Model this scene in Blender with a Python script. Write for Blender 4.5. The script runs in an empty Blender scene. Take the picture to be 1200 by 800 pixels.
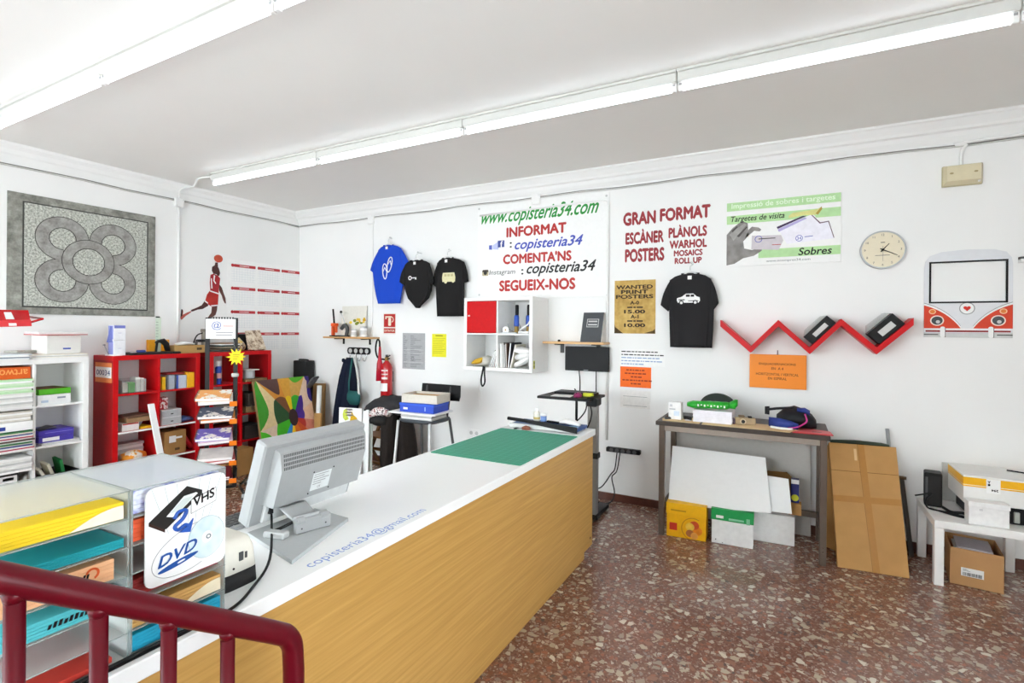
import bpy, bmesh, math, random
from mathutils import Matrix, Vector, geometry
R = math.radians
random.seed(7)
SC = bpy.context.scene
COL = SC.collection

# ------------------------------------------------------------------ camera
HC = 1.70                      # lens height above the shop floor
F, CX, CY, YAW, ROLL = 604.0, 600.0, 385.0, R(28.1), R(0.48)
cam_d = bpy.data.cameras.new('camera')
cam = bpy.data.objects.new('camera', cam_d); COL.objects.link(cam)
cam_d.sensor_width = 36.0; cam_d.lens = 36.0 * F / 1200.0
cam_d.shift_y = -(400.0 - CY) / 1200.0
cam_d.clip_start = 0.02
cam.matrix_world = Matrix.Translation((0, 0, HC)) @ Matrix.Rotation(YAW, 4, 'Z') @ Matrix.Rotation(R(90), 4, 'X') @ Matrix.Rotation(ROLL, 4, 'Z')
SC.camera = cam

# ------------------------------------------------------------------ world, exposure
SC.view_settings.view_transform = 'Standard'
SC.view_settings.look = 'None'
SC.view_settings.gamma = 1.0
SC.view_settings.use_curve_mapping = False
SC.view_settings.exposure = 0.26
W = bpy.data.worlds.new('street_sky'); SC.world = W; W.use_nodes = True
_nt = W.node_tree; _bg = _nt.nodes['Background']
_tc = _nt.nodes.new('ShaderNodeTexCoord'); _sx = _nt.nodes.new('ShaderNodeSeparateXYZ'); _nt.links.new(_tc.outputs['Generated'], _sx.inputs[0])
_mr = _nt.nodes.new('ShaderNodeMapRange'); _mr.inputs[1].default_value = -0.15; _mr.inputs[2].default_value = 0.15
_mr.inputs[3].default_value = 9.0      # street below the horizon, its glow made up to light the ceiling
_mr.inputs[4].default_value = 12.5       # house fronts and sky over it
_nt.links.new(_sx.outputs[2], _mr.inputs[0]); _nt.links.new(_mr.outputs[0], _bg.inputs[1])
_bg.inputs[0].default_value = (0.905, 0.97, 1.03, 1)
TUBE_POWER = 6.2
SC.cycles.use_denoising = True
SC.cycles.max_bounces = 10
SC.cycles.diffuse_bounces = 6
SC.cycles.transparent_max_bounces = 24
SC.cycles.sample_clamp_indirect = 6.0

# ------------------------------------------------------------------ survey of the photograph: a sight line cut with a plane of the room
_d = Vector((-math.sin(YAW), math.cos(YAW), 0)); _r = Vector((math.cos(YAW), math.sin(YAW), 0)); _z = Vector((0, 0, 1))
def _ray(px, py):
    u, v = px - CX, py - CY
    a = u * math.cos(ROLL) + v * math.sin(ROLL); b = -u * math.sin(ROLL) + v * math.cos(ROLL)
    return _d + _r * (a / F) - _z * (b / F)
_C = Vector((0, 0, HC))
def onX(px, py, X): k = _ray(px, py); return _C + k * (X / k.x)
def onY(px, py, Y): k = _ray(px, py); return _C + k * (Y / k.y)
def onZ(px, py, Z): k = _ray(px, py); return _C + k * ((Z - HC) / k.z)

# ------------------------------------------------------------------ materials
def srgb(c):
    if isinstance(c, str):
        c = c.lstrip('#'); c = [int(c[i:i + 2], 16) / 255 for i in (0, 2, 4)]
    return tuple(x / 12.92 if x <= 0.04045 else ((x + 0.055) / 1.055) ** 2.4 for x in c) + (1.0,)
_M = {}
def mat(col, rough=0.6, metal=0.0, spec=0.4, noise=0.06, scale=30.0, bump=0.0, name=None, coat=0.0):
    key = (str(col), rough, metal, spec, noise, scale, bump, coat)
    if key in _M: return _M[key]
    m = bpy.data.materials.new(name or 'surface_%s' % str(col).lstrip('#')); m.use_nodes = True
    nt = m.node_tree; b = nt.nodes['Principled BSDF']
    c = srgb(col)
    b.inputs['Roughness'].default_value = rough; b.inputs['Metallic'].default_value = metal
    b.inputs['Specular IOR Level'].default_value = spec
    b.inputs['Coat Weight'].default_value = coat
    if noise > 0:
        tc = nt.nodes.new('ShaderNodeTexCoord'); n = nt.nodes.new('ShaderNodeTexNoise')
        n.inputs['Scale'].default_value = scale; n.inputs['Detail'].default_value = 4
        nt.links.new(tc.outputs['Object'], n.inputs['Vector'])
        mr = nt.nodes.new('ShaderNodeMapRange')
        mr.inputs[1].default_value = 0.3; mr.inputs[2].default_value = 0.7
        mr.inputs[3].default_value = 1 - noise; mr.inputs[4].default_value = 1 + noise * 0.6
        nt.links.new(n.outputs['Fac'], mr.inputs[0])
        mx = nt.nodes.new('ShaderNodeVectorMath'); mx.operation = 'SCALE'
        mx.inputs[0].default_value = c[:3]; nt.links.new(mr.outputs[0], mx.inputs['Scale'])
        nt.links.new(mx.outputs[0], b.inputs['Base Color'])
        if bump > 0:
            bp = nt.nodes.new('ShaderNodeBump'); bp.inputs['Strength'].default_value = bump; bp.inputs['Distance'].default_value = 0.01
            nt.links.new(n.outputs['Fac'], bp.inputs['Height']); nt.links.new(bp.outputs[0], b.inputs['Normal'])
    else:
        b.inputs['Base Color'].default_value = c
    _M[key] = m
    return m
def node_mat(name, build):
    m = bpy.data.materials.new(name); m.use_nodes = True
    build(m.node_tree, m.node_tree.nodes['Principled BSDF']); return m
def ramp(nt, stops, interp='LINEAR'):
    r = nt.nodes.new('ShaderNodeValToRGB'); r.color_ramp.interpolation = interp
    e = r.color_ramp.elements
    while len(e) < len(stops): e.new(0.5)
    for i, (p, c) in enumerate(stops): e[i].position = p; e[i].color = srgb(c)
    return r
def _terrazzo(nt, b):
    tc = nt.nodes.new('ShaderNodeTexCoord')
    def chips(scale, thr, seed):
        mp = nt.nodes.new('ShaderNodeMapping'); mp.inputs['Location'].default_value = (seed, seed * 0.7, 0)
        nt.links.new(tc.outputs['Object'], mp.inputs['Vector'])
        wn = nt.nodes.new('ShaderNodeTexNoise'); wn.inputs['Scale'].default_value = scale * 1.7; wn.inputs['Detail'].default_value = 1
        nt.links.new(mp.outputs[0], wn.inputs['Vector'])
        ad = nt.nodes.new('ShaderNodeVectorMath'); ad.operation = 'MULTIPLY_ADD'
        ad.inputs[1].default_value = (0.35 / scale,) * 3
        nt.links.new(wn.outputs['Color'], ad.inputs[0]); nt.links.new(mp.outputs[0], ad.inputs[2])
        v = nt.nodes.new('ShaderNodeTexVoronoi'); v.voronoi_dimensions = '2D'; v.inputs['Scale'].default_value = scale
        ed = nt.nodes.new('ShaderNodeTexVoronoi'); ed.voronoi_dimensions = '2D'; ed.feature = 'DISTANCE_TO_EDGE'; ed.inputs['Scale'].default_value = scale
        nt.links.new(ad.outputs[0], v.inputs['Vector']); nt.links.new(ad.outputs[0], ed.inputs['Vector'])
        sp = nt.nodes.new('ShaderNodeSeparateColor'); nt.links.new(v.outputs['Color'], sp.inputs[0])
        # chip where (distance to edge) > thr and a random draw keeps it
        g = nt.nodes.new('ShaderNodeMath'); g.operation = 'GREATER_THAN'; g.inputs[1].default_value = thr
        nt.links.new(ed.outputs['Distance'], g.inputs[0])
        return sp, g
    base_n = nt.nodes.new('ShaderNodeTexNoise'); base_n.inputs['Scale'].default_value = 60; base_n.inputs['Detail'].default_value = 6
    nt.links.new(tc.outputs['Object'], base_n.inputs['Vector'])
    base = ramp(nt, [(0.3, '#674437'), (0.55, '#805a4b'), (0.75, '#956f60')]); nt.links.new(base_n.outputs['Fac'], base.inputs[0])
    big_n = nt.nodes.new('ShaderNodeTexNoise'); big_n.inputs['Scale'].default_value = 1.6; big_n.inputs['Detail'].default_value = 2
    nt.links.new(tc.outputs['Object'], big_n.inputs['Vector'])
    cur = base.outputs[0]
    for scale, thr, keep, seed, stops in (
        (105, 0.08, 0.42, 3.0, [(0.0, '#7d5547'), (0.35, '#977a6c'), (0.6, '#69493f'), (0.8, '#a99486'), (0.95, '#5a453d')]),
        (40, 0.13, 0.42, 9.0, [(0.0, '#94604c'), (0.22, '#a58e7e'), (0.42, '#7d5041'), (0.58, '#b9a896'), (0.74, '#8f7a70'), (0.9, '#5c4c47')]),
        (22, 0.17, 0.30, 17.0, [(0.0, '#b5a48e'), (0.3, '#9a8878'), (0.5, '#cfc3b0'), (0.68, '#8f6654'), (0.85, '#ab9a86')])):
        sp, g = chips(scale, thr, seed)
        k = nt.nodes.new('ShaderNodeMath'); k.operation = 'LESS_THAN'; k.inputs[1].default_value = keep
        nt.links.new(sp.outputs[1], k.inputs[0])
        mu = nt.nodes.new('ShaderNodeMath'); mu.operation = 'MULTIPLY'
        nt.links.new(g.outputs[0], mu.inputs[0]); nt.links.new(k.outputs[0], mu.inputs[1])
        rp = ramp(nt, stops, 'CONSTANT'); nt.links.new(sp.outputs[0], rp.inputs[0])
        mx = nt.nodes.new('ShaderNodeMix'); mx.data_type = 'RGBA'
        nt.links.new(mu.outputs[0], mx.inputs[0]); nt.links.new(cur, mx.inputs[6]); nt.links.new(rp.outputs[0], mx.inputs[7])
        cur = mx.outputs[2]
    nt.links.new(cur, b.inputs['Base Color'])
    b.inputs['Roughness'].default_value = 0.21; b.inputs['Specular IOR Level'].default_value = 0.65
def _oak(c1, c2, c3, axis, s=1.0):
    def f(nt, b):
        tc = nt.nodes.new('ShaderNodeTexCoord'); mp = nt.nodes.new('ShaderNodeMapping')
        sc = [55.0 * s] * 3; sc[axis] = 1.6 * s; mp.inputs['Scale'].default_value = sc
        nt.links.new(tc.outputs['Object'], mp.inputs['Vector'])
        n = nt.nodes.new('ShaderNodeTexNoise'); n.inputs['Scale'].default_value = 1.0; n.inputs['Detail'].default_value = 5; n.inputs['Distortion'].default_value = 0.4
        nt.links.new(mp.outputs[0], n.inputs['Vector'])
        r = ramp(nt, [(0.3, c1), (0.5, c2), (0.7, c3)]); nt.links.new(n.outputs['Fac'], r.inputs[0])
        nt.links.new(r.outputs[0], b.inputs['Base Color'])
        b.inputs['Roughness'].default_value = 0.38; b.inputs['Specular IOR Level'].default_value = 0.4
    return f
def _clear(col, alpha, gloss):
    def f(nt, b):
        out = nt.nodes['Material Output']; nt.nodes.remove(b)
        t = nt.nodes.new('ShaderNodeBsdfTransparent'); t.inputs[0].default_value = (0.965, 0.975, 0.97, 1)
        p = nt.nodes.new('ShaderNodeBsdfPrincipled'); p.inputs['Base Color'].default_value = srgb(col); p.inputs['Roughness'].default_value = 0.08
        fr = nt.nodes.new('ShaderNodeFresnel'); fr.inputs['IOR'].default_value = 1.45
        ma = nt.nodes.new('ShaderNodeMath'); ma.operation = 'MULTIPLY_ADD'; ma.inputs[1].default_value = gloss; ma.inputs[2].default_value = alpha
        ma.use_clamp = True
        nt.links.new(fr.outputs[0], ma.inputs[0])
        mx = nt.nodes.new('ShaderNodeMixShader'); nt.links.new(ma.outputs[0], mx.inputs[0])
        nt.links.new(t.outputs[0], mx.inputs[1]); nt.links.new(p.outputs[0], mx.inputs[2]); nt.links.new(mx.outputs[0], out.inputs[0])
    return f
def _emit(col, power):
    def f(nt, b):
        out = nt.nodes['Material Output']; nt.nodes.remove(b)
        e = nt.nodes.new('ShaderNodeEmission'); e.inputs[0].default_value = srgb(col); e.inputs[1].default_value = power
        nt.links.new(e.outputs[0], out.inputs[0])
    return f
def _grid(base, line, step, w, rough=0.5):
    def f(nt, b):
        tc = nt.nodes.new('ShaderNodeTexCoord'); sx = nt.nodes.new('ShaderNodeSeparateXYZ'); nt.links.new(tc.outputs['Object'], sx.inputs[0])
        last = None
        for ax in (0, 1):
            md = nt.nodes.new('ShaderNodeMath'); md.operation = 'PINGPONG'; md.inputs[1].default_value = step / 2
            nt.links.new(sx.outputs[ax], md.inputs[0])
            lt = nt.nodes.new('ShaderNodeMath'); lt.operation = 'LESS_THAN'; lt.inputs[1].default_value = w
            nt.links.new(md.outputs[0], lt.inputs[0])
            if last is None: last = lt
            else:
                mxm = nt.nodes.new('ShaderNodeMath'); mxm.operation = 'MAXIMUM'
                nt.links.new(last.outputs[0], mxm.inputs[0]); nt.links.new(lt.outputs[0], mxm.inputs[1]); last = mxm
        mx = nt.nodes.new('ShaderNodeMix'); mx.data_type = 'RGBA'; mx.inputs[6].default_value = srgb(base); mx.inputs[7].default_value = srgb(line)
        nt.links.new(last.outputs[0], mx.inputs[0]); nt.links.new(mx.outputs[2], b.inputs['Base Color']); b.inputs['Roughness'].default_value = rough
    return f
def _speckle(cols, scale, rough=0.8):
    def f(nt, b):
        tc = nt.nodes.new('ShaderNodeTexCoord'); n = nt.nodes.new('ShaderNodeTexNoise'); n.inputs['Scale'].default_value = scale; n.inputs['Detail'].default_value = 3; n.inputs['Roughness'].default_value = 0.8
        nt.links.new(tc.outputs['Object'], n.inputs['Vector'])
        r = ramp(nt, cols); nt.links.new(n.outputs['Fac'], r.inputs[0]); nt.links.new(r.outputs[0], b.inputs['Base Color']); b.inputs['Roughness'].default_value = rough
    return f
WALL = mat('#efefed', 0.75, spec=0.25, noise=0.02, scale=1.3, bump=0.04, name='white_wall_paint')
CEIL = mat('#f2f2ef', 0.8, spec=0.2, noise=0.02, scale=0.9, name='ceiling_paint')
FLOOR = node_mat('terrazzo', _terrazzo)
OAK = node_mat('oak_veneer', _oak('#b48a47', '#bf9450', '#c99e5a', 1, 1.4))
OAKX = node_mat('oak_shelf', _oak('#b98a55', '#d0a36c', '#dcb682', 0))
CLEAR = node_mat('clear_acrylic', _clear('#f4f7f6', 0.06, 0.7))
EDGE = node_mat('acrylic_edge', _clear('#c9d2cf', 0.22, 0.4))
PANE = node_mat('window_glass', _clear('#f0f4f4', 0.03, 0.6))
TUBE = node_mat('fluorescent_glow', _emit('#ecf6ff', TUBE_POWER))
MATG = node_mat('cutting_mat_green', _grid('#1f8f71', '#4aa98f', 0.05, 0.0012, 0.5))
STONE = node_mat('stone_print', _speckle([(0.3, '#5d5f58'), (0.45, '#9fa199'), (0.58, '#c3c5bb'), (0.7, '#e4e5dd')], 60))
STONE2 = node_mat('stone_relief_print', _speckle([(0.3, '#777570'), (0.5, '#94928d'), (0.7, '#a9a8a3')], 12))
STONE3 = node_mat('stone_border_print', _speckle([(0.3, '#66665f'), (0.5, '#85857d'), (0.7, '#a3a39a')], 9))
PARCH = node_mat('parchment_print', _speckle([(0.25, '#8a6a2e'), (0.45, '#b9964f'), (0.6, '#cbaa62'), (0.8, '#d8bd7c')], 5))
KRAFT = mat('#b98d58', 0.85, spec=0.15, noise=0.07, scale=9, name='kraft_board')
KRAFT2 = mat('#a97e4c', 0.85, spec=0.15, noise=0.08, scale=9, name='kraft_board_dull')
KRAFTD = mat('#7d5c36', 0.9, spec=0.1, noise=0.1, scale=12, name='kraft_inside')
WHITE = mat('#f0f0ee', 0.45, noise=0.015, name='white_laminate')
WPAPER = mat('#f2f2f0', 0.7, spec=0.2, noise=0.02, name='white_paper')
CREAM = mat('#e4e2d8', 0.7, noise=0.03)
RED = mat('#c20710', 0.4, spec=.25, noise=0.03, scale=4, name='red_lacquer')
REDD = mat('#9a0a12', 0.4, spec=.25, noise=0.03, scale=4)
RAIL = mat('#5a0615', 0.34, spec=0.25, noise=0.08, scale=14, name='maroon_enamel')
BLACK = mat('#121213', 0.5, spec=.25, noise=0.1)
BLACKM = mat('#1e1d1d', 0.8, noise=0.12, scale=60)
DGREY = mat('#4a4a4b', 0.5)
GREY = mat('#9a9b9b', 0.5)
LGREY = mat('#c9cac8', 0.45)
SILVER = mat('#b9bcbd', 0.4, metal=0.2, noise=0.03, scale=80, name='silver_plastic')
CHROME = mat('#c8c8c8', 0.2, metal=0.9, noise=0.0, name='chrome')
BRASS = mat('#a88a4a', 0.4, metal=0.6, noise=0.05)
STEELB = mat('#66594f', 0.42, metal=0.35, noise=0.06, scale=20, name='brown_grey_steel')
BLUE = mat('#1f4fc0', 0.6)
YELLOW = mat('#f2c200', 0.5)
ORANGE = mat('#f07d12', 0.6)
GREEN = mat('#1c8f3f', 0.5)
TAN = mat('#c9a574', 0.7)

# ------------------------------------------------------------------ mesh builder
BACK = Matrix(((1, 0, 0, 0), (0, 0, -1, 0), (0, 1, 0, 0), (0, 0, 0, 1)))       # text x -> +X, y -> +Z, out of the wall -> -Y
LEFT = Matrix(((0, 0, 1, 0), (1, 0, 0, 0), (0, 1, 0, 0), (0, 0, 0, 1)))        # text x -> +Y, y -> +Z, out of the wall -> +X
FLAT = Matrix(((0, -1, 0, 0), (1, 0, 0, 0), (0, 0, 1, 0), (0, 0, 0, 1)))       # text x -> +Y, y -> -X, lying on a top
_TXT = {}
def text_mesh(s, bold, res):
    k = (s, bold, res)
    if k not in _TXT:
        cu = bpy.data.curves.new('t', 'FONT'); cu.body = s; cu.size = 1.0; cu.offset = bold; cu.resolution_u = res
        ob = bpy.data.objects.new('t', cu); COL.objects.link(ob)
        bpy.context.view_layer.update()
        me = ob.evaluated_get(bpy.context.evaluated_depsgraph_get()).to_mesh()
        vs = [v.co.copy() for v in me.vertices]; fs = [tuple(p.vertices) for p in me.polygons]
        bpy.data.objects.remove(ob); bpy.data.curves.remove(cu)
        _TXT[k] = (vs, fs)
    return _TXT[k]
class MB:
    def __init__(s, M=None):
        s.v = []; s.f = []; s.mi = []; s.sm = []; s.mats = []; s.M = M
    def _m(s, m):
        if m not in s.mats: s.mats.append(m)
        return s.mats.index(m)
    def add(s, vs, fs, m, smooth=False, M=None):
        o = len(s.v); i = s._m(m)
        T = s.M if M is None else (M if s.M is None else s.M @ M)
        for v in vs:
            v = Vector(v); s.v.append(T @ v if T is not None else v)
        for f in fs:
            s.f.append(tuple(o + a for a in f)); s.mi.append(i); s.sm.append(smooth)
        return s
    def box(s, x0, x1, y0, y1, z0, z1, m, b=0.003, M=None):
        if x1 < x0: x0, x1 = x1, x0
        if y1 < y0: y0, y1 = y1, y0
        if z1 < z0: z0, z1 = z1, z0
        b = min(b, (x1 - x0) * .45, (y1 - y0) * .45, (z1 - z0) * .45)
        if b <= 0:
            vs = [(x, y, z) for x in (x0, x1) for y in (y0, y1) for z in (z0, z1)]
            return s.add(vs, [(0, 1, 3, 2), (4, 6, 7, 5), (0, 4, 5, 1), (2, 3, 7, 6), (0, 2, 6, 4), (1, 5, 7, 3)], m, M=M)
        X, Y, Z = (x0, x1), (y0, y1), (z0, z1); vs = []; idx = {}
        for i in (0, 1):
            for j in (0, 1):
                for k in (0, 1):
                    x, y, z = X[i], Y[j], Z[k]; dx, dy, dz = (b, -b)[i], (b, -b)[j], (b, -b)[k]
                    for a, p in enumerate(((x, y + dy, z + dz), (x + dx, y, z + dz), (x + dx, y + dy, z))):
                        idx[i, j, k, a] = len(vs); vs.append(p)
        fs = []
        for i in (0, 1): fs.append([idx[i, j, k, 0] for j, k in ((0, 0), (0, 1), (1, 1), (1, 0))])
        for j in (0, 1): fs.append([idx[i, j, k, 1] for i, k in ((0, 0), (0, 1), (1, 1), (1, 0))])
        for k in (0, 1): fs.append([idx[i, j, k, 2] for i, j in ((0, 0), (0, 1), (1, 1), (1, 0))])
        for j in (0, 1):
            for k in (0, 1): fs.append([idx[0, j, k, 1], idx[0, j, k, 2], idx[1, j, k, 2], idx[1, j, k, 1]])
        for i in (0, 1):
            for k in (0, 1): fs.append([idx[i, 0, k, 0], idx[i, 0, k, 2], idx[i, 1, k, 2], idx[i, 1, k, 0]])
        for i in (0, 1):
            for j in (0, 1): fs.append([idx[i, j, 0, 0], idx[i, j, 0, 1], idx[i, j, 1, 1], idx[i, j, 1, 0]])
        for i in (0, 1):
            for j in (0, 1):
                for k in (0, 1): fs.append([idx[i, j, k, a] for a in (0, 1, 2)])
        return s.add(vs, fs, m, M=M)
    def tube(s, pts, r, m, n=10, closed=False, cap=True):
        P = [Vector(p) for p in pts]; L = len(P); rs = r if isinstance(r, (list, tuple)) else [r] * L
        vs = []; fs = []; up = None
        for i, p in enumerate(P):
            a = P[(i - 1) % L] if (closed or i > 0) else p; c = P[(i + 1) % L] if (closed or i < L - 1) else p
            t = (c - a).normalized()
            if up is None:
                up = Vector((0, 0, 1)) if abs(t.z) < .9 else Vector((1, 0, 0))
            u = (up - t * up.dot(t)).normalized(); w = t.cross(u); up = u
            for k in range(n):
                g = 2 * math.pi * k / n; vs.append(p + (u * math.cos(g) + w * math.sin(g)) * rs[i])
        for i in range(L if closed else L - 1):
            j = (i + 1) % L
            for k in range(n): fs.append((i * n + k, i * n + (k + 1) % n, j * n + (k + 1) % n, j * n + k))
        if cap and not closed: fs.append(tuple(range(n))[::-1]); fs.append(tuple((L - 1) * n + k for k in range(n)))
        return s.add(vs, fs, m, smooth=True)
    def lathe(s, prof, m, c=(0, 0, 0), n=24, M=None, sx=1, sy=1):
        vs = []; fs = []
        for r_, z in prof:
            for k in range(n):
                g = 2 * math.pi * k / n; vs.append((c[0] + r_ * math.cos(g) * sx, c[1] + r_ * math.sin(g) * sy, c[2] + z))
        for i in range(len(prof) - 1):
            for k in range(n): fs.append((i * n + k, i * n + (k + 1) % n, (i + 1) * n + (k + 1) % n, (i + 1) * n + k))
        fs.append(tuple(range(n))[::-1]); fs.append(tuple((len(prof) - 1) * n + k for k in range(n)))
        return s.add(vs, fs, m, smooth=True, M=M)
    def prism(s, poly, z0, z1, m, M=None):
        """outline in the local xy plane, pushed from z0 to z1"""
        n = len(poly); vs = [(p[0], p[1], z0) for p in poly] + [(p[0], p[1], z1) for p in poly]
        tri = geometry.tessellate_polygon([[Vector((p[0], p[1], 0)) for p in poly]])
        fs = [tuple(t) for t in tri] + [tuple(n + a for a in t)[::-1] for t in tri]
        fs += [(i, (i + 1) % n, n + (i + 1) % n, n + i) for i in range(n)]
        return s.add(vs, fs, m, M=M)
    def disc(s, c, rx, ry, z0, z1, m, M=None, n=28):
        return s.prism([(c[0] + rx * math.cos(2 * math.pi * k / n), c[1] + ry * math.sin(2 * math.pi * k / n)) for k in range(n)], z0, z1, m, M)
    def ring(s, c, r0, r1, z0, z1, m, M=None, n=36, a0=0, a1=2 * math.pi):
        vs = []; fs = []
        full = abs(a1 - a0 - 2 * math.pi) < 1e-6; N = n if full else n + 1
        for k in range(N):
            g = a0 + (a1 - a0) * k / n; x, y = math.cos(g), math.sin(g)
            vs += [(c[0] + r0 * x, c[1] + r0 * y, z0), (c[0] + r1 * x, c[1] + r1 * y, z0), (c[0] + r0 * x, c[1] + r0 * y, z1), (c[0] + r1 * x, c[1] + r1 * y, z1)]
        for k in range(n):
            a, b = 4 * k, 4 * ((k + 1) % N)
            fs += [(a, a + 1, b + 1, b), (a + 2, b + 2, b + 3, a + 3), (a, b, b + 2, a + 2), (a + 1, a + 3, b + 3, b + 1)]
        return s.add(vs, fs, m, M=M)
    def loft(s, secs, m, n=24, sq=1.0, rip=None, M=None, cap=True):
        """secs: (centre, half axis a, half axis b); sq<1 squares the section; rip(i, angle) scales it"""
        vs = []; fs = []
        for i, (c, a, b) in enumerate(secs):
            c, a, b = Vector(c), Vector(a), Vector(b)
            for k in range(n):
                g = 2 * math.pi * k / n; x, y = math.cos(g), math.sin(g)
                x = math.copysign(abs(x) ** sq, x); y = math.copysign(abs(y) ** sq, y)
                q = 1.0 if rip is None else rip(i, g)
                vs.append(c + a * x * (1 + (q - 1) * .3) + b * y * q)
        for i in range(len(secs) - 1):
            for k in range(n): fs.append((i * n + k, i * n + (k + 1) % n, (i + 1) * n + (k + 1) % n, (i + 1) * n + k))
        if cap: fs.append(tuple(range(n))[::-1]); fs.append(tuple((len(secs) - 1) * n + k for k in range(n)))
        return s.add(vs, fs, m, smooth=True, M=M)
    def slab(s, q, t, m):
        """four world corners, given thickness along the quad's normal"""
        q = [Vector(p) for p in q]; nrm = (q[1] - q[0]).cross(q[3] - q[0]).normalized() * t
        vs = q + [p - nrm for p in q]
        return s.add(vs, [(0, 1, 2, 3), (7, 6, 5, 4), (0, 4, 5, 1), (1, 5, 6, 2), (2, 6, 7, 3), (3, 7, 4, 0)], m)
    def text(s, string, m, M, x=0, y=0, w=None, h=None, align='C', bold=0.0, shear=0.0, res=3, arc=0.0):
        """lettering whose inked box is w wide and h high with its middle (or left end) at x, y of the plane M"""
        vs, fs = text_mesh(string, 0.0, res)
        x0 = min(v.x for v in vs); x1 = max(v.x for v in vs); y0 = min(v.y for v in vs); y1 = max(v.y for v in vs)
        sy = h / (y1 - y0) if h else None; sx = w / (x1 - x0) if w else None
        sx = sx or sy; sy = sy or sx
        ox = x - (x1 - x0) * sx / 2 if align == 'C' else (x if align == 'L' else x - (x1 - x0) * sx)
        bx, by = bold * sx, bold * sy
        for i, (dx, dy) in enumerate(((0, 0), (bx, 0), (-bx, 0), (0, by), (0, -by)) if bold > 0 else ((0, 0),)):
            out = []
            for v in vs:
                yy = (v.y - (y0 + y1) / 2) * sy
                out.append((ox + (v.x - x0) * sx + yy * shear + dx, y + yy + dy, .00004 * i))
            s.add(out, fs, m, M=M)
        return s
    def build(s, name, parent=None, local=False):
        me = bpy.data.meshes.new(name)
        off = Matrix.Identity(4)
        if parent is not None and not local:
            p = parent; off = Matrix.Identity(4)
            while p is not None: off = p.matrix_basis @ off; p = p.parent
            off = off.inverted()
        org = Vector((0, 0, 0))
        if parent is None and not local and s.v:
            xs = [v.x for v in s.v]; ys = [v.y for v in s.v]; zs = [v.z for v in s.v]
            org = Vector(((min(xs) + max(xs)) / 2, (min(ys) + max(ys)) / 2, min(zs)))
        me.from_pydata([tuple(off @ v - org) for v in s.v], [], s.f)
        for m in s.mats: me.materials.append(m)
        for p, i, q in zip(me.polygons, s.mi, s.sm): p.material_index = i; p.use_smooth = q
        me.update()
        bm = bmesh.new(); bm.from_mesh(me); bmesh.ops.recalc_face_normals(bm, faces=bm.faces); bm.to_mesh(me); bm.free()
        o = bpy.data.objects.new(name, me); COL.objects.link(o); o.location = org
        if parent is not None: o.parent = parent
        return o
def tag(o, label, cat, group=None):
    o['label'] = label; o['category'] = cat
    if group: o['group'] = group
    return o
def thing(name, label, cat, loc=(0, 0, 0), rz=0.0, group=None):
    o = bpy.data.objects.new(name, None); COL.objects.link(o); o.empty_display_size = 0.05
    o.location = loc; o.rotation_euler = (0, 0, rz); return tag(o, label, cat, group)
def single(name, mb, label, cat, group=None): return tag(mb.build(name), label, cat, group)
def struct(name, mb):
    o = mb.build(name); o['kind'] = 'structure'; return o
def dup(root, loc, label=None, rz=None):
    r = root.copy(); COL.objects.link(r); r.location = loc
    if rz is not None: r.rotation_euler = (0, 0, rz)
    if label: r['label'] = label
    for ch in list(root.children):
        c = ch.copy(); COL.objects.link(c); c.parent = r
        for g in list(ch.children):
            e = g.copy(); COL.objects.link(e); e.parent = c
    return r
def TR(M, x, y, z): return Matrix.Translation((x, y, z)) @ M
def RZ(x, y, z, a): return Matrix.Translation((x, y, z)) @ Matrix.Rotation(R(a), 4, 'Z')
def rrect(x0, x1, y0, y1, r, n=5):
    out = []
    for cx, cy, a in ((x1 - r, y1 - r, 0), (x0 + r, y1 - r, 90), (x0 + r, y0 + r, 180), (x1 - r, y0 + r, 270)):
        for k in range(n + 1): g = R(a + 90 * k / n); out.append((cx + r * math.cos(g), cy + r * math.sin(g)))
    return out
def arc_pts(p0, p1, sag, n=10):
    p0, p1 = Vector(p0), Vector(p1)
    return [p0.lerp(p1, i / n) + Vector((0, 0, -sag * 4 * (i / n) * (1 - i / n))) for i in range(n + 1)]
def spline(pts, n=6):
    P = [Vector(p) for p in pts]; P = [P[0] * 2 - P[1]] + P + [P[-1] * 2 - P[-2]]; out = []
    for i in range(1, len(P) - 2):
        for k in range(n):
            t = k / n; a, b, c, d = P[i - 1], P[i], P[i + 1], P[i + 2]
            out.append(0.5 * ((2 * b) + (c - a) * t + (2 * a - 5 * b + 4 * c - d) * t * t + (3 * b - a - 3 * c + d) * t ** 3))
    out.append(P[-2]); return out

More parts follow.
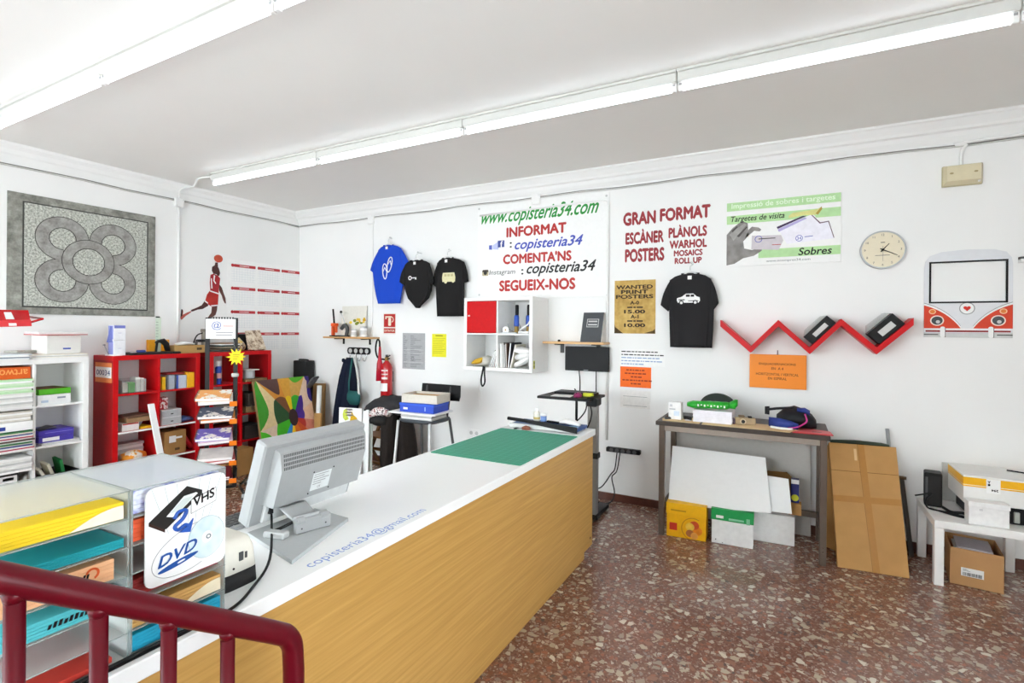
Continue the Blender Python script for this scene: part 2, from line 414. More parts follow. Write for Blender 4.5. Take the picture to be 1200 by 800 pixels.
# a carton: walls, folded lid with a seam, tape and stickers, turned by rz about its base centre
def carton(name, label, cx, cy, z, w, d, h, rz=0.0, m=None, cat='box', lid=None, tape=None, labels=(), group=None, openbox=False):
    """labels: (face 'f'/'r'/'l'/'t', u, v, w, h, material, text or None)"""
    m = m or KRAFT
    root = thing(name, label, cat, (cx, cy, z), R(rz), group)
    b = MB()
    if openbox:
        t = 0.005
        b.box(-w/2, w/2, -d/2, d/2, 0, t, m, .001); b.box(-w/2, w/2, -d/2, -d/2 + t, 0, h, m, .001); b.box(-w/2, w/2, d/2 - t, d/2, 0, h, m, .001)
        b.box(-w/2, -w/2 + t, -d/2 + t, d/2 - t, 0, h, m, .001); b.box(w/2 - t, w/2, -d/2 + t, d/2 - t, 0, h, m, .001)
    else:
        b.box(-w/2, w/2, -d/2, d/2, 0, h, m, .002)
        if lid is None: b.box(-w/2 + .003, w/2 - .003, -.0015, .0015, h - .0005, h + .0006, KRAFTD, 0)
    b.build('body', root, local=True)
    if lid is not None:
        lm, lh = lid
        MB().box(-w/2 - .004, w/2 + .004, -d/2 - .004, d/2 + .004, h - lh, h + .004, lm, .002).build('lid', root, local=True)
    if tape is not None:
        MB().box(-w/2 - .0008, w/2 + .0008, -.024, .024, h - .05, h + .0012, tape, 0).build('tape', root, local=True)
    e = .0052 if lid is not None else .0012
    for L in labels:
        fc, u, v, lw, lh2, lm, tx = L[:7]
        s = MB(); n = e if lid is not None and v > h - lid[1] - lh2 / 2 else .0012
        if fc == 'f': Mx = Matrix.Translation((u, -d/2 - n, v)) @ BACK
        elif fc == 'r': Mx = Matrix.Translation((w/2 + n, u, v)) @ LEFT
        elif fc == 'l': Mx = Matrix.Translation((-w/2 - n, u, v)) @ Matrix.Rotation(R(180), 4, 'Z') @ LEFT
        else: Mx = Matrix.Translation((u, v, h + n))
        if lm is not None: s.prism([(-lw/2, -lh2/2), (lw/2, -lh2/2), (lw/2, lh2/2), (-lw/2, lh2/2)], -.001, 0, lm, Mx)
        if tx: s.text(tx, L[7] if len(L) > 7 else BLACK, Mx @ Matrix.Translation((0, 0, .0006)), 0, 0, w=lw * .8, h=lh2 * .6, bold=.02)
        s.build('label' if lm is not None else 'lettering', root, local=True)
    return root
# a pile of loose sheets: slightly turned layers
def pile(name, label, cx, cy, z, w, d, h, rz=0, cols=(WPAPER,), layers=5, jit=.012, cat='paper', group=None):
    b = MB(); rnd = random.Random(hash((round(cx, 3), round(cy, 3), round(z, 3))) & 0xffff)
    zz = z
    for i in range(layers):
        t = h / layers; a = rz + rnd.uniform(-1, 1) * jit * 250
        M = RZ(cx + rnd.uniform(-1, 1) * jit, cy + rnd.uniform(-1, 1) * jit, zz, a)
        b.box(-w/2, w/2, -d/2, d/2, .0002, t - .0002, cols[i % len(cols)], .0006, M); zz += t
    return single(name, b, label, cat, group)
def book(name, label, M, w, d, t, cover, pages=WPAPER, cat='book', group=None):
    """lying book: spine on -x; w across, d along y"""
    b = MB(M); b.box(-w/2 + .002, w/2 - .004, -d/2 + .003, d/2 - .003, .003, t - .003, pages, 0)
    c = MB(M); c.box(-w/2, w/2, -d/2, d/2, 0, .003, cover, .001); c.box(-w/2, w/2, -d/2, d/2, t - .003, t, cover, .001); c.box(-w/2, -w/2 + .003, -d/2, d/2, 0, t, cover, .001)
    root = thing(name, label, cat, tuple(M.translation), 0, group)
    b.build('pages', root); c.build('cover', root); return root

# ================================================================== THE SETTING
XL, YB, ZC, XR, YF = -6.08, 5.0, 3.305, 3.1, -2.2
struct('floor', MB().box(XL - .15, XR + .15, YF - .15, YB + .15, -.12, 0, FLOOR, 0))
struct('ceiling', MB().box(XL - .15, XR + .15, YF - .15, YB + .15, ZC, ZC + .12, CEIL, 0))
struct('wall_back', MB().box(XL - .15, XR + .15, YB, YB + .15, 0, ZC, WALL, 0))
struct('wall_left', MB().box(XL - .15, XL, YF, YB, 0, ZC, WALL, 0))
wr = MB(); wr.box(XR, XR + .15, 1.3, YB, 0, ZC, WALL, 0); wr.box(XR, XR + .15, YF, -1.7, 0, ZC, WALL, 0); wr.box(XR, XR + .15, -1.7, 1.3, 0, .55, WALL, 0); wr.box(XR, XR + .15, -1.7, 1.3, 2.75, ZC, WALL, 0)
struct('wall_right', wr)
b = MB(); b.box(XR + .05, XR + .10, -1.7, 1.3, .55, .61, DGREY); b.box(XR + .05, XR + .10, -1.7, 1.3, 2.69, 2.75, DGREY)
for y in (-1.7, -.23, 1.24): b.box(XR + .05, XR + .10, y, y + .06, .61, 2.69, DGREY)
w2 = struct('added_window_2', b); MB().box(XR + .074, XR + .08, -1.68, 1.28, .6, 2.7, PANE, 0).build('pane', w2)  # unseen window, added to spread daylight more evenly over the walls
wf = MB()
wf.box(XL - .15, XR + .15, YF - .15, YF, 0, .55, WALL, 0); wf.box(XL - .15, XR + .15, YF - .15, YF, 2.75, ZC, WALL, 0)
WA, WB_ = -5.75, -.85
wf.box(XL - .15, WA, YF - .15, YF, .55, 2.75, WALL, 0); wf.box(WB_, XR + .15, YF - .15, YF, .55, 2.75, WALL, 0)
struct('wall_front', wf)
b = MB(); b.box(WA, WB_, YF - .10, YF - .05, .55, .61, DGREY); b.box(WA, WB_, YF - .10, YF - .05, 2.69, 2.75, DGREY)
for k in range(4): x = WA + (WB_ - WA - .06) * k / 3; b.box(x, x + .06, YF - .10, YF - .05, .61, 2.69, DGREY)
w1 = struct('added_window_1', b)  # unseen window, added for daylight and placed to balance the walls
MB().box(WA + .02, WB_ - .02, YF - .08, YF - .074, .6, 2.7, PANE, 0).build('pane', w1)
# cornice under the ceiling of the back wall
prof = [(5.0, 3.305), (4.885, 3.305), (4.885, 3.288), (4.90, 3.282), (4.915, 3.26), (4.94, 3.235), (4.945, 3.215), (4.965, 3.205), (4.972, 3.17), (4.985, 3.15), (5.0, 3.135)]
MX = Matrix(((0, 0, 1, 0), (1, 0, 0, 0), (0, 1, 0, 0), (0, 0, 0, 1)))
struct('trim_1', MB().prism(prof, XL, XR, WALL, MX))
struct('trim_2', MB().prism([(XL, 3.305), (XL + .05, 3.305), (XL + .045, 3.28), (XL + .02, 3.25), (XL + .01, 3.215), (XL, 3.20)], YF, YB - .115, WALL, Matrix(((1, 0, 0, 0), (0, 0, 1, 0), (0, 1, 0, 0), (0, 0, 0, 1)))))
BASEB = mat('#5b3327', 0.3, noise=0.2, scale=25, name='marble_baseboard')
struct('baseboard_back', MB().box(XL, XR, YB - .014, YB, 0, .075, BASEB, .002))
struct('baseboard_left', MB().box(XL, XL + .014, YF, YB - .015, 0, .075, BASEB, .002))
# cable runs clipped to the walls
CABLE = mat('#cfcec9', 0.6, name='grey_cable'); CABD = mat('#8a8883', 0.6, name='dark_cable')
p0, p1 = onY(436, 255, YB), onY(629, 232, YB)
b = MB(); pts = [(XL + .01, 4.99, 3.115)] + [(XL + (XR - XL) * t / 24, 4.989, 3.112 + .008 * math.sin(t * 1.9)) for t in range(1, 25)]
b.tube(pts, .0045, CABD, 6); b.tube([(p[0], p[1] - .004, p[2] - .012) for p in pts], .005, CABLE, 6); struct('trim_3', b)
b = MB(); b.tube([(XL + .01, YF + (4.98 - YF) * t / 20, 3.118 + .006 * math.sin(t * 2.1)) for t in range(21)], .0045, CABD, 6)
b.tube([(XL + .012, YF + (4.98 - YF) * t / 20, 3.105 + .006 * math.sin(t * 2.1)) for t in range(21)], .0055, CABLE, 6); struct('trim_4', b)
# conduits
q = onX(209, 240, XL)
b = MB(); b.tube([(XL + .012, q.y, 3.06), (XL + .012, q.y, 1.2)], .011, WHITE, 8)
b.tube(spline([(XL + .015, q.y, 3.13), (XL + .03, q.y + .01, 3.24), (XL + .12, q.y + .1, 3.285), (-5.62, 3.31, 3.29), (-5.36, 3.31, 3.28)], 6), .010, WHITE, 8); struct('trim_5', b)
b = MB(); x = onY(437, 300, YB).x; b.box(x - .012, x + .012, 4.985, 5.0, 1.5, 3.06, WHITE, .003); struct('trim_6', b)
b = MB(); xa, xb = onY(563, 246, YB).x, onY(713, 300, YB).x
b.tube([(xa, 4.988, 2.98), (xb - .06, 4.988, 3.0), (xb - .015, 4.988, 2.985), (xb, 4.988, 2.93), (xb, 4.988, .60)], .012, WHITE, 8); struct('trim_7', b)
b = MB(); x = onY(562, 450, YB).x; b.box(x - .008, x + .008, 4.986, 5.0, .80, 1.3, WHITE, .002); struct('trim_8', b)
b = MB(); e = onY(1126, 190, YB); b.tube(spline([(e.x, 4.988, e.z - .03), (e.x, 4.988, e.z + .06), (e.x + .03, 4.988, e.z + .12), (e.x + .12, 4.988, e.z + .145), (XR, 4.988, e.z + .16)], 6), .011, WHITE, 8); struct('trim_9', b)
def jbox(label, M, w=.10, h=.10):
    t = thing('junction_box', label, 'junction box', tuple(M.translation), 0, None)
    MB(M).box(-w/2, w/2, -h/2, h/2, 0, .032, WHITE, .004).build('body', t)
    l = MB(M); l.box(-w/2 + .006, w/2 - .006, -h/2 + .006, h/2 - .006, .032, .037, WHITE, .003)
    for a in (-1, 1): l.disc((a * (w/2 - .015), a * (h/2 - .015)), .004, .004, .037, .038, LGREY, n=10)
    l.build('lid', t)
jbox('white junction box on the left wall where the conduit turns up to the ceiling lights', Matrix.Translation((XL, q.y, 3.09)) @ LEFT)
for (px, py, s) in ((436, 255, 'white junction box above the blue t-shirt under the cornice'), (629, 232, 'white junction box above the big lettered banner')):
    p = onY(px, py, YB); jbox(s, Matrix.Translation((p.x, YB, 3.085)) @ BACK, .10, .11)
# wall socket low behind the counter
p = onY(556, 507, YB); t = thing('wall_socket', 'small double wall socket low on the wall under the white cube shelf', 'socket', (p.x, YB, p.z))
b = MB(TR(BACK, p.x, YB, p.z)); b.box(-.075, .075, -.04, .04, 0, .012, WHITE, .003); b.build('plate', t)
for s in (-1, 1): MB(TR(BACK, p.x, YB, p.z)).disc((s * .036, 0), .022, .022, .012, .0135, LGREY).build('outlet', t)
# steps from the entrance, under the handrail
b = MB()
STEP = mat('#8c5b4b', 0.35, noise=0.15, scale=40, name='step_stone')
for k, y in enumerate((.66, .40, .14)): b.box(-1.215, 1.3, YF, y, .17 * k, .17 * (k + 1), STEP, .004)
struct('stairs', b)

# ------------------------------------------------------------------ fluorescent battens
def light(x0, x1, y, label):
    t = thing('fluorescent_light', label, 'ceiling light', ((x0 + x1) / 2, y, 3.2), 0, 'fluorescent battens')
    b = MB(); HSG = mat('#cfcfca', .5, noise=.02); b.box(x0, x1, y - .034, y + .034, 3.232, ZC, HSG, .006); b.box(x0, x1, y - .05, y + .05, 3.288, ZC - .0005, HSG, .002); b.build('housing', t)
    MB().tube([(x0 + .03, y, 3.2), (x1 - .03, y, 3.2)], .0165, TUBE, 14).build('tube', t)
    for x in (x0 + .017, x1 - .017):
        s = MB(); s.box(x - .015, x + .015, y - .014, y + .014, 3.178, 3.234, WHITE, .004); s.box(x - .008, x + .008, y - .016, y + .016, 3.215, 3.228, GREY, .001); s.build('lamp_holder', t)
nm2 = ['batten light of the back row, nearest the left wall', 'batten light of the back row, second from the left wall', 'batten light of the back row, above the cube shelf and counter end',
       'batten light of the back row running off to the upper right', 'batten light of the back row beyond the right picture edge']
for k in range(5): light(-5.36 + 1.583 * k, -5.36 + 1.583 * (k + 1) - .004, 3.31, 'white ' + nm2[k])
nm1 = ['batten light at the far left of the front row, cut by the picture edge', 'batten light of the front row in the upper left corner, second from the left', 'batten light of the front row leaving the picture at the top',
       'batten light of the front row overhead and out of the picture', 'batten light of the front row at the right, out of the picture']
for k in range(5): light(-5.30 + 1.583 * k, -5.30 + 1.583 * (k + 1) - .004, 1.61, 'white ' + nm1[k])

# ================================================================== ON THE LEFT WALL
def LW(M0, x, y, z=0): return M0
# big print of a stone paving tile with a four-petal rosette
a, c = onX(8, 223, XL), onX(180.5, 371, XL); y0, y1, z1, z0 = a.y, c.y, a.z, c.z
yc, zc = (y0 + y1) / 2, (z0 + z1) / 2; w, h = y1 - y0, z1 - z0
M = TR(LEFT, XL + .004, yc, zc); t = thing('stone_tile_print', 'large grey print of a stone tile with a four-petal flower on the left wall', 'print', (XL, yc, zc))
b = MB(M); b.box(-w/2, w/2, -h/2, h/2, 0, .010, STONE3, .002); b.build('border', t)
b = MB(M); b.box(-w*.415, w*.44, -h*.445, h*.435, .010, .0115, mat('#41413d', .8), 0); b.box(-w*.405, w*.43, -h*.432, h*.425, .0115, .0125, STONE, 0); b.build('field', t)
b = MB(M); cx0, cy0 = w*.0, -h*.02; DK = mat('#3d3936', .8)
pr0, pr1, r0, r1, ox, oy = w*.088, w*.168, w*.112, w*.176, w*.172, h*.182
for sx in (-1, 1):
    for sy in (-1, 1):
        c_ = (cx0 + sx * ox, cy0 + sy * oy); a = math.degrees(math.atan2(sy, sx)); lev = .0126 + .0001 * (sx + 2 * sy + 3)
        b.ring(c_, pr0 - .007, pr1 + .006, .0125, lev, DK, a0=R(a - 138), a1=R(a + 138)); b.ring(c_, pr0, pr1, .0125, lev + .0005, STONE2, a0=R(a - 136), a1=R(a + 136))
b.ring((cx0, cy0), r0 - .008, r1 + .006, .0125, .0146, DK); b.ring((cx0, cy0), r0, r1, .0125, .0152, STONE2); b.disc((cx0, cy0), r0 - .007, r0 - .007, .0125, .0148, STONE)
b.build('flower', t)
# basketball player cut-out sticker
def PX(pts): return [(onX(200 + x / 8.0, 290 + y / 8.0, XL).y, onX(200 + x / 8.0, 290 + y / 8.0, XL).z) for x, y in pts]
M = TR(LEFT, XL, 0, 0); p = onX(236, 336, XL)
t = thing('player_sticker', 'cut-out sticker of a leaping basketball player in red kit with ball overhead', 'sticker', (XL, p.y, p.z))
SKIN = mat('#4b2a26', .6, noise=.2, scale=20); SKIN2 = mat('#5d3630', .6, noise=.2, scale=20); JER = mat('#a3242b', .6, noise=.25, scale=16)
b = MB(M)
b.prism(PX([(418, 140), (440, 140), (442, 180), (452, 200), (462, 240), (455, 262), (440, 270), (430, 250), (400, 245), (385, 215), (388, 180), (412, 166)]), .001, .004, SKIN)
b.prism(PX([(455, 345), (478, 375), (500, 440), (512, 470), (518, 525), (505, 520), (490, 490), (478, 450), (452, 400)]), .001, .003, SKIN2)
b.prism(PX([(340, 500), (352, 545), (300, 575), (250, 582), (195, 602), (188, 585), (250, 560), (290, 540), (318, 500)]), .001, .003, SKIN)
b.prism(PX([(385, 555), (437, 545), (432, 590), (420, 630), (385, 655), (350, 680), (345, 660), (380, 610)]), .001, .003, SKIN2); b.build('body', t)
b = MB(M); b.prism(PX([(372, 255), (400, 245), (440, 262), (462, 290), (455, 345), (448, 400), (448, 430), (370, 405), (365, 330), (368, 290)]), .002, .005, JER)
b.prism(PX([(375, 290), (383, 288), (390, 385), (378, 382)]), .004, .0056, WPAPER); b.prism(PX([(402, 258), (415, 262), (408, 310), (425, 335), (418, 342), (398, 312)]), .004, .0056, WPAPER); b.build('jersey', t)
b = MB(M); b.prism(PX([(365, 405), (447, 432), (440, 545), (385, 555), (318, 512), (340, 440)]), .002, .0055, mat('#b52a20', .6, noise=.2, scale=16))
b.prism(PX([(368, 401), (447, 427), (446, 438), (366, 412)]), .004, .006, WPAPER); b.prism(PX([(322, 495), (350, 518), (346, 527), (318, 508)]), .004, .006, WPAPER); b.prism(PX([(375, 540), (440, 535), (438, 546), (380, 552)]), .004, .006, WPAPER); b.build('shorts', t)
b = MB(M); b.prism(PX([(100, 580), (115, 590), (112, 630), (150, 610), (188, 595), (190, 606), (140, 640), (100, 678), (90, 660)]), .001, .0045, mat('#b0564a', .6)); b.prism(PX([(98, 578), (110, 580), (106, 640), (92, 650)]), .002, .005, BLACK); b.build('shoe', t)
q_ = PX([(446, 104), (486, 104), (446, 140)]); b = MB(M); b.disc(q_[0], abs(q_[1][0] - q_[0][0]), abs(q_[0][1] - q_[2][1]), .001, .006, mat('#b9472f', .6, noise=.15, scale=20)); b.build('ball', t)
# wall planner
a, c = onX(266, 303, XL), onX(352.5, 414, XL); y0, y1, z1, z0 = a.y, c.y, a.z, c.z
M = TR(LEFT, XL, 0, 0); t = thing('year_planner', 'white wall planner with rows of red month bars beside the player sticker', 'calendar', (XL, (y0 + y1) / 2, z0))
PLG = node_mat('planner_grid', lambda nt, bb: _grid('#eceef0', '#c9cfd6', .030, .0012, .7)(nt, bb))
MB(M).box(y0, y1, z0, z1, .001, .003, WPAPER, 0).build('sheet', t)
rows = [(onX(272.7, 310.6, XL).z), (onX(272.7, 337.5, XL).z), (onX(272.7, 365.2, XL).z), (onX(306, 391.1, XL).z)]
cols_ = [(270.5, 299), (301.5, 327.5), (329.5, 351)]
for z in rows:
    for (xa, xb) in cols_:
        ya, yb = onX(xa, 350, XL).y, onX(xb, 350, XL).y
        gb = MB(M)
        for k in range(1, 9): gb.box(ya + (yb - ya) * k / 9 - .001, ya + (yb - ya) * k / 9 + .001, z - .20, z - .03, .003, .0034, mat('#cdd3da', .7), 0)
        for k in range(6): gb.box(ya, yb, z - .045 - .03 * k - .001, z - .045 - .03 * k + .001, .003, .0034, mat('#cdd3da', .7), 0)
        gb.build('day_grid', t)
        bar = MB(M); hh = .018; bar.prism(rrect(ya + .035, yb, z - hh, z + hh, .008), .003, .0046, mat('#b02a30', .6))
        bar.disc((ya + .018, z), .020, .020, .003, .0048, mat('#b02a30', .6), n=16)
        bar.box(ya + .035 + (yb - ya) * .22, ya + .035 + (yb - ya) * .62, z - .005, z + .005, .0046, .0052, mat('#e5c9c8', .6), 0); bar.build('month_bar', t)
# red leaflet holder at the left picture edge
t = thing('leaflet_holder', 'red acrylic leaflet holder high at the left edge over the white shelf unit', 'leaflet holder', (-5.95, 1.80, 1.62))
A = [onX(-16, 363, -5.9), onX(33, 364, -5.9), onX(36.5, 381, -5.72), onX(-16, 383, -5.72)]
REDA = mat('#c3161d', .2, spec=.5)
MB().slab(A, .006, REDA).build('panel', t)
B_ = [onX(-16, 376, -5.715), onX(36, 374.5, -5.715), onX(37, 382, -5.70), onX(-16, 383.5, -5.70)]
MB().slab(B_, .005, mat('#d8343a', .2, spec=.5)).build('lip', t)
b = MB()
for xx in (4.5, 40): b.slab([onX(4.5, 366, -5.86), onX(13, 366, -5.86), onX(17, 374, -5.78), onX(7, 374, -5.78)] if xx < 10 else [onX(10, 378.5, -5.68), onX(19, 378.5, -5.68), onX(19.5, 381.5, -5.68), onX(10.5, 381.8, -5.68)], .003, WPAPER)
b.build('leaflet', t)
e0, e1 = onX(34, 378, -5.72), onX(50, 373.5, -5.72); MB().tube([e0, e1, (XL, e1.y + .03, e1.z + .02)], .009, REDA, 8).build('arm', t)

# ================================================================== ON THE BACK WALL
def bwall(px, py, Y=YB): p = onY(px, py, Y); return p.x, p.z
def sheet(name, label, cat, tl, br, m, t=.003, group=None, out=0.0):
    (x0, z1), (x1, z0) = bwall(*tl), bwall(*br)
    root = thing(name, label, cat, ((x0 + x1) / 2, YB, (z0 + z1) / 2), 0, group)
    M = TR(BACK, 0, YB - out, 0); MB(M).box(x0, x1, z0, z1, 0, t, m, min(.002, t * .3)).build('sheet', root)
    return root, M, x0, x1, z0, z1
# ---- banner
t, M, x0, x1, z0, z1 = sheet('banner', 'white banner with green red blue and black lettering over the cube shelf', 'banner', (560.5, 243), (713.5, 347), WPAPER, .004, out=.004)
def ln(t, M, px, py, wpx, hpx, s, m, name='lettering', d=.0046, **k):
    """one line of lettering: its middle and its size as they measure on the wall"""
    xa, za = bwall(px - wpx / 2, py); xb, zb = bwall(px + wpx / 2, py); xm, zt = bwall(px, py - hpx / 2); _, zb2 = bwall(px, py + hpx / 2)
    bb = MB(TR(M, 0, -d, 0)); bb.text(s, m, Matrix.Identity(4), (xa + xb) / 2, (zt + zb2) / 2, w=xb - xa, h=zt - zb2, **k)
    return bb.build(name, t) if t is not None else bb
LG, LR, LB, LK = mat('#2c9440', .6), mat('#b5302c', .6), mat('#4654b4', .6), mat('#262626', .6)
ln(t, M, 632.5, 250.5, 137, 21, 'www.copisteria34.com', LG, shear=.35, bold=.02)
ln(t, M, 629, 269.5, 69, 11, 'INFORMAT', LR, bold=.045)
ln(t, M, 643, 285.5, 78, 15, 'copisteria34', LB, shear=.35, bold=.022)
ln(t, M, 599, 287, 2, 6, ':', LK, bold=.02)
ln(t, M, 630, 301.5, 79, 11, "COMENTA'NS", LR, bold=.045)
ln(t, M, 657.5, 314.5, 79, 16, 'copisteria34', LK, shear=.35, bold=.022)
ln(t, M, 612.5, 318.5, 2, 6, ':', LK, bold=.02)
ln(t, M, 589, 319.5, 30, 7, 'Instagram', mat('#3c3c3c', .6), shear=.2, bold=.005)
ln(t, M, 630, 333.5, 88, 12, 'SEGUEIX-NOS', LR, bold=.045)
xa, za = bwall(573.5, 292); xb, zb = bwall(578, 289); s_ = xb - xa
# thumb icon with its blue f square
b = MB(TR(M, 0, -.0042, 0)); xa, za = bwall(573.5, 293.5); xb, zb = bwall(591.5, 282.5); ww, hh = xb - xa, zb - za
b.prism([(xa, za + hh * .1), (xa + ww * .2, za + hh * .06), (xa + ww * .2, za + hh * .62), (xa, za + hh * .62)], 0, .0008, mat('#5a66bd', .6))
b.prism([(xa + ww * .24, za + hh * .1), (xa + ww * .62, za + hh * .02), (xa + ww * .66, za + hh * .55), (xa + ww * .58, za + hh * 1.0), (xa + ww * .46, za + hh * .82), (xa + ww * .24, za + hh * .58)], 0, .0006, mat('#bcc2e8', .6))
b.prism([(xa + ww * .58, za + hh * .28), (xa + ww, za + hh * .28), (xa + ww, za + hh * 1.1), (xa + ww * .58, za + hh * 1.1)], 0, .001, mat('#3b4a92', .6))
b.text('f', WPAPER, Matrix.Translation((0, 0, .0014)), xa + ww * .82, za + hh * .66, h=hh * .7, bold=.03); b.build('thumb_icon', t)
b = MB(TR(M, 0, -.0042, 0)); xa, za = bwall(565.5, 323.5); xb, zb = bwall(573, 316); ww, hh = xb - xa, zb - za
b.prism(rrect(xa, xb, za, zb, ww * .18), 0, .0006, mat('#b7ac8c', .6)); b.prism([(xa, za + hh * .62), (xb, za + hh * .62), (xb - ww * .1, zb), (xa + ww * .1, zb)], .0006, .0008, mat('#3f352a', .6))
b.disc((xa + ww / 2, za + hh * .48), ww * .27, ww * .27, .0006, .0012, mat('#20251f', .6), n=18); b.build('camera_icon', t)
b = MB(M)
for (px, py) in ((562, 245), (711, 229.5), (562, 345.5), (712, 345.5)): b.disc(bwall(px, py), .012, .012, .004, .0055, LGREY, n=14)
b.build('eyelet', t)
# ---- cut vinyl words on the bare wall
p = bwall(781, 276); t = thing('wall_lettering', 'worn red words stuck straight on the wall above the parchment poster', 'lettering', (p[0], YB, p[1]))
MW = TR(BACK, 0, YB, 0); VR = mat('#9c2f35', .6, noise=.25, scale=40); VR2 = mat('#b06a6c', .6, noise=.35, scale=60)
for (px, py, wp, hp, s, m_) in ((749.5, 255.5, 37, 14, 'GRAN', VR), (803, 249.5, 58, 14, 'FORMAT', VR), (755.5, 276.5, 44, 16, 'ESCÀNER', VR), (806, 270, 44, 14, 'PLÀNOLS', VR),
                               (755.5, 298.5, 45, 14, 'POSTERS', VR), (806.5, 285.5, 43, 9, 'WARHOL', VR), (806.5, 296, 33, 6.5, 'MOSAICS', VR), (806.5, 305, 31, 6.5, 'ROLL UP', VR)):
    ln(t, MW, px, py, wp, hp, s, m_, d=.0008, bold=.05)
# worn bands across the top words
# ---- leaflet poster about envelopes and cards
t, M, x0, x1, z0, z1 = sheet('envelope_poster', 'green and white poster of a grey hand holding a card, beside the clock', 'poster', (851.5, 238.5), (985.5, 306.5), WPAPER, .012)
w, h = x1 - x0, z1 - z0; M2 = TR(M, x0, -.012, z0)
def Q(pts): return [(u * w, v * h) for u, v in pts]
LGN = mat('#b4dba0', .6)
b = MB(M2); b.prism(Q([(.005, .865), (.995, .865), (.995, .995), (.005, .995)]), 0, .0008, LGN); b.prism(Q([(.005, .66), (.995, .66), (.995, .79), (.005, .79)]), 0, .0008, LGN); b.prism(Q([(.30, .11), (.995, .11), (.995, .24), (.30, .24)]), 0, .0008, LGN); b.build('green_band', t)
b = MB(M2); b.text('Impressió de sobres i targetes', mat('#e6f4de', .6), Matrix.Translation((0, 0, .0012)), w * .5, h * .93, w=w * .90, h=h * .10, bold=.012); b.build('lettering', t)
b = MB(M2); b.text('Targetes de visita', mat('#20301c', .6), Matrix.Translation((0, 0, .0012)), w * .285, h * .725, w=w * .49, h=h * .11, shear=.2, bold=.015); b.build('lettering', t)
b = MB(M2); b.text('Sobres', mat('#182318', .6), Matrix.Translation((0, 0, .0014)), w * .79, h * .175, w=w * .27, h=h * .105, shear=.2, bold=.02); b.build('lettering', t)
b = MB(M2); b.text('www.ecompres34.com', mat('#6a6f74', .6), Matrix.Translation((0, 0, .0012)), w * .56, h * .055, w=w * .38, h=h * .045); b.build('lettering', t)
b = MB(M2); HG = mat('#8f8b88', .7, noise=.3, scale=14); HG2 = mat('#a9a5a2', .7, noise=.2, scale=14); HG3 = mat('#55514e', .7, noise=.2)
b.prism(Q([(.005, .02), (.08, .04), (.16, .12), (.26, .15), (.33, .22), (.33, .27), (.24, .24), (.17, .27), (.16, .38), (.19, .47), (.21, .56), (.24, .60), (.30, .58), (.325, .545), (.31, .52), (.26, .535), (.235, .50), (.21, .47), (.20, .66), (.15, .70), (.11, .66), (.06, .60), (.005, .50)]), 0, .001, HG)
b.prism(Q([(.03, .50), (.09, .58), (.17, .66), (.19, .64), (.13, .52), (.07, .40)]), .001, .0015, HG2); b.prism(Q([(.10, .47), (.19, .61), (.20, .60), (.12, .45)]), .0015, .0018, HG3); b.prism(Q([(.05, .56), (.10, .63), (.11, .61), (.06, .53)]), .0015, .0018, HG3)
b.build('hand_picture', t)
b = MB(M2); CARD = mat('#cfc8cd', .6); b.prism(Q([(.235, .25), (.48, .22), (.52, .36), (.50, .44), (.24, .46)]), .001, .0018, CARD); b.ring((.30 * w, .40 * h), .028 * w, .034 * w, .0018, .0021, LB, n=20)
b.prism(Q([(.30, .395), (.45, .395), (.45, .41), (.30, .41)]), .0018, .0022, HG3); b.prism(Q([(.42, .295), (.50, .295), (.50, .305), (.42, .305)]), .0018, .0022, LR); b.build('card_picture', t)
b = MB(M2); ENV = mat('#e3dff0', .6); b.prism(Q([(.47, .55), (.70, .68), (.77, .72), (.82, .60), (.89, .60), (.94, .34), (.55, .30)]), .0002, .0009, mat('#efedf6', .6))
b.prism(Q([(.46, .565), (.68, .70), (.72, .70), (.47, .535)]), .0009, .0013, mat('#3f2a52', .6)); b.prism(Q([(.47, .53), (.70, .68), (.72, .66), (.48, .49)]), .0009, .0012, mat('#b9b0dc', .6))
b.prism(Q([(.755, .72), (.83, .585), (.90, .60), (.945, .35), (.938, .35), (.895, .585), (.825, .57), (.745, .72)]), .0009, .0013, mat('#5a3d4c', .6))
b.ring((.655 * w, .375 * h), .026 * w, .031 * w, .0009, .0013, LB, n=20); b.text('34', LB, Matrix.Translation((0, 0, .0014)), .655 * w, .375 * h, h=.045 * h); b.prism(Q([(.70, .385), (.77, .39), (.77, .40), (.70, .395)]), .0009, .0013, LB); b.build('envelope_picture', t)
b = MB(M2); b.prism(Q([(.565, .72), (.60, .76), (.80, .78), (.84, .81), (.83, .74), (.79, .70), (.70, .71), (.565, .685)]), .0009, .0016, mat('#d9d68a', .6, noise=.15)); b.prism(Q([(.79, .72), (.84, .82), (.845, .78), (.81, .70)]), .0016, .002, mat('#a58e3c', .6)); b.build('pen_picture', t)
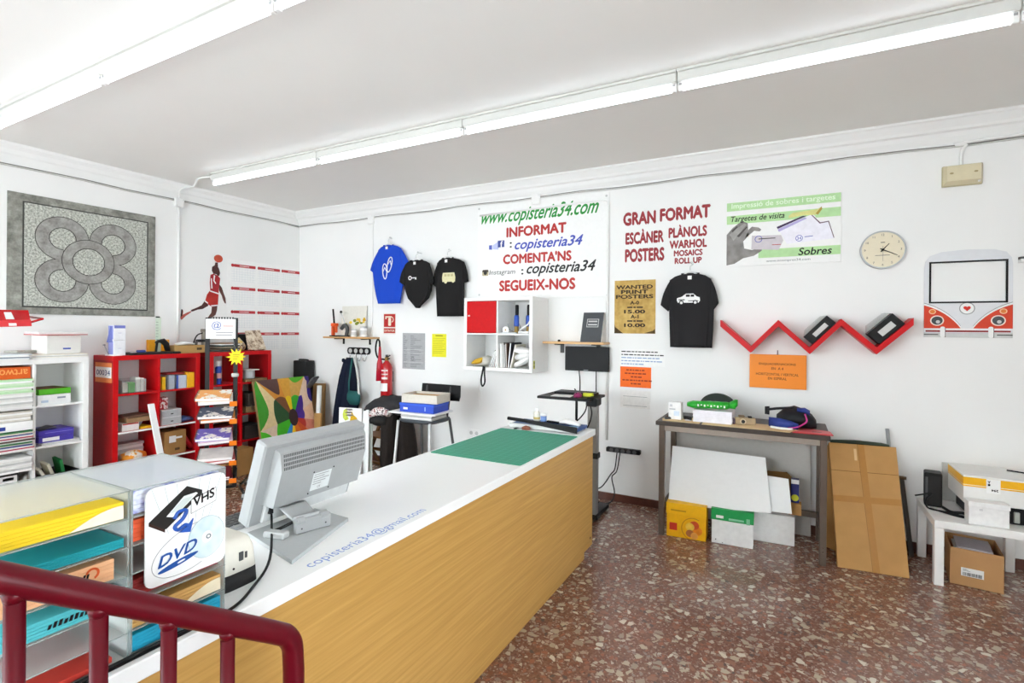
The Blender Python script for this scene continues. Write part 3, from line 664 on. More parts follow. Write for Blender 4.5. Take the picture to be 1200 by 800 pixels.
# ---- clock
p = bwall(1034, 293); M = TR(BACK, p[0], YB, p[1]); t = thing('wall_clock', 'round cream wall clock with thin metal rim and black hands', 'clock', (p[0], YB, p[1])); r_ = .150
b = MB(M); b.ring((0, 0), r_ - .010, r_, 0, .034, SILVER, n=48); b.build('rim', t)
b = MB(M); b.disc((0, 0), r_ - .009, r_ - .009, 0, .024, mat('#e6dcc2', .6, noise=.03), n=48); b.build('dial', t)
b = MB(M)
for k in range(1, 13):
    g = R(90 - 30 * k); b.text(str(k), mat('#4e4a44', .6), Matrix.Translation((0, 0, .0246)), .118 * math.cos(g), .118 * math.sin(g), h=.017)
b.box(-.014, .014, .055, .061, .024, .0246, mat('#6e675c', .6), 0); b.box(-.05, .045, -.046, -.041, .024, .0246, mat('#8f877a', .6), 0); b.build('numerals', t)
def hand(ang, ln_, w_, name, z):
    Mh = M @ Matrix.Rotation(R(-ang), 4, 'Z'); hb = MB(Mh); hb.prism([(-w_, -.02), (w_, -.02), (w_ * .5, ln_), (-w_ * .5, ln_)], z, z + .0015, BLACK); hb.build(name, t)
hand(41, .062, .0045, 'hour_hand', .027); hand(117, .105, .0035, 'minute_hand', .030)
hb = MB(M); hb.box(-.0008, .0008, -.09, .03, .0325, .0335, DGREY, 0); hb.disc((0, 0), .008, .008, .026, .035, BLACK, n=16); hb.build('second_hand', t)
# ---- emergency light
p = bwall(1126.5, 206); M = TR(BACK, p[0], YB, p[1]); t = thing('emergency_light', 'yellowed emergency light box high on the wall at the right', 'emergency light', (p[0], YB, p[1]))
xa, xb = bwall(1102, 207)[0], bwall(1149, 204)[0]; w = xb - xa; h = .155
b = MB(M); b.box(-w/2, w/2, -h/2, h/2, 0, .028, mat('#bdb38e', .5), .004); b.build('base', t)
b = MB(M); vs = [(-w/2 + .004, -h/2 + .004, .028), (w/2 - .004, -h/2 + .004, .028), (w/2 - .004, h/2 - .004, .028), (-w/2 + .004, h/2 - .004, .028), (-w/2 + .02, -h/2 + .03, .065), (w/2 - .02, -h/2 + .03, .065), (w/2 - .02, h/2 - .012, .065), (-w/2 + .02, h/2 - .012, .065)]
b.add(vs, [(0, 1, 5, 4), (1, 2, 6, 5), (2, 3, 7, 6), (3, 0, 4, 7), (4, 5, 6, 7), (0, 3, 2, 1)], mat('#d5cbaa', .35, noise=.08, scale=8)); b.build('diffuser', t)
b = MB(M); b.disc((w/2 - .025, -h/2 + .02), .008, .008, .03, .055, WHITE, n=12)
for s in (-1, 1): b.disc((s * w * .3, .01), .012, .007, .065, .0658, mat('#a3946a', .5), n=14)
b.build('indicator', t)
# ---- photo frame shaped like a van front
t, M, x0, x1, z0, z1 = sheet('van_photo_frame', 'cardboard photo frame shaped like the front of a red and white van', 'photo frame', (1083, 296), (1186, 396), WPAPER, .004)
bpy.data.objects.remove(t.children[0])
w, h = x1 - x0, z1 - z0; M2 = TR(M, x0, -.002, z0); VW = mat('#dfe0e3', .55, noise=.02); VRD = mat('#d23a14', .5, noise=.03)
def rim(o, i): return [tuple(v) for v in o] + [o[0]] + [i[0]] + list(reversed(i[1:])) + [i[0]]
outer = [(0, 0), (w, 0), (w, .83 * h), (.985 * w, .90 * h), (.93 * w, .965 * h), (.80 * w, 1.0 * h), (.5 * w, 1.012 * h), (.20 * w, .995 * h), (.07 * w, .955 * h), (.015 * w, .89 * h), (0, .82 * h)]
wx0, wx1, wz0, wz1 = .082 * w, .925 * w, .415 * h, .865 * h
b = MB(M2)
b.prism([(0, 0), (w, 0), (w, wz0), (0, wz0)], 0, .008, VW); b.prism([(0, wz0), (wx0, wz0), (wx0, .82 * h), (0, .82 * h)], 0, .008, VW); b.prism([(wx1, wz0), (w, wz0), (w, .83 * h), (wx1, wz1 - .03 * h)], 0, .008, VW)
b.prism([(wx0, .82 * h), (wx0, wz1), (wx1, wz1), (wx1, wz1 - .03 * h), (w, .83 * h)] + outer[3:], 0, .008, VW); b.build('board', t)
b = MB(M2); e_ = .012
for (a0_, a1_, c0_, c1_) in ((wx0 - e_, wx1 + e_, wz0 - e_, wz0), (wx0 - e_, wx1 + e_, wz1, wz1 + e_), (wx0 - e_, wx0, wz0, wz1), (wx1, wx1 + e_, wz0, wz1)): b.box(a0_, a1_, c0_, c1_, .0005, .0115, BLACK, .001)
b.build('window_surround', t)
def curve(pa, pb, pc, n=10): return [((1 - k / n) ** 2 * pa[0] + 2 * (k / n) * (1 - k / n) * pb[0] + (k / n) ** 2 * pc[0], (1 - k / n) ** 2 * pa[1] + 2 * (k / n) * (1 - k / n) * pb[1] + (k / n) ** 2 * pc[1]) for k in range(n + 1)]
for sgn in (0, 1):
    def fx(u): return (1 - u if sgn else u) * w
    arc = curve((0, .375), (.28, .30), (.43, .105))
    b = MB(M2); b.prism([(fx(u), v * h) for u, v in arc] + [(fx(0), .105 * h)], .008, .0092, VRD); b.build('red_panel', t)
    b = MB(M2); b.prism([(fx(u), v * h) for u, v in arc] + [(fx(u), (v + .022) * h) for u, v in reversed(arc)], .008, .0096, WHITE); b.prism([(fx(u), (v + .022) * h) for u, v in arc] + [(fx(u), (v + .030) * h) for u, v in reversed(arc)], .008, .0094, GREY); b.build('chrome_line', t)
    b = MB(M2); c_ = (fx(.155), .195 * h); b.disc(c_, .082 * w, .06 * h, .0092, .0102, mat('#f0dfd2', .4)); b.disc(c_, .066 * w, .048 * h, .0102, .011, mat('#3c4245', .3, noise=.4, scale=30)); b.disc((c_[0] + .01 * w, c_[1] - .015 * h), .025 * w, .02 * h, .011, .0115, LGREY, n=14); b.build('headlamp', t)
    b = MB(M2); c_ = (fx(.10), .30 * h); b.disc(c_, .042 * w, .03 * h, .0092, .0102, mat('#f2c89a', .4)); b.disc(c_, .030 * w, .021 * h, .0102, .0108, mat('#e07a28', .4)); b.build('indicator_lamp', t)
b = MB(M2); b.ring((.5 * w, .335 * h), .078 * w, .09 * w, .008, .0095, GREY); b.disc((.5 * w, .335 * h), .078 * w, .078 * w, .008, .009, WHITE)
hp = []
for k in range(40):
    g = 2 * math.pi * k / 40; hp.append((.5 * w + .0026 * w * 16 * math.sin(g) ** 3, .335 * h + .0026 * w * (13 * math.cos(g) - 5 * math.cos(2 * g) - 2 * math.cos(3 * g) - math.cos(4 * g))))
b.prism(hp, .009, .0102, mat('#cf2a18', .5)); b.build('heart_badge', t)
b = MB(M2); b.box(0, w, .0, .055 * h, .008, .010, LGREY, .001); b.box(.02 * w, .98 * w, .062 * h, .082 * h, .008, .0098, mat('#8d2018', .5), .0005); b.box(.0, w, .085 * h, .103 * h, .008, .0102, WHITE, .0005)
b.box(.0, .17 * w, .026 * h, .036 * h, .010, .0106, BLACK, 0); b.box(.83 * w, w, .026 * h, .036 * h, .010, .0106, BLACK, 0)
for u in (.22, .765): b.prism(rrect((u - .028) * w, (u + .028) * w, .0, .125 * h, .012), .010, .0125, WHITE); b.box((u + .028) * w, (u + .036) * w, 0, .11 * h, .010, .0122, DGREY, 0)
b.build('bumper', t)
# a dark rail that enters at the right edge
xa, za = bwall(1193, 303); MB_ = MB(); MB_.box(xa, xa + .5, 4.955, 5.0, za - .008, za + .010, DGREY, .002); MB_.box(xa, xa + .5, 4.94, 5.0, za - .03, za - .008, WHITE, .002)
single('wall_ledge', MB_, 'thin dark-topped ledge just entering at the right edge beside the van frame', 'shelf')
# ---- parchment poster
t, M, x0, x1, z0, z1 = sheet('parchment_poster', 'old parchment style poster under the red wall words', 'poster', (720.5, 329), (768, 391), PARCH, .003)
INK = mat('#3b2a18', .7)
for (py, wp, hp, s, bo) in ((336.2, 42, 4.3, 'WANTED', .05), (341.8, 31, 4.3, 'PRINT', .05), (347.4, 43, 4.3, 'POSTERS', .05), (354.5, 10, 4, 'A-0', .04), (365, 24, 4, '15.00', .05), (370.8, 9, 4, 'A-1', .04), (381, 24, 4, '10.00', .05)):
    ln(t, M, 743.8, py, wp, hp, s, INK, d=.0036, bold=.04)
for py in (360, 376):
    za = bwall(743.8, py)[1]; b = MB(TR(M, 0, -.0034, 0))
    for u0, u1 in ((.32, .45), (.47, .53), (.55, .70)): b.box(x0 + (x1 - x0) * u0, x0 + (x1 - x0) * u1, za - .007, za + .007, 0, .0004, INK, 0)
    b.build('print_line', t)
b = MB(TR(M, 0, -.0032, 0))
b.prism([(x0 + .002, z0 + .09), (x0 + .012, z0 + .06), (x0 + .09, z0 + .0), (x0, z0)], 0, .0004, mat('#4e3b1e', .8, noise=.4, scale=40)); b.prism([(x1 - .11, z0 + .004), (x1 - .02, z0 + .03), (x1 - .004, z0 + .05), (x1 - .002, z0 + .002)], 0, .0004, mat('#57431f', .8, noise=.4, scale=40)); b.build('burnt_corner', t)
# ---- notice, orange notice, faint sheet
t, M, x0, x1, z0, z1 = sheet('printed_notice', 'white notice with dark and blue lines of print under the parchment poster', 'notice', (726, 409), (779, 430), WPAPER, .0022)
for k, (m_, ww) in enumerate(((LK, .86), (LK, .92), (mat('#8ea6cc', .7), .88), (mat('#8ea6cc', .7), .90), (mat('#8ea6cc', .7), .45))):
    b = MB(TR(M, 0, -.0024, 0)); zz = z1 - (z1 - z0) * (.13 + .19 * k); rnd = random.Random(k); xx = x0 + .02
    while xx < x0 + (x1 - x0) * ww:
        l_ = rnd.uniform(.012, .05); b.box(xx, min(xx + l_, x1 - .01), zz - .005, zz + .005, 0, .0004, m_, 0); xx += l_ + .008
    b.build('print_line', t)
t, M, x0, x1, z0, z1 = sheet('orange_notice', 'small bright orange paper notice with lines of print, left of the bench', 'notice', (727, 429), (763, 455), mat('#f0690c', .6, noise=.02), .0026)
for k, ww in enumerate((.6, .7, .3, .85, .3)):
    b = MB(TR(M, 0, -.0028, 0)); zz = z1 - (z1 - z0) * (.16 + .165 * k); rnd = random.Random(k + 9); xc = (x0 + x1) / 2; xx = xc - (x1 - x0) * ww / 2
    while xx < xc + (x1 - x0) * ww / 2:
        l_ = rnd.uniform(.012, .04); b.box(xx, xx + l_, zz - .006, zz + .006, 0, .0004, mat('#8a2c0c', .7), 0); xx += l_ + .008
    b.build('print_line', t)
t, M, x0, x1, z0, z1 = sheet('faint_sheet', 'pale paper sheet with faint lines hanging under the small orange notice', 'paper', (727, 456), (762, 479.5), mat('#eceae6', .7), .0022)
for k in range(2): MB(TR(M, 0, -.0024, 0)).box(x0 + .03, x1 - .03, z1 - .06 - .09 * k, z1 - .064 - .09 * k, 0, .0004, GREY, 0).build('print_line', t)
# ---- orange hanging sign
(x0, z1), (x1, z0) = bwall(878.5, 414.5, 4.97), bwall(945, 457, 4.97)
t = thing('orange_sign', 'larger orange panel with four lines of print hanging under the red zigzag shelf', 'sign', ((x0 + x1) / 2, 4.97, (z0 + z1) / 2)); M = TR(BACK, 0, 4.985, 0)
MB(M).box(x0, x1, z0, z1, 0, .014, mat('#f08a1c', .45, noise=.04, scale=5), .002).build('panel', t)
for (py, wp, s) in ((426, 43, 'ENQUADERNACIONS'), (431.5, 14, 'EN  A 4'), (437.5, 50, 'HORITZONTAL I VERTICAL'), (443, 22, 'EN ESPIRAL')):
    (xa, za), (xb, _) = bwall(911 - wp / 2, py, 4.97), bwall(911 + wp / 2, py, 4.97)
    bb = MB(TR(M, 0, -.0146, 0)); bb.text(s, mat('#6b3208', .7), Matrix.Identity(4), (xa + xb) / 2, za, w=xb - xa, h=.021, bold=.01); bb.build('lettering', t)
xm = (x0 + x1) / 2; MB().tube([(xm, 4.998, z1 + .035), (xm, 4.975, z1 + .03), (xm, 4.975, z1 - .005)], .004, DGREY, 8).build('hook', t)
# ---- fire sign, grey sheet, yellow sheet
t, M, x0, x1, z0, z1 = sheet('extinguisher_sign', 'red fire extinguisher sign with white pictogram over the extinguisher', 'sign', (449.5, 367), (464, 391.5), mat('#e9e4dc', .4), .003)
b = MB(TR(M, 0, -.003, 0)); w, h = x1 - x0, z1 - z0; SR = mat('#b5201c', .4); b.box(x0 + w * .05, x1 - w * .05, z0 + h * .34, z1 - h * .04, 0, .0006, SR, 0); b.box(x0 + w * .05, x1 - w * .05, z0 + h * .05, z0 + h * .28, 0, .0006, SR, 0); b.build('red_field', t)
b = MB(TR(M, 0, -.0036, 0)); PC = mat('#f0e6cf', .4); b.prism(rrect(x0 + w * .40, x0 + w * .62, z0 + h * .40, z0 + h * .78, .012), 0, .0005, PC); b.box(x0 + w * .2, x0 + w * .66, z0 + h * .79, z0 + h * .86, 0, .0005, PC, 0); b.ring((x0 + w * .64, z0 + h * .70), w * .13, w * .18, 0, .0005, PC, n=16, a0=R(-80), a1=R(110)); b.box(x0 + w * .16, x0 + w * .26, z0 + h * .72, z0 + h * .86, 0, .0005, PC, 0); b.build('pictogram', t)
b = MB(TR(M, 0, -.0037, 0)); b.text('EXTINTOR', PC, Matrix.Identity(4), (x0 + x1) / 2, z0 + h * .165, w=w * .8, h=h * .1, bold=.02); b.build('lettering', t)
t, M, x0, x1, z0, z1 = sheet('grey_info_sheet', 'grey printed information sheet right of the fire extinguisher', 'notice', (472, 390), (498, 433), mat('#a9aaab', .6), .003)
b = MB(TR(M, 0, -.0032, 0)); w, h = x1 - x0, z1 - z0; rnd = random.Random(4); LN = mat('#7f8081', .6); LT = mat('#c3c4c4', .6)
for k in range(22):
    zz = z1 - h * (.07 + .041 * k)
    b.box(x0 + w * .06, x0 + w * (.10 + rnd.random() * .14), zz - .006, zz, 0, .0004, LN, 0); b.box(x0 + w * .36, x0 + w * (.45 + rnd.random() * .45), zz - .006, zz, 0, .0004, LN, 0)
for v in (.44, .53, .18): b.box(x0 + w * .05, x1 - w * .06, z0 + h * v, z0 + h * v + .006, 0, .0005, LT, 0)
b.ring((x0 + w * .46, z0 + h * .29), .016, .024, 0, .0006, LN, n=18); b.build('print', t)
t, M, x0, x1, z0, z1 = sheet('yellow_sheet', 'yellow paper sheet with lines of print pinned left of the cube shelf', 'notice', (506.5, 391), (523, 418.5), mat('#e8e22a', .6, noise=.03), .003)
b = MB(TR(M, 0, -.0032, 0)); w, h = x1 - x0, z1 - z0
b.box(x0 + w * .25, x0 + w * .75, z1 - h * .10, z1 - h * .06, 0, .0005, mat('#6a6a16', .6), 0)
for k in range(9): b.box(x0 + w * .06, x1 - w * (.06 + .1 * (k % 3)), z1 - h * (.2 + .08 * k), z1 - h * (.185 + .08 * k), 0, .0004, mat('#a8a51d', .6), 0)
b.build('print', t)
# ---- power strip and its cables
(x0, z1), (x1, z0) = bwall(711, 523, 4.97), bwall(750.5, 533, 4.97)
t = thing('power_strip', 'black power strip fixed low on the wall left of the bench', 'power strip', ((x0 + x1) / 2, 5, z0)); b = MB(); b.box(x0, x1, 4.945, 5.0, z0, z1, BLACK, .006); b.build('body', t)
for k in range(5): MB(TR(BACK, x0 + (x1 - x0) * (.16 + .17 * k), 4.945, (z0 + z1) / 2)).disc((0, 0), .020, .020, 0, .002, DGREY, n=16).build('outlet', t)
xa = x0 + (x1 - x0) * .35
b = MB(); b.tube(spline([(xa, 4.93, z0 + .01), (xa - .02, 4.93, z0 - .15), (xa - .06, 4.93, .28), (xa - .17, 4.92, .13), (xa - .30, 4.9, .16), (xa - .36, 4.88, .42), (xa - .37, 4.87, .72)], 6), .006, BLACK, 7)
b.tube(spline([(xa + .03, 4.93, z0 + .01), (xa + .0, 4.93, z0 - .17), (xa - .05, 4.93, .25), (xa - .02, 4.92, .10), (xa - .06, 4.88, .012), (xa - .2, 4.86, .012), (xa - .34, 4.85, .04)], 6), .006, BLACK, 7)
single('power_cables', b, 'pair of black cables hanging from the power strip to the floor', 'cable')
# ---- red zigzag shelf
zp = [(-.527, 1.76), (-.276, 1.525), (-.066, 1.792), (.162, 1.523), (.378, 1.797), (.604, 1.53), (.848, 1.792)]
pz = [bwall(x, y, 4.80) for x, y in ((844, 378.5), (879.5, 409.5), (912, 378.5), (949, 411), (986, 377.5), (1027.5, 411), (1071, 376.5))]
off = .021; up = [(x, z + off * 1.3) for x, z in pz]; dn = [(x, z - off * 1.3) for x, z in pz]
t = thing('zigzag_shelf', 'red lacquered zigzag wall shelf under the clock', 'shelf', (pz[3][0], 5, pz[3][1]))
Mz = TR(BACK, 0, 5.0, 0)
for k in range(6):
    a_, c_ = Vector(pz[k]), Vector(pz[k + 1])
    MB(Mz).prism([up[k], dn[k], dn[k + 1], up[k + 1]], 0, .195, RED).build('board', t)
def box_on(seg, u0, u1, hh, y0_, y1_):
    a_, c_ = Vector(up[seg]), Vector(up[seg + 1]); dr = (c_ - a_).normalized(); nr = Vector((-dr.y, dr.x))
    if nr.y < 0: nr = -nr
    p_, q_ = a_.lerp(c_, u0), a_.lerp(c_, u1); nr = nr * hh
    return [p_, q_, q_ + nr, p_ + nr]
for (seg, u0, u1, hh, lb, di) in ((3, .10, .86, .085, 'black tape case leaning in the middle notch of the zigzag shelf', .15), (5, .10, .80, .11, 'larger black case under clear film in the right notch of the zigzag shelf', .17)):
    pl = box_on(seg, u0, u1, hh, 0, 0); c_ = (pl[0] + pl[2]) / 2
    t = thing('tape_case', lb, 'case', (c_.x, 4.88, min(p_.y for p_ in pl)))
    e_ = .003; sh = (pl[3] - pl[0]).normalized() * e_; pl = [p_ + sh for p_ in pl]
    MB(Mz).prism(pl, .03, di, BLACK).build('case', t)
    def mixp(u, v): return pl[0].lerp(pl[1], u).lerp(pl[3].lerp(pl[2], u), v)
    MB(Mz).prism([mixp(.25, .25), mixp(.78, .25), mixp(.78, .68), mixp(.25, .68)], di, di + .0015, LGREY).build('label', t)
    MB(Mz).prism([mixp(-.0, 1.0), mixp(1.0, 1.0), mixp(.85, 1.35), mixp(.2, 1.4)], .04, di - .02, CLEAR).build('film', t)
# ---- wooden shelf with a dark book, flat screen
xa, xb = onY(637, 401, 4.84).x, onY(709, 401, 4.84).x; zt = onY(670, 400.5, 4.82).z
t = thing('wooden_shelf', 'short pale wood wall shelf above the black screen', 'shelf', ((xa + xb) / 2, 5, zt)); MB().box(xa, xb, 4.81, 5.0, zt - .022, zt, OAKX, .004).build('board', t)
for u in (.22, .82):
    xx = xa + (xb - xa) * u; s = MB(); s.box(xx - .02, xx + .02, 4.83, 5.0, zt - .034, zt - .022, DGREY, .002); s.box(xx - .02, xx + .02, 4.988, 5.0, zt - .12, zt - .03, DGREY, .002); s.build('bracket', t)
single('marker_cap', MB().lathe([(.012, 0), (.014, .004), (.014, .016), (.010, .020)], BLACK, (xa + (xb - xa) * .25, 4.86, zt), 16), 'tiny black cap lying on the wooden wall shelf', 'cap')
bx0, bx1 = onY(680, 395, 4.88).x, onY(704, 395, 4.88).x; bh = onY(690, 366, 4.93).z - zt
t = thing('display_book', 'dark grey hardback standing on the wooden wall shelf', 'book', ((bx0 + bx1) / 2, 4.9, zt))
q = [(bx0, 4.875, zt + .001), (bx1, 4.875, zt + .001), (bx1 + .01, 4.945, zt + bh), (bx0 + .012, 4.945, zt + bh)]
MB().slab(q, .006, mat('#44474b', .6)).build('cover', t); MB().slab([(Vector(p) + Vector((0, .008, .0))) for p in q], .02, WPAPER).build('pages', t)
ux, uz = Vector(q[1]) - Vector(q[0]), Vector(q[3]) - Vector(q[0])
def bq(u, v, o=-.0015): return Vector(q[0]) + ux * u + uz * v + Vector((0, o, 0))
s = MB(); s.slab([bq(.22, .50), bq(.80, .50), bq(.80, .78), bq(.22, .78)], .0005, LGREY); s.slab([bq(.25, .52, -.002), bq(.77, .52, -.002), bq(.77, .76, -.002), bq(.25, .76, -.002)], .0004, mat('#44474b', .6))
for v in (.56, .67): s.slab([bq(.29, v, -.0025), bq(.73, v, -.0025), bq(.73, v + .05, -.0025), bq(.29, v + .05, -.0025)], .0004, LGREY)
s.build('title_panel', t)
(x0, z1), (x1, z0) = bwall(662, 405.5, 4.93), bwall(713, 436, 4.93)
t = thing('flat_screen', 'black flat screen mounted on the wall below the wooden shelf', 'screen', ((x0 + x1) / 2, 5, z0))
MB().box(x0, x1, 4.935, 4.97, z0, z1, BLACK, .005).build('case', t)
MB().box(x0 + .012, x1 - .012, 4.9335, 4.936, z0 + .02, z1 - .012, mat('#0b0b0c', .45, spec=.2), 0).build('display', t)
MB().box((x0 + x1) / 2 - .1, (x0 + x1) / 2 + .1, 4.97, 5.0, (z0 + z1) / 2 - .06, (z0 + z1) / 2 + .06, DGREY, .003).build('wall_mount', t)
MB().box((x0 + x1) / 2 - .03, (x0 + x1) / 2 + .02, 4.9325, 4.935, z0 + .006, z0 + .014, GREY, 0).build('badge', t)
SCRX0, SCRX1, SCRZ = x0, x1, z0
# ---- white cube shelf
x0, x1, z0, z1, yf = -3.045, -2.232, onY(584, 435, 4.61).z, onY(584, 348, 4.61).z, 4.61
t = thing('cube_shelf', 'white wall shelf of four cubes, one closed by a red door', 'shelf', ((x0 + x1) / 2, 5, z0)); e = .036; ei = .016; xm, zm = (x0 + x1) / 2, (z0 + z1) / 2
b = MB(); b.box(x0, x1, yf, 4.998, z1 - e, z1, WHITE); b.box(x0, x1, yf, 4.998, z0, z0 + e, WHITE); b.box(x0, x0 + e, yf, 4.998, z0 + e, z1 - e, WHITE); b.box(x1 - e, x1, yf, 4.998, z0 + e, z1 - e, WHITE); b.build('case', t)
MB().box(xm - ei/2, xm + ei/2, yf + .004, 4.995, z0 + e, z1 - e, WHITE, .001).build('divider', t); MB().box(x0 + e, x1 - e, yf + .005, 4.995, zm - ei/2, zm + ei/2, WHITE, .001).build('shelf_board', t)
dd = MB().box(x0 + e + .004, xm - ei/2 - .004, yf - .002, yf + .016, zm + ei/2 + .004, z1 - e - .004, mat('#c4060e', .5, spec=.2, name='red_door'), .002).build('door', t)
MB(TR(BACK, x0 + e + .035, yf - .002, (zm + z1) / 2)).disc((0, 0), .009, .009, 0, .012, WHITE, n=14).build('knob', dd)
pl_ = MB(); pl_.prism([(-.018, -.04), (.018, -.04), (.018, .04), (-.018, .04)], 0, .001, mat('#c9c84a', .6), TR(LEFT, x1, yf + .045, z0 + .08)); pl_.ring((0, .018), .006, .011, .001, .0016, BLACK, TR(LEFT, x1, yf + .045, z0 + .08), n=14); pl_.ring((0, -.018), .006, .011, .001, .0016, BLACK, TR(LEFT, x1, yf + .045, z0 + .08), n=14); pl_.build('sticker', t)
CZ0, CZM = z0 + e, zm + ei/2
# two blue-handled heat guns upper right
for k, (u, lb) in enumerate(((.35, 'left one of two blue and black hand tools standing in the upper right cube'), (.74, 'right one of two blue and black hand tools standing in the upper right cube'))):
    cx = xm + ei + (x1 - e - xm - ei) * u
    t = thing('hand_tool', lb, 'tool', (cx, 4.78, CZM), 0, 'hand tools in the cube shelf')
    MB().lathe([(.035, 0), (.036, .01), (.026, .02), (.022, .06), (.024, .075)], BRASS, (cx, 4.78, CZM), 20).build('base', t)
    MB().lathe([(.026, .075), (.028, .09), (.027, .17), (.022, .19)], mat('#2b52b0', .4), (cx, 4.78, CZM), 20).build('grip', t)
    MB().lathe([(.018, .19), (.019, .2), (.019, .285), (.015, .30)], BLACK, (cx + .004, 4.78, CZM), 18).build('neck', t)
    MB().tube(spline([(cx - .02, 4.75, CZM + .02), (cx - .04, 4.70, CZM + .04), (cx - .05, 4.68, CZM + .10)], 5), .005, CHROME, 8).build('lever', t)
cx = xm + .075; t = thing('tape_disc', 'small white reel lying in front of the hand tools in the cube shelf', 'reel', (cx, 4.66, CZM)); MB(TR(BACK, cx, 4.68, CZM + .037)).ring((0, 0), .010, .036, 0, .022, WHITE, n=24).build('reel', t); MB(TR(BACK, cx, 4.68, CZM + .037)).disc((0, 0), .0098, .0098, 0, .020, BRASS, n=14).build('hub', t)
b = MB(); b.box(xm + .03, xm + .21, 4.63, 4.66, CZM, CZM + .014, SILVER, .002); single('steel_ruler', b, 'short steel bar lying at the front of the upper right cube', 'ruler')
cx = x1 - e - .075; b = MB(); b.tube(spline([(cx - .06, 4.66, CZM + .03), (cx - .02, 4.65, CZM + .06), (cx + .03, 4.66, CZM + .09), (cx + .05, 4.68, CZM + .13)], 5), .008, WHITE, 8); b.tube([(cx - .07, 4.66, CZM + .012), (cx + .05, 4.67, CZM + .014)], .012, WHITE, 8); b.tube([(cx + .045, 4.67, CZM + .012), (cx + .05, 4.68, CZM + .13)], .006, WHITE, 8)
single('white_clamp', b, 'white bent plastic clamp at the right of the hand tools in the cube shelf', 'clamp')
# magazines and folders in the lower cubes
lc = [('#6d2a2a', .010), ('#2b2f3a', .016), ('#8d3b30', .010), ('#3f4a57', .014), ('#1c1d20', .018), ('#5d6b78', .010)]; xx = xm - ei - .006
for k, (c_, tk) in enumerate(lc):
    tl = math.radians(8 + k * 2.5); hh = .235 - .012 * k; xx -= tk + .004
    M = Matrix.Translation((xx, 0, CZ0 + .001)) @ Matrix.Rotation(tl, 4, 'Y')
    b = MB(M); b.box(0, tk, 4.66, 4.88, 0, hh, mat(c_, .45), .001); b.box(tk * .2, tk * .8, 4.657, 4.875, .004, hh - .004, WPAPER, 0)
    single('magazine', b, ['dark red folder at the right end of the lower left cube', 'black slim folder second from right in the lower left cube', 'brick red booklet third from right in the lower left cube', 'slate grey folder fourth from right in the lower left cube', 'black binder fifth from right in the lower left cube', 'pale blue-grey leaflet leftmost in the lower left cube'][k], 'folder', 'folders in the lower left cube')
b = MB(); cx = x0 + e + .14
b.loft([((cx - .10, 4.74, CZ0 + .02), (0, .06, 0), (0, 0, .02)), ((cx - .04, 4.73, CZ0 + .045), (0, .09, 0), (0, 0, .045)), ((cx + .03, 4.73, CZ0 + .06), (0, .10, 0), (0, 0, .055)), ((cx + .10, 4.74, CZ0 + .06), (0, .07, 0), (0, 0, .04))], mat('#cfcac0', .7), 16, rip=lambda i, g: 1 + .12 * math.sin(5 * g + i))
t = thing('rag_heap', 'crumpled white and yellow cloth in the lower left cube', 'cloth', (cx, 4.74, CZ0)); b.build('cloth', t)
b = MB(); b.loft([((cx - .03, 4.64, CZ0 + .045), (.07, 0, .01), (0, .012, .02)), ((cx - .01, 4.63, CZ0 + .075), (.06, 0, .02), (0, .010, .015))], mat('#d0a52a', .6), 14); b.build('yellow_fold', t)
b = MB(); sx = x0 + e + .22; b.tube(spline([(sx, 4.60, z0 + e + .01), (sx - .01, 4.595, z0 - .02), (sx - .025, 4.595, z0 - .10), (sx - .01, 4.595, z0 - .16), (sx + .02, 4.595, z0 - .12), (sx + .015, 4.595, z0 - .03), (sx + .012, 4.60, z0 + e + .008)], 6), .009, BLACK, 8)
single('black_strap', b, 'black cord loop hanging below the lower left cube', 'cord')
rc = [('#c9c6c2', .03, .25), ('#8f8b86', .012, .26), ('#3a2f2a', .010, .24), ('#6b4a34', .014, .25), ('#23282f', .02, .26), ('#d9d4c4', .016, .25)]; xx = xm + ei + .004
for k, (c_, tk, hh) in enumerate(rc):
    tl = math.radians(-2 if k < 4 else 6 + 8 * (k - 4))
    M = Matrix.Translation((xx, 0, CZ0 + .001)) @ Matrix.Rotation(tl, 4, 'Y'); b = MB(M); b.box(0, tk, 4.65, 4.88, 0, hh, mat(c_, .5), .001); b.box(tk * .25, tk * .75, 4.647, 4.87, .004, hh - .004, WPAPER, 0); xx += tk + .005
    single('folder', b, ['thick white file at the left end of the lower right cube', 'grey file second from left in the lower right cube', 'thin dark file third from left in the lower right cube', 'brown file fourth from left in the lower right cube', 'navy file fifth from left in the lower right cube', 'cream file leaning sixth from left in the lower right cube'][k], 'file', 'files in the lower right cube')
for k, (dx, dz, a_, lb) in enumerate(((.0, .07, 25, 'rolled white plastic sleeve low in the lower right cube'), (.05, .13, 12, 'rolled white paper lying higher in the lower right cube'), (.02, .18, -5, 'topmost crumpled white sheet in the lower right cube'))):
    c0 = Vector((xx + .12 + dx * .3, 4.68, CZ0 + dz)); dv = Vector((math.cos(R(a_)), .1, math.sin(R(a_)))) * .085
    b = MB(); b.loft([(c0 - dv, (0, .05, 0), (0, 0, .026)), (c0 - dv * .3, (0, .06, .01), (0, 0, .034)), (c0 + dv * .4, (0, .055, 0), (0, 0, .03)), (c0 + dv, (0, .045, 0), (0, 0, .022))], WPAPER, 14, rip=lambda i, g, k=k: 1 + .1 * math.sin(4 * g + i + k))
    single('paper_roll', b, lb, 'paper', 'papers in the lower right cube')

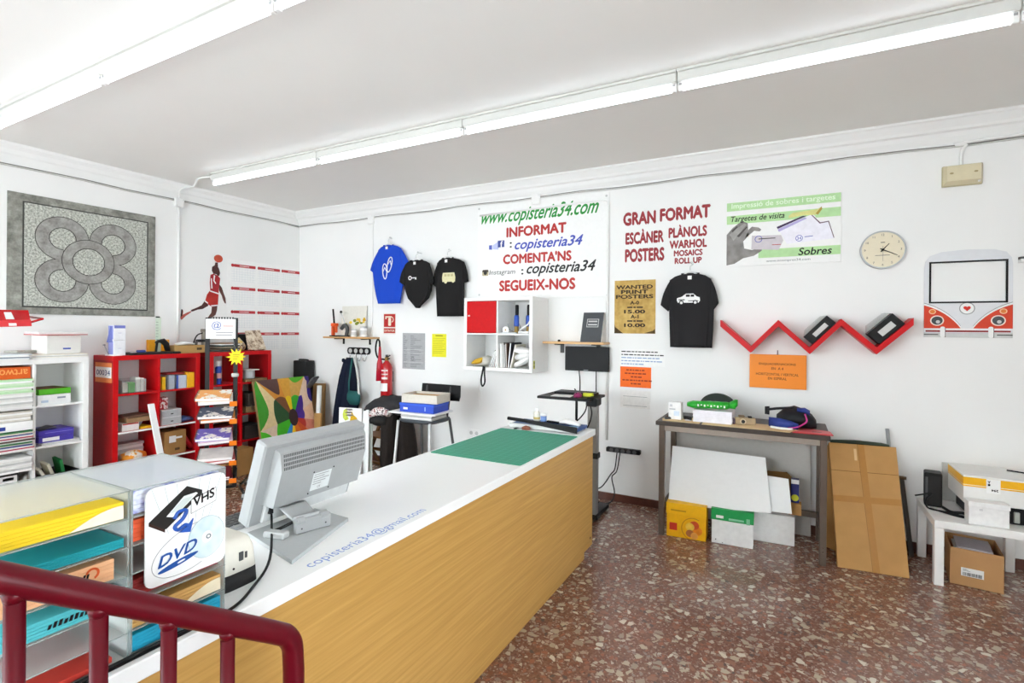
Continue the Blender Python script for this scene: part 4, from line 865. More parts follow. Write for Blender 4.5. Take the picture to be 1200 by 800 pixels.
# ================================================================== T-SHIRTS ON HANGERS
YS = 4.945
def sp(px, py, Y=YS): p = onY(px, py, Y); return Vector((p.x, p.z))
def shirt(label, hlabel, m, mtag, neck, shL, shR, body, slL, slR, group='t-shirts on the wall', knot=False, depth=.030, YS=4.945):
    def sp(px, py): p = onY(px, py, YS); return Vector((p.x, p.z))
    """neck: two pixels; shL/shR shoulder ends; body: (left, right) pixel pairs from armpit to hem; sl: sleeve hem outer, inner"""
    nL, nR = sp(*neck[0]), sp(*neck[1]); sL, sR = sp(*shL), sp(*shR); rows = [(sp(*a), sp(*c)) for a, c in body]
    cx = (nL.x + nR.x) / 2; zt = (nL.y + nR.y) / 2; zs = (sL.y + sR.y) / 2
    t = thing('t_shirt', label, 't-shirt', (cx, YS, rows[-1][0].y), 0, group)
    lv = [(zt, nL.x, nR.x, .45), (zt - (zt - zs) * .35, nL.x + (sL.x - nL.x) * .5, nR.x + (sR.x - nR.x) * .5, .62), (zs, sL.x + .01, sR.x - .01, .8)]
    zz = (rows[0][0].y + rows[0][1].y) / 2
    lv.append((zs * .5 + zz * .5, (sL.x + rows[0][0].x) / 2 + .012, (sR.x + rows[0][1].x) / 2 - .012, .95))
    full = [(r_[0].x, r_[1].x, (r_[0].y + r_[1].y) / 2) for r_ in rows]
    dense = []
    for i in range(len(full) - 1):
        for k in range(4):
            f_ = k / 4; dense.append(tuple(full[i][j] * (1 - f_) + full[i + 1][j] * f_ for j in range(3)))
    dense.append(full[-1])
    for a, c, z in dense: lv.append((z, a, c, 1.0 if not knot else max(.6, 1.25 - .5 * (zz - z) / max(.01, zz - full[-1][2]))))
    secs = [(((a + c) / 2, YS, z), ((c - a) / 2, 0, 0), (0, depth * k, 0)) for z, a, c, k in lv]
    rnd = random.Random(int(abs(cx) * 1000)); ph = [rnd.uniform(0, 6) for _ in range(3)]
    zmin = full[-1][2]
    def rip(i, g):
        q = max(0, (zs - lv[i][0])) / max(.01, zs - zmin)
        return 1 + q * (.16 * math.sin(7 * g + ph[0]) + .10 * math.sin(13 * g + ph[1] + i * .15))
    mb = MB(); mb.loft(secs, m, 64, sq=.62, rip=rip); mb.build('body', t)
    for side, (s_, hem, r0) in enumerate(((sL, slL, rows[0][0]), (sR, slR, rows[0][1]))):
        if hem is None: continue
        o, i_ = sp(*hem[0]), sp(*hem[1]); sg = -1 if side == 0 else 1
        top_o = Vector((s_.x - sg * .012, s_.y - .005)); arm = Vector((r0.x - sg * .02, r0.y + .02))
        ss = []
        for k in range(7):
            f_ = k / 6; a_ = top_o.lerp(o, f_); c_ = arm.lerp(i_, f_); a_.x += sg * .012 * math.sin(math.pi * f_)
            cc = (a_ + c_) / 2; hv = (a_ - c_) / 2
            ss.append(((cc.x, YS, cc.y), (hv.x, 0, hv.y), (0, depth * (.75 - .2 * f_), 0)))
        mb = MB(); mb.loft(ss, m, 24, sq=.8, rip=lambda i, g: 1 + .10 * math.sin(4 * g + i)); mb.build('sleeve', t)
    # ribbed collar and size tag
    w = (nR.x - nL.x) / 2
    pts = [(cx + w * math.cos(R(a)), YS - .017 * math.sin(R(a)) - (.006 if 0 < a < 180 else 0), zt - (.028 * max(0, math.sin(R(a)))) + .004) for a in range(0, 360, 15)]
    mb = MB(); mb.tube(pts, .007, m, 8, closed=True); mb.build('collar', t)
    mb = MB(); mb.box(cx - .018, cx + .018, YS - .0355, YS - .034, zt - .052, zt - .018, mtag, .0004); mb.build('size_tag', t)
    # hanger with hook on a nail
    h = thing('clothes_hanger', hlabel, 'hanger', (cx, YS, zt), 0, 'white hangers')
    mb = MB(); mb.tube([(sL.x + .03, YS, zs - .01), (cx - .03, YS, zt + .012), (cx, YS, zt + .028), (cx + .03, YS, zt + .012), (sR.x - .03, YS, zs - .01)], .006, WHITE, 8); mb.build('arms', h)
    mb = MB(); mb.tube(spline([(cx, YS, zt + .026), (cx, YS, zt + .07), (cx + .022, YS + .01, zt + .088), (cx + .012, YS + .02, zt + .112), (cx - .012, YS + .025, zt + .105)], 5), .0035, LGREY, 7); mb.build('hook', h)
    mb = MB(); mb.tube([(cx + .008, YS + .005, zt + .100), (cx + .008, 4.999, zt + .096)], .0028, GREY, 7); mb.build('nail', h)
    return t, cx, zt
TB = mat('#2049be', .85, spec=.15, noise=.04, scale=300, name='blue_jersey_cotton'); TK = mat('#2b2a2b', .9, spec=.12, noise=.08, scale=300, name='black_cotton'); TK2 = mat('#252424', .9, spec=.12, noise=.08, scale=300)
def front(px, py): p = sp(px, py, YS - .03); return p
t, cx, zt = shirt('blue t-shirt with white flip-flop print, leftmost of the hanging shirts', 'white hanger holding the blue t-shirt', TB, WPAPER, ((450, 288.5), (460.6, 286.5)), (443, 293), (471, 291),
      [((437.8, 318), (474, 318)), ((439.5, 333), (472.5, 333)), ((441.5, 345), (470.5, 345)), ((443.8, 356), (468.8, 355))], ((434.2, 316), (438.5, 320)), ((479.6, 309), (474.5, 318)))
MP = lambda px, py: TR(BACK, front(px, py).x, YS - .0345, front(px, py).y)
M = MP(453.5, 315); b = MB(M)
for (dx, dz, a_) in ((-.03, -.03, 4), (.045, .05, -14)):
    Mr = Matrix.Translation((dx, dz, 0)) @ Matrix.Rotation(R(a_), 4, 'Z')
    oval = [(.034 * math.cos(R(k)) * (1 + .12 * math.sin(R(k))), .095 * math.sin(R(k))) for k in range(0, 360, 15)]
    b.tube([Mr @ Vector((x, y, .001)) for x, y in oval], .006, WPAPER, 6, closed=True)
    b.tube([Mr @ Vector((-.028, .0, .001)), Mr @ Vector((0, .05, .001)), Mr @ Vector((.028, .0, .001))], .006, WPAPER, 6)
b.build('flip_flop_print', t)
t, cx, zt = shirt('black t-shirt with white key print, knotted at the bottom', 'white hanger holding the black t-shirt with the key', TK2, WPAPER, ((481, 306), (495, 304.5)), (474, 310), (504.5, 309),
      [((474.5, 332), (505.5, 331)), ((476, 341), (505, 340)), ((479, 350), (501.5, 349)), ((484, 356), (495.5, 355)), ((488.3, 361), (490.8, 360.5))], ((468.3, 330), (474, 334)), ((508, 331), (504, 334)), knot=True, depth=.034, YS=4.90)
M = Matrix.Translation((0, -.052, 0)) @ MP(487.5, 326); b = MB(M); b.ring((-.045, 0), .014, .026, 0, .001, WPAPER, n=20); b.box(-.022, .05, -.006, .006, 0, .001, WPAPER, 0); b.box(.03, .05, -.02, -.006, 0, .001, WPAPER, 0); b.build('key_print', t)
t, cx, zt = shirt('black t-shirt with pale van print, next to the cube shelf', 'white hanger holding the black t-shirt with the pale van', TK2, WPAPER, ((518.5, 303.5), (531, 301.5)), (511.5, 309), (545, 306.5),
      [((511.3, 336), (544, 331)), ((512, 350), (543.8, 348)), ((513, 372), (543, 369))], ((507.5, 332.5), (511.5, 336.5)), ((549, 329.5), (544, 331)))
M = MP(525, 325); b = MB(M); VP = mat('#d9d3a8', .7, noise=.08, scale=60)
b.prism([(-.075, -.05), (.10, -.05), (.105, .0), (.09, .055), (-.07, .055), (-.08, 0)], 0, .001, VP); b.disc((-.03, -.05), .02, .02, .0, .0014, VP, n=16); b.disc((.075, -.045), .018, .018, 0, .0014, VP, n=16)
for u in (-.05, -.005, .04): b.box(u, u + .035, .012, .04, .001, .0016, mat('#b9b184', .7), 0)
b.build('van_print', t)
t, cx, zt = shirt('black t-shirt with white classic car print, larger one beside the parchment poster', 'white hanger holding the large black t-shirt with the car', TK, WPAPER, ((799, 321.5), (819, 320.5)), (783.5, 328.5), (835, 326.5),
      [((784.5, 360), (837, 358)), ((785, 375), (836.5, 373)), ((786, 390), (835.5, 389)), ((787, 406.5), (834, 407.5))], ((774, 357), (783.3, 365)), ((842, 355), (836.5, 362.5)), depth=.032)
M = MP(806.5, 351); b = MB(M)
b.prism([(-.10, -.005), (-.098, .015), (-.055, .028), (-.02, .055), (.045, .055), (.075, .028), (.10, .02), (.103, -.01), (.09, -.028), (-.09, -.028)], 0, .001, WPAPER)
for u, w_, h_ in ((-.02, .035, .02), (.022, .03, .02)): b.box(u, u + w_, .026, .026 + h_, .001, .0016, TK, 0)
b.box(-.085, -.03, -.005, .004, .001, .0016, TK, 0); b.box(.0, .09, -.014, -.008, .001, .0016, TK, 0); b.disc((-.06, -.028), .022, .022, .001, .0016, TK, n=18); b.disc((.062, -.026), .022, .022, .001, .0016, TK, n=18); b.disc((-.06, -.028), .013, .013, .0016, .002, WPAPER, n=14); b.disc((.062, -.026), .013, .013, .0016, .002, WPAPER, n=14); b.build('car_print', t)

# ================================================================== THE CORNER: SMALL SHELF, HOOKS, EXTINGUISHER, CHAIRS
xa, xb = onY(382.5, 396, 4.86).x, onY(436, 397, 4.86).x; zt = onY(410, 394.5, 4.86).z
t = thing('tool_shelf', 'small wood wall shelf in the corner holding stamping tools', 'shelf', ((xa + xb) / 2, 5, zt)); MB().box(xa, xb, 4.80, 5.0, zt - .022, zt, OAKX, .003).build('board', t)
for u in (.22, .8):
    s = MB(); xx = xa + (xb - xa) * u; s.box(xx - .015, xx + .015, 4.84, 5.0, zt - .034, zt - .022, BLACK, .002); s.box(xx - .015, xx + .015, 4.988, 5.0, zt - .10, zt - .03, BLACK, .002); s.build('bracket', t)
SX = lambda px: onY(px, 390, 4.88).x
zS = zt + .0005
# orange press
cx = SX(392); t = thing('hand_press', 'orange hand press with black lever at the left end of the tool shelf', 'press', (cx, 4.88, zS)); w = .055
MB().box(cx - w, cx + w, 4.84, 4.93, zS, zS + .014, BLACK, .003).build('base', t)
b = MB(); OR = mat('#e2541b', .4); b.box(cx - w * .8, cx - w * .25, 4.86, 4.91, zS + .014, zS + .13, OR, .006); b.box(cx - w * .9, cx + w * .75, 4.855, 4.915, zS + .13, zS + .175, OR, .008); b.box(cx + w * .2, cx + w * .65, 4.865, 4.905, zS + .05, zS + .13, OR, .006); b.build('frame', t)
MB().tube([(cx - .01, 4.885, zS + .16), (cx - .03, 4.88, zS + .36)], .012, BLACK, 10).build('lever', t)
# dark punch with ball handle
cx = SX(404); t = thing('eyelet_punch', 'dark grey punch with a ball-ended lever beside the orange press', 'punch', (cx, 4.87, zS))
MB().box(cx - .05, cx + .06, 4.835, 4.91, zS, zS + .018, DGREY, .004).build('base', t)
b = MB(); b.tube(spline([(cx + .04, 4.87, zS + .015), (cx + .055, 4.87, zS + .10), (cx + .01, 4.87, zS + .15), (cx - .05, 4.87, zS + .10)], 6), [.024] * 19, DGREY, 10); b.build('frame', t)
b = MB(); b.tube([(cx + .03, 4.87, zS + .13), (cx - .02, 4.87, zS + .24), (cx - .055, 4.87, zS + .31)], .008, LGREY, 8); b.build('lever', t)
MB().lathe([(.001, -.018), (.013, -.013), (.018, 0), (.013, .013), (.001, .018)], BLACK, (cx - .058, 4.87, zS + .32), 14).build('ball_knob', t)
# picture leaning behind
x0, x1 = onY(401, 380, 4.97).x, onY(429.5, 380, 4.97).x; z1 = onY(415, 358.5, 4.97).z
t = thing('small_canvas', 'small white canvas with a yellow flower band leaning on the tool shelf', 'picture', ((x0 + x1) / 2, 4.97, zS))
MB().slab([(x0, 4.94, zS), (x1, 4.94, zS), (x1, 4.972, z1), (x0, 4.972, z1)], .018, mat('#e3e0d6', .7, noise=.05)).build('canvas', t)
b = MB(); rnd = random.Random(3)
for k in range(16):
    u = rnd.uniform(.0, .95); v = .25 + .35 * u ** .6 * rnd.uniform(.6, 1.15); xx = x0 + (x1 - x0) * u; zz = zS + (z1 - zS) * v; yy = 4.94 + .032 * v - .002
    b.disc((0, 0), rnd.uniform(.016, .032), rnd.uniform(.012, .022), 0, .0015, mat(rnd.choice(['#d9b21c', '#c79a14', '#7d8a2a', '#e4c234']), .7), TR(BACK, xx, yy, zz), n=10)
b.build('flower_band', t)
for (px, r_, h_, lb) in ((416, .036, .10, 'short white lidded tub on the tool shelf'), (427.5, .046, .135, 'taller white jar at the right end of the tool shelf')):
    cx = SX(px); t = thing('white_tub', lb, 'tub', (cx, 4.86, zS)); MB().lathe([(r_ * .9, 0), (r_, .006), (r_, h_ * .78), (r_ * .86, h_ * .84)], WPAPER, (cx, 4.86, zS), 22).build('jar', t)
    MB().lathe([(r_ * .9, h_ * .82), (r_ * .95, h_ * .84), (r_ * .95, h_ * .98), (r_ * .85, h_)], LGREY, (cx, 4.86, zS), 22).build('lid', t)
    b = MB(); b.ring((cx, 4.86), r_ * 1.0, r_ * 1.012, zS + h_ * .2, zS + h_ * .62, mat('#d2d0cc', .6), n=22); b.build('label', t)
# hook rack
xa, xb = onY(408, 413, YB).x, onY(434.5, 413, YB).x; z = onY(421, 411, YB).z
t = thing('hook_rack', 'black wall rail of four hooks under the tool shelf', 'coat hooks', ((xa + xb) / 2, 5, z)); M = TR(BACK, 0, 5, z)
b = MB(M); hh = .045; b.prism(rrect(xa, xb, -hh, hh, hh * .9), 0, .016, BLACK); b.build('rail', t)
HX = [xa + (xb - xa) * (.14 + .24 * k) for k in range(4)]
for x in HX:
    MB(M).disc((x, 0), .030, .030, .016, .018, LGREY, n=20).build('disc', t)
    b = MB(); b.tube(spline([(x, 4.985, z - .03), (x, 4.975, z - .09), (x, 4.955, z - .125), (x, 4.93, z - .115), (x, 4.922, z - .085)], 5), .007, CHROME, 8); b.build('hook', t)
# dark coat on the left hooks
def cloth(name, label, secs, m, cat, amp=.12, kf=6, n=40, ph=0.0, sq=.85):
    mb = MB(); mb.loft(secs, m, n, sq=sq, rip=lambda i, g: 1 + amp * min(1, i / 3) * math.sin(kf * g + ph + i * .35) + amp * .5 * math.sin((kf * 2 + 1) * g + i * .2)); return mb
def sec(px0, px1, py, Y, d, tw=0.0):
    a, c = onY(px0, py, Y), onY(px1, py, Y); m_ = (a + c) / 2; return ((m_.x, Y, m_.z), ((c.x - a.x) / 2, tw, 0), (0, d, 0))
NAVY = mat('#1b2030', .9, spec=.15, noise=.12, scale=60)
rt = thing('coat', 'dark navy coat hanging from the hook rail', 'coat', (HX[0] - .02, 4.90, onY(395, 495, 4.9).z))
cloth('c', '', [sec(407, 414, 419, 4.92, .03), sec(403.5, 415, 424, 4.91, .05), sec(401, 416.5, 435, 4.90, .07), sec(398.5, 417, 450, 4.89, .085), sec(396, 418, 465, 4.89, .09), sec(394, 418, 480, 4.89, .095), sec(392.5, 415, 494, 4.89, .09)], NAVY, 'coat', .13, 6).build('body', rt)
cloth('c', '', [sec(403, 408, 426, 4.86, .03), sec(399, 406, 440, 4.84, .045), sec(395.5, 403, 460, 4.83, .05), sec(392.5, 400, 480, 4.83, .05), sec(390.5, 398, 499, 4.83, .05)], NAVY, 'coat', .08, 4, 28).build('sleeve', rt)
b = MB(); b.tube(spline([(HX[0] - .035, 4.9, z - .135), (HX[0] - .01, 4.875, z - .115), (HX[0] + .03, 4.885, z - .15)], 6), .02, NAVY, 10); b.build('collar', rt)
# teal shoulder bag with a pale strap
TEAL = mat('#1d5a58', .75, noise=.08)
rt = thing('shoulder_bag', 'small teal bag hanging by its pale strap in front of the navy coat', 'bag', (onY(415, 465, 4.8).x, 4.8, onY(415, 473, 4.8).z))
cloth('b', '', [sec(408.5, 420.5, 458, 4.80, .02), sec(407.5, 421.5, 462, 4.79, .04), sec(407.5, 421.5, 468, 4.785, .045), sec(410, 420, 474, 4.79, .025)], TEAL, 'bag', .06, 4, 28).build('pouch', rt)
def strap(pxs, Y, w, m):
    P = [onY(a, c, Y - .002 * i) for i, (a, c) in enumerate(pxs)]; mb = MB()
    for i in range(len(P) - 1):
        a, c = P[i], P[i + 1]; nx = Vector((1, 0, 0)) * w; mb.slab([a - nx, a + nx, c + nx, c - nx], .004, m)
    return mb
strap([(413, 419), (411, 432), (409, 448), (409, 460)], 4.80, .012, TEAL).build('strap', rt)
strap([(415, 419), (418, 432), (420, 446), (420.5, 462)], 4.79, .016, LGREY).build('strap', rt)
# fire extinguisher on the wall
ex0, ex1 = onY(447.2, 430, 4.90).x, onY(459.2, 430, 4.90).x; cx = (ex0 + ex1) / 2; rr = (ex1 - ex0) / 2 * .86; zb = onY(453, 482, 4.90).z; ztp = onY(453, 424, 4.9).z
t = thing('fire_extinguisher', 'red fire extinguisher with black hose and horn on the back wall', 'fire extinguisher', (cx, 4.90, zb)); RX = mat('#b3161c', .28, noise=.05, scale=8, coat=.4)
MB().lathe([(rr * .8, 0), (rr, .02), (rr, ztp - zb - .07), (rr * .85, ztp - zb - .03), (rr * .45, ztp - zb), (rr * .3, ztp - zb + .02)], RX, (cx, 4.90, zb), 26).build('cylinder', t)
b = MB(); b.box(cx - .022, cx + .022, 4.885, 4.915, ztp + .01, ztp + .06, BRASS, .004); b.tube([(cx - .02, 4.9, ztp + .05), (cx + .07, 4.88, ztp + .085)], .008, BLACK, 8); b.tube([(cx - .02, 4.9, ztp + .035), (cx + .065, 4.88, ztp + .045)], .007, BLACK, 8); b.lathe([(.016, 0), (.016, .03)], DGREY, (cx, 4.9, ztp + .06), 14); b.build('valve', t)
b = MB(); e0 = onY(446.5, 420, 4.86); b.tube(spline([(cx - .02, 4.89, ztp + .03), onY(443, 419, 4.87), onY(440.3, 409, 4.86), onY(442, 398.5, 4.86), onY(444.6, 399.5, 4.85), onY(445, 408, 4.85)], 6), .011, BLACK, 8); b.build('hose', t)
h0, h1 = onY(445.2, 406, 4.85), onY(444.6, 446, 4.84); b = MB(); d_ = (h1 - h0); b.tube([h0, h0 + d_ * .12, h0 + d_ * .35, h0 + d_ * .5, h1], [.012, .017, .020, .035, .043], mat('#b0142c', .4), 16); b.build('horn', t)
def lab(z0_, z1_, m_, a0=-150, a1=-40): s = MB(); s.ring((cx, 4.90), rr * 1.0, rr * 1.015, z0_, z1_, m_, n=16, a0=R(a0), a1=R(a1)); return s
H_ = ztp - zb; lab(zb + H_ * .42, zb + H_ * .58, WPAPER).build('label', t); lab(zb + H_ * .66, zb + H_ * .70, mat('#e8d8d4', .5)).build('label', t); lab(zb + H_ * .82, zb + H_ * .85, mat('#e8d8d4', .5)).build('label', t); lab(zb + H_ * .75, zb + H_ * .77, mat('#e8d8d4', .5)).build('label', t)
MB().box(cx - .02, cx + .02, 4.9 + rr * .9, 5.0, ztp - .25, ztp - .12, DGREY, .003).build('wall_bracket', t)

# ---- tall stool with boxes, black backrest
sy = 4.18; sx = onY(498, 490, sy).x; sw = .27; sz = onY(497, 489, sy).z
t = thing('tall_chair', 'grey tall chair with white tube legs and black backrest by the back wall', 'chair', (sx, sy, 0))
b = MB(); b.loft([((sx, sy, sz - .03), (sw * .80, 0, 0), (0, .18, 0)), ((sx, sy, sz - .012), (sw * .86, 0, 0), (0, .20, 0)), ((sx, sy, sz), (sw * .84, 0, 0), (0, .195, 0))], mat('#454a50', .6), 32, sq=.55); b.build('seat', t)
WT = mat('#d8d9d8', .35, metal=.1)
tops = [(-.20, -.17), (.19, -.17), (-.18, .17), (.18, .17)]; bots = [(-.225, -.24), (.215, -.22), (-.21, .24), (.26, .26)]
for k in range(4):
    a_, c_ = tops[k], bots[k]; b = MB(); b.tube([(sx + a_[0], sy + a_[1], sz - .02), (sx + c_[0], sy + c_[1], .004)], .0135, WT if k < 2 else DGREY, 10); b.build('leg', t)
def lp(k, z): a_, c_ = tops[k], bots[k]; f_ = 1 - z / sz; return Vector((sx + a_[0] + (c_[0] - a_[0]) * f_, sy + a_[1] + (c_[1] - a_[1]) * f_, z))
for (i, j) in ((0, 2), (1, 3), (2, 3)): MB().tube([lp(i, .20), lp(j, .20)], .009, WT, 8).build('footrest', t)
b = MB()
for s in (-1, 1): b.tube([(sx + .15 * s, sy + .17, sz - .01), (sx + .15 * s, sy + .235, sz + .30)], .011, DGREY, 8)
b.build('back_post', t)
b = MB(); b.loft([((sx + .02, sy + .23, sz + .155), (.24, 0, 0), (0, .014, 0)), ((sx + .02, sy + .235, sz + .20), (.25, 0, 0), (0, .016, 0)), ((sx + .02, sy + .245, sz + .315), (.245, 0, 0), (0, .014, 0))], BLACK, 28, sq=.5); b.build('backrest', t)
z = sz + .001
pile('magazine_stack', 'pile of pale magazines on the tall chair seat under the white board', sx + .0, sy - .02, z, .36, .27, .055, 3, (LGREY, WPAPER, mat('#b9b7b5', .7)), 5, .008, 'magazines')
single('white_board', MB(RZ(sx - .03, sy - .03, z + .056, 4)).box(-.275, .275, -.17, .17, 0, .014, WPAPER, .002), 'white board laid across the pile on the tall chair', 'board')
t = carton('blue_paper_box', 'blue paper box on the white board on the tall chair', sx + .005, sy - .02, z + .071, .40, .27, .085, 4, mat('#2248b8', .5), 'box', lid=(mat('#2a55c8', .5), .02), labels=[('f', -.13, .035, .05, .02, WPAPER, None), ('f', .10, .04, .012, .04, mat('#9db4ea', .5), None)])
t = carton('open_tray_box', 'open pale cardboard tray on top of the blue paper box', sx + .02, sy - .01, z + .162, .40, .27, .085, 7, mat('#cfc9bd', .75, noise=.05), 'box', openbox=True)
MB().box(-.19, .19, -.125, .125, .005, .06, KRAFT, .002).build('insert', t, local=True)

# ---- wooden folding chair under a pile of coats
wx, wy = -4.16, 4.66
t = thing('wooden_chair', 'brown wooden folding chair under the dark coats', 'chair', (wx, wy, 0)); WD = mat('#8d6238', .5, noise=.15, scale=12)
for (ax, ay, bx_, by_) in ((-.20, -.17, -.20, .17), (.18, -.17, .18, .17)):
    MB().slab([(wx + ax - .015, wy + ay - .02, 0.002), (wx + ax + .015, wy + ay - .02, 0.002), (wx + bx_ + .015, wy + by_ - .02, .62), (wx + bx_ - .015, wy + by_ - .02, .62)], .03, WD).build('leg', t)
    MB().slab([(wx + ax - .05, wy + by_, 0.002), (wx + ax - .02, wy + by_, 0.002), (wx + bx_ - .02, wy + ay + .03, .44), (wx + bx_ - .05, wy + ay + .03, .44)], .03, WD).build('leg', t)
    MB().slab([(wx + bx_ - .015, wy + .16, .55), (wx + bx_ + .015, wy + .16, .55), (wx + bx_ + .015, wy + .20, .86), (wx + bx_ - .015, wy + .20, .86)], .03, WD).build('back_post', t)
b = MB()
for k in range(6): b.box(wx - .23, wx + .20, wy - .19 + .063 * k, wy - .135 + .063 * k, .435, .455, WD, .003)
b.build('seat', t)
for zz in (.28, .12): MB().box(wx - .19, wx + .17, wy - .14, wy - .11, zz, zz + .03, WD, .003).build('stretcher', t)
MB().box(wx - .20, wx + .18, wy + .175, wy + .197, .78, .86, WD, .004).build('backrest', t)
COATK = mat('#28221f', .85, spec=.2, noise=.14, scale=30); COATG = mat('#302f31', .8, spec=.25, noise=.12, scale=40)
rt = thing('draped_coat', 'dark brown-black coat draped over the wooden chair, sleeve hanging down', 'coat', (wx + .05, wy, .05))
YC = 4.62
cloth('c', '', [sec(452, 478, 470, YC + .12, .06), sec(449, 481, 476, YC + .06, .10), sec(449, 481, 488, YC + .02, .12), sec(451, 483, 505, YC, .13), sec(453, 486, 525, YC, .13), sec(456, 488, 545, YC, .13), sec(458, 487, 557, YC, .12)], COATK, 'coat', .17, 7).build('body', rt)
cloth('c', '', [sec(452, 466, 480, YC - .14, .06), sec(449, 463, 492, YC - .17, .075), sec(449, 461, 510, YC - .19, .07), sec(448, 460, 530, YC - .20, .065), sec(448, 458, 546, YC - .20, .06)], COATK, 'coat', .18, 5, 30).build('sleeve', rt)
rt = thing('folded_jacket', 'charcoal jacket folded over the top of the wooden chair', 'jacket', (wx, 4.22, onY(455, 480, 4.6).z))
b = MB(); Yj = 4.60
pp = [(436, 478, 3), (439, 475.5, 7), (445, 474, 10), (453, 473.5, 11), (462, 473.5, 11), (470, 475, 10.5), (476, 478, 9), (479, 481, 5)]
secs = []
for (px, py, hh) in pp:
    c0 = onY(px, py, Yj - .12); k = hh * .0085; secs.append(((c0.x, Yj - .12, c0.z), (0, .13, 0), (0, 0, k)))
b.loft(secs, COATG, 26, sq=.8, rip=lambda i, g: 1 + .2 * math.sin(4 * g + i * 1.9) + .08 * math.sin(9 * g + i)); b.build('body', rt)
b = MB(); secs = [(tuple(onY(439, 472, Yj - .2)), (0, .03, .01), (.045, 0, .02)), (tuple(onY(436.5, 476, Yj - .22)), (0, .03, .0), (.035, 0, .02)), (tuple(onY(434.8, 479, Yj - .23)), (0, .025, 0), (.02, 0, .012))]
b.loft(secs, COATG, 16); b.build('sleeve', rt)
rt = thing('printed_garment', 'red and white printed garment bunched under the charcoal jacket', 'garment', tuple(onY(446, 488, 4.4)))
b = MB(); secs = []
for (px, py, hh) in ((436, 485, 4.5), (441, 482, 6.5), (447, 481.5, 7), (453, 482, 6), (457, 484, 4)):
    c0 = onY(px, py, 4.38); secs.append(((c0.x, 4.38, c0.z), (0, .06, 0), (0, 0, hh * .0085)))
b.loft(secs, node_mat('printed_cloth', _speckle([(0.42, '#8c2a30'), (0.47, '#e4dcd8'), (0.56, '#efe9e6'), (0.6, '#4a3434')], 16)), 20, rip=lambda i, g: 1 + .14 * math.sin(5 * g + i)); b.build('cloth', rt)
rt = thing('black_bundle', 'black bundled garment under the printed one on the wooden chair', 'garment', tuple(onY(443, 494, 4.42)))
b = MB(); secs = []
for (px, py, hh) in ((435.5, 492, 5), (441, 491, 8), (448, 491, 8.5), (455, 492, 7)):
    c0 = onY(px, py, 4.42); secs.append(((c0.x, 4.42, c0.z), (0, .08, 0), (0, 0, hh * .0085)))
b.loft(secs, BLACKM, 20, rip=lambda i, g: 1 + .12 * math.sin(4 * g + i)); b.build('cloth', rt)
# ---- white canvas with a leaf and flower, by the coats
q = [onY(397, 512, 4.20), onY(422.5, 512, 4.20), onY(424, 478.5, 4.40), onY(397.5, 477, 4.40)]
lo = [onY(395, 560, 4.15), onY(422, 560, 4.15)]
q = [lo[0], lo[1], q[2], q[3]]
t = thing('leaf_canvas', 'white canvas painted with a grey leaf and yellow flower, leaning behind the monitor', 'picture', tuple((q[0] + q[1]) / 2))
MB().slab(q, .02, WPAPER).build('canvas', t)
ux, uz = q[1] - q[0], q[3] - q[0]; nrm = ux.cross(uz).normalized()
def cv(u, v, o=.002): return q[0] + ux * u + uz * (.60 + .41 * v) + nrm * o
def blob(name, pts, m, o=.0015):
    s = MB(); P = [cv(u, v, o) for u, v in pts]; n = len(P); vs = P + [p - nrm * .0012 for p in P]; c0 = sum(P, Vector()) / n
    s.add(vs + [c0], [(i, (i + 1) % n, 2 * n) for i in range(n)] + [(i, i + n, (i + 1) % n + n, (i + 1) % n) for i in range(n)], m); return s.build(name, t)
blob('lime_patch', [(.18, .72), (.22, .86), (.36, .92), (.40, .80), (.38, .66), (.46, .52), (.30, .48), (.20, .58)], mat('#c7d34e', .7, noise=.15))
for (u, v) in ((.40, .86), (.38, .76), (.42, .66)): blob('grey_finger', [(u - .12, v), (u, v + .035), (u + .18, v + .02), (u + .26, v - .03), (u + .1, v - .045)], mat('#7d7672', .7, noise=.2), .003)
blob('yellow_flower', [(.60, .80), (.66, .66), (.80, .56), (.86, .45), (.70, .40), (.52, .44), (.54, .58)], mat('#d9ab22', .7, noise=.3, scale=60), .0025)
for k, (px, c_) in enumerate(((427, '#e7e8e6'), (431, '#cfd5cc'))):
    lo = [onY(px - 3, 560, 4.22 + .04 * k), onY(px + 4, 560, 4.22 + .04 * k)]; hi = [onY(px + 5.5, 480 + 2 * k, 4.36 + .04 * k), onY(px - 1.5, 480 + 2 * k, 4.36 + .04 * k)]
    single('foam_board', MB().slab([lo[0], lo[1], hi[0], hi[1]], .012, mat(c_, .6)), ['white panel leaning just right of the leaf canvas', 'grey-green edged panel leaning between the leaf canvas and the coats'][k], 'panel')
# ---- tall kraft board, white tube and black case in the corner
q = [onY(364.5, 555, 4.76), onY(376.5, 555, 4.76), onY(378.5, 449, 4.88), onY(371, 449, 4.88)]
for p_ in (q[0], q[1]): p_.z = .003
single('kraft_board', MB().slab([q[0] + Vector((-.05, 0, 0)), q[1], q[2], q[3] + Vector((-.06, 0, 0))], .05, mat('#8a6a45', .85, spec=.15, noise=.08, scale=9)), 'tall kraft cardboard panel standing behind the coloured pencil canvas', 'cardboard')
a, c = onY(368.5, 485, 4.60), onY(371.5, 452, 4.66); a.z = .003
single('white_tube', MB().tube([(a.x - .02, 4.655, .003), (c.x, 4.70, c.z)], .030, WPAPER, 16), 'white cardboard tube standing between the pencil canvas and kraft panel', 'tube')
q = [onY(369, 500, 4.50), onY(373, 500, 4.50), onY(376, 484, 4.55), onY(368, 484, 4.55)]
for p_ in q[:2]: p_.z = .003
single('kraft_flap', MB().slab(q, .02, KRAFT), 'low kraft cardboard piece in front of the white cardboard tube', 'cardboard')
a, c = onY(345.5, 422, 4.85), onY(360.5, 447, 4.85)
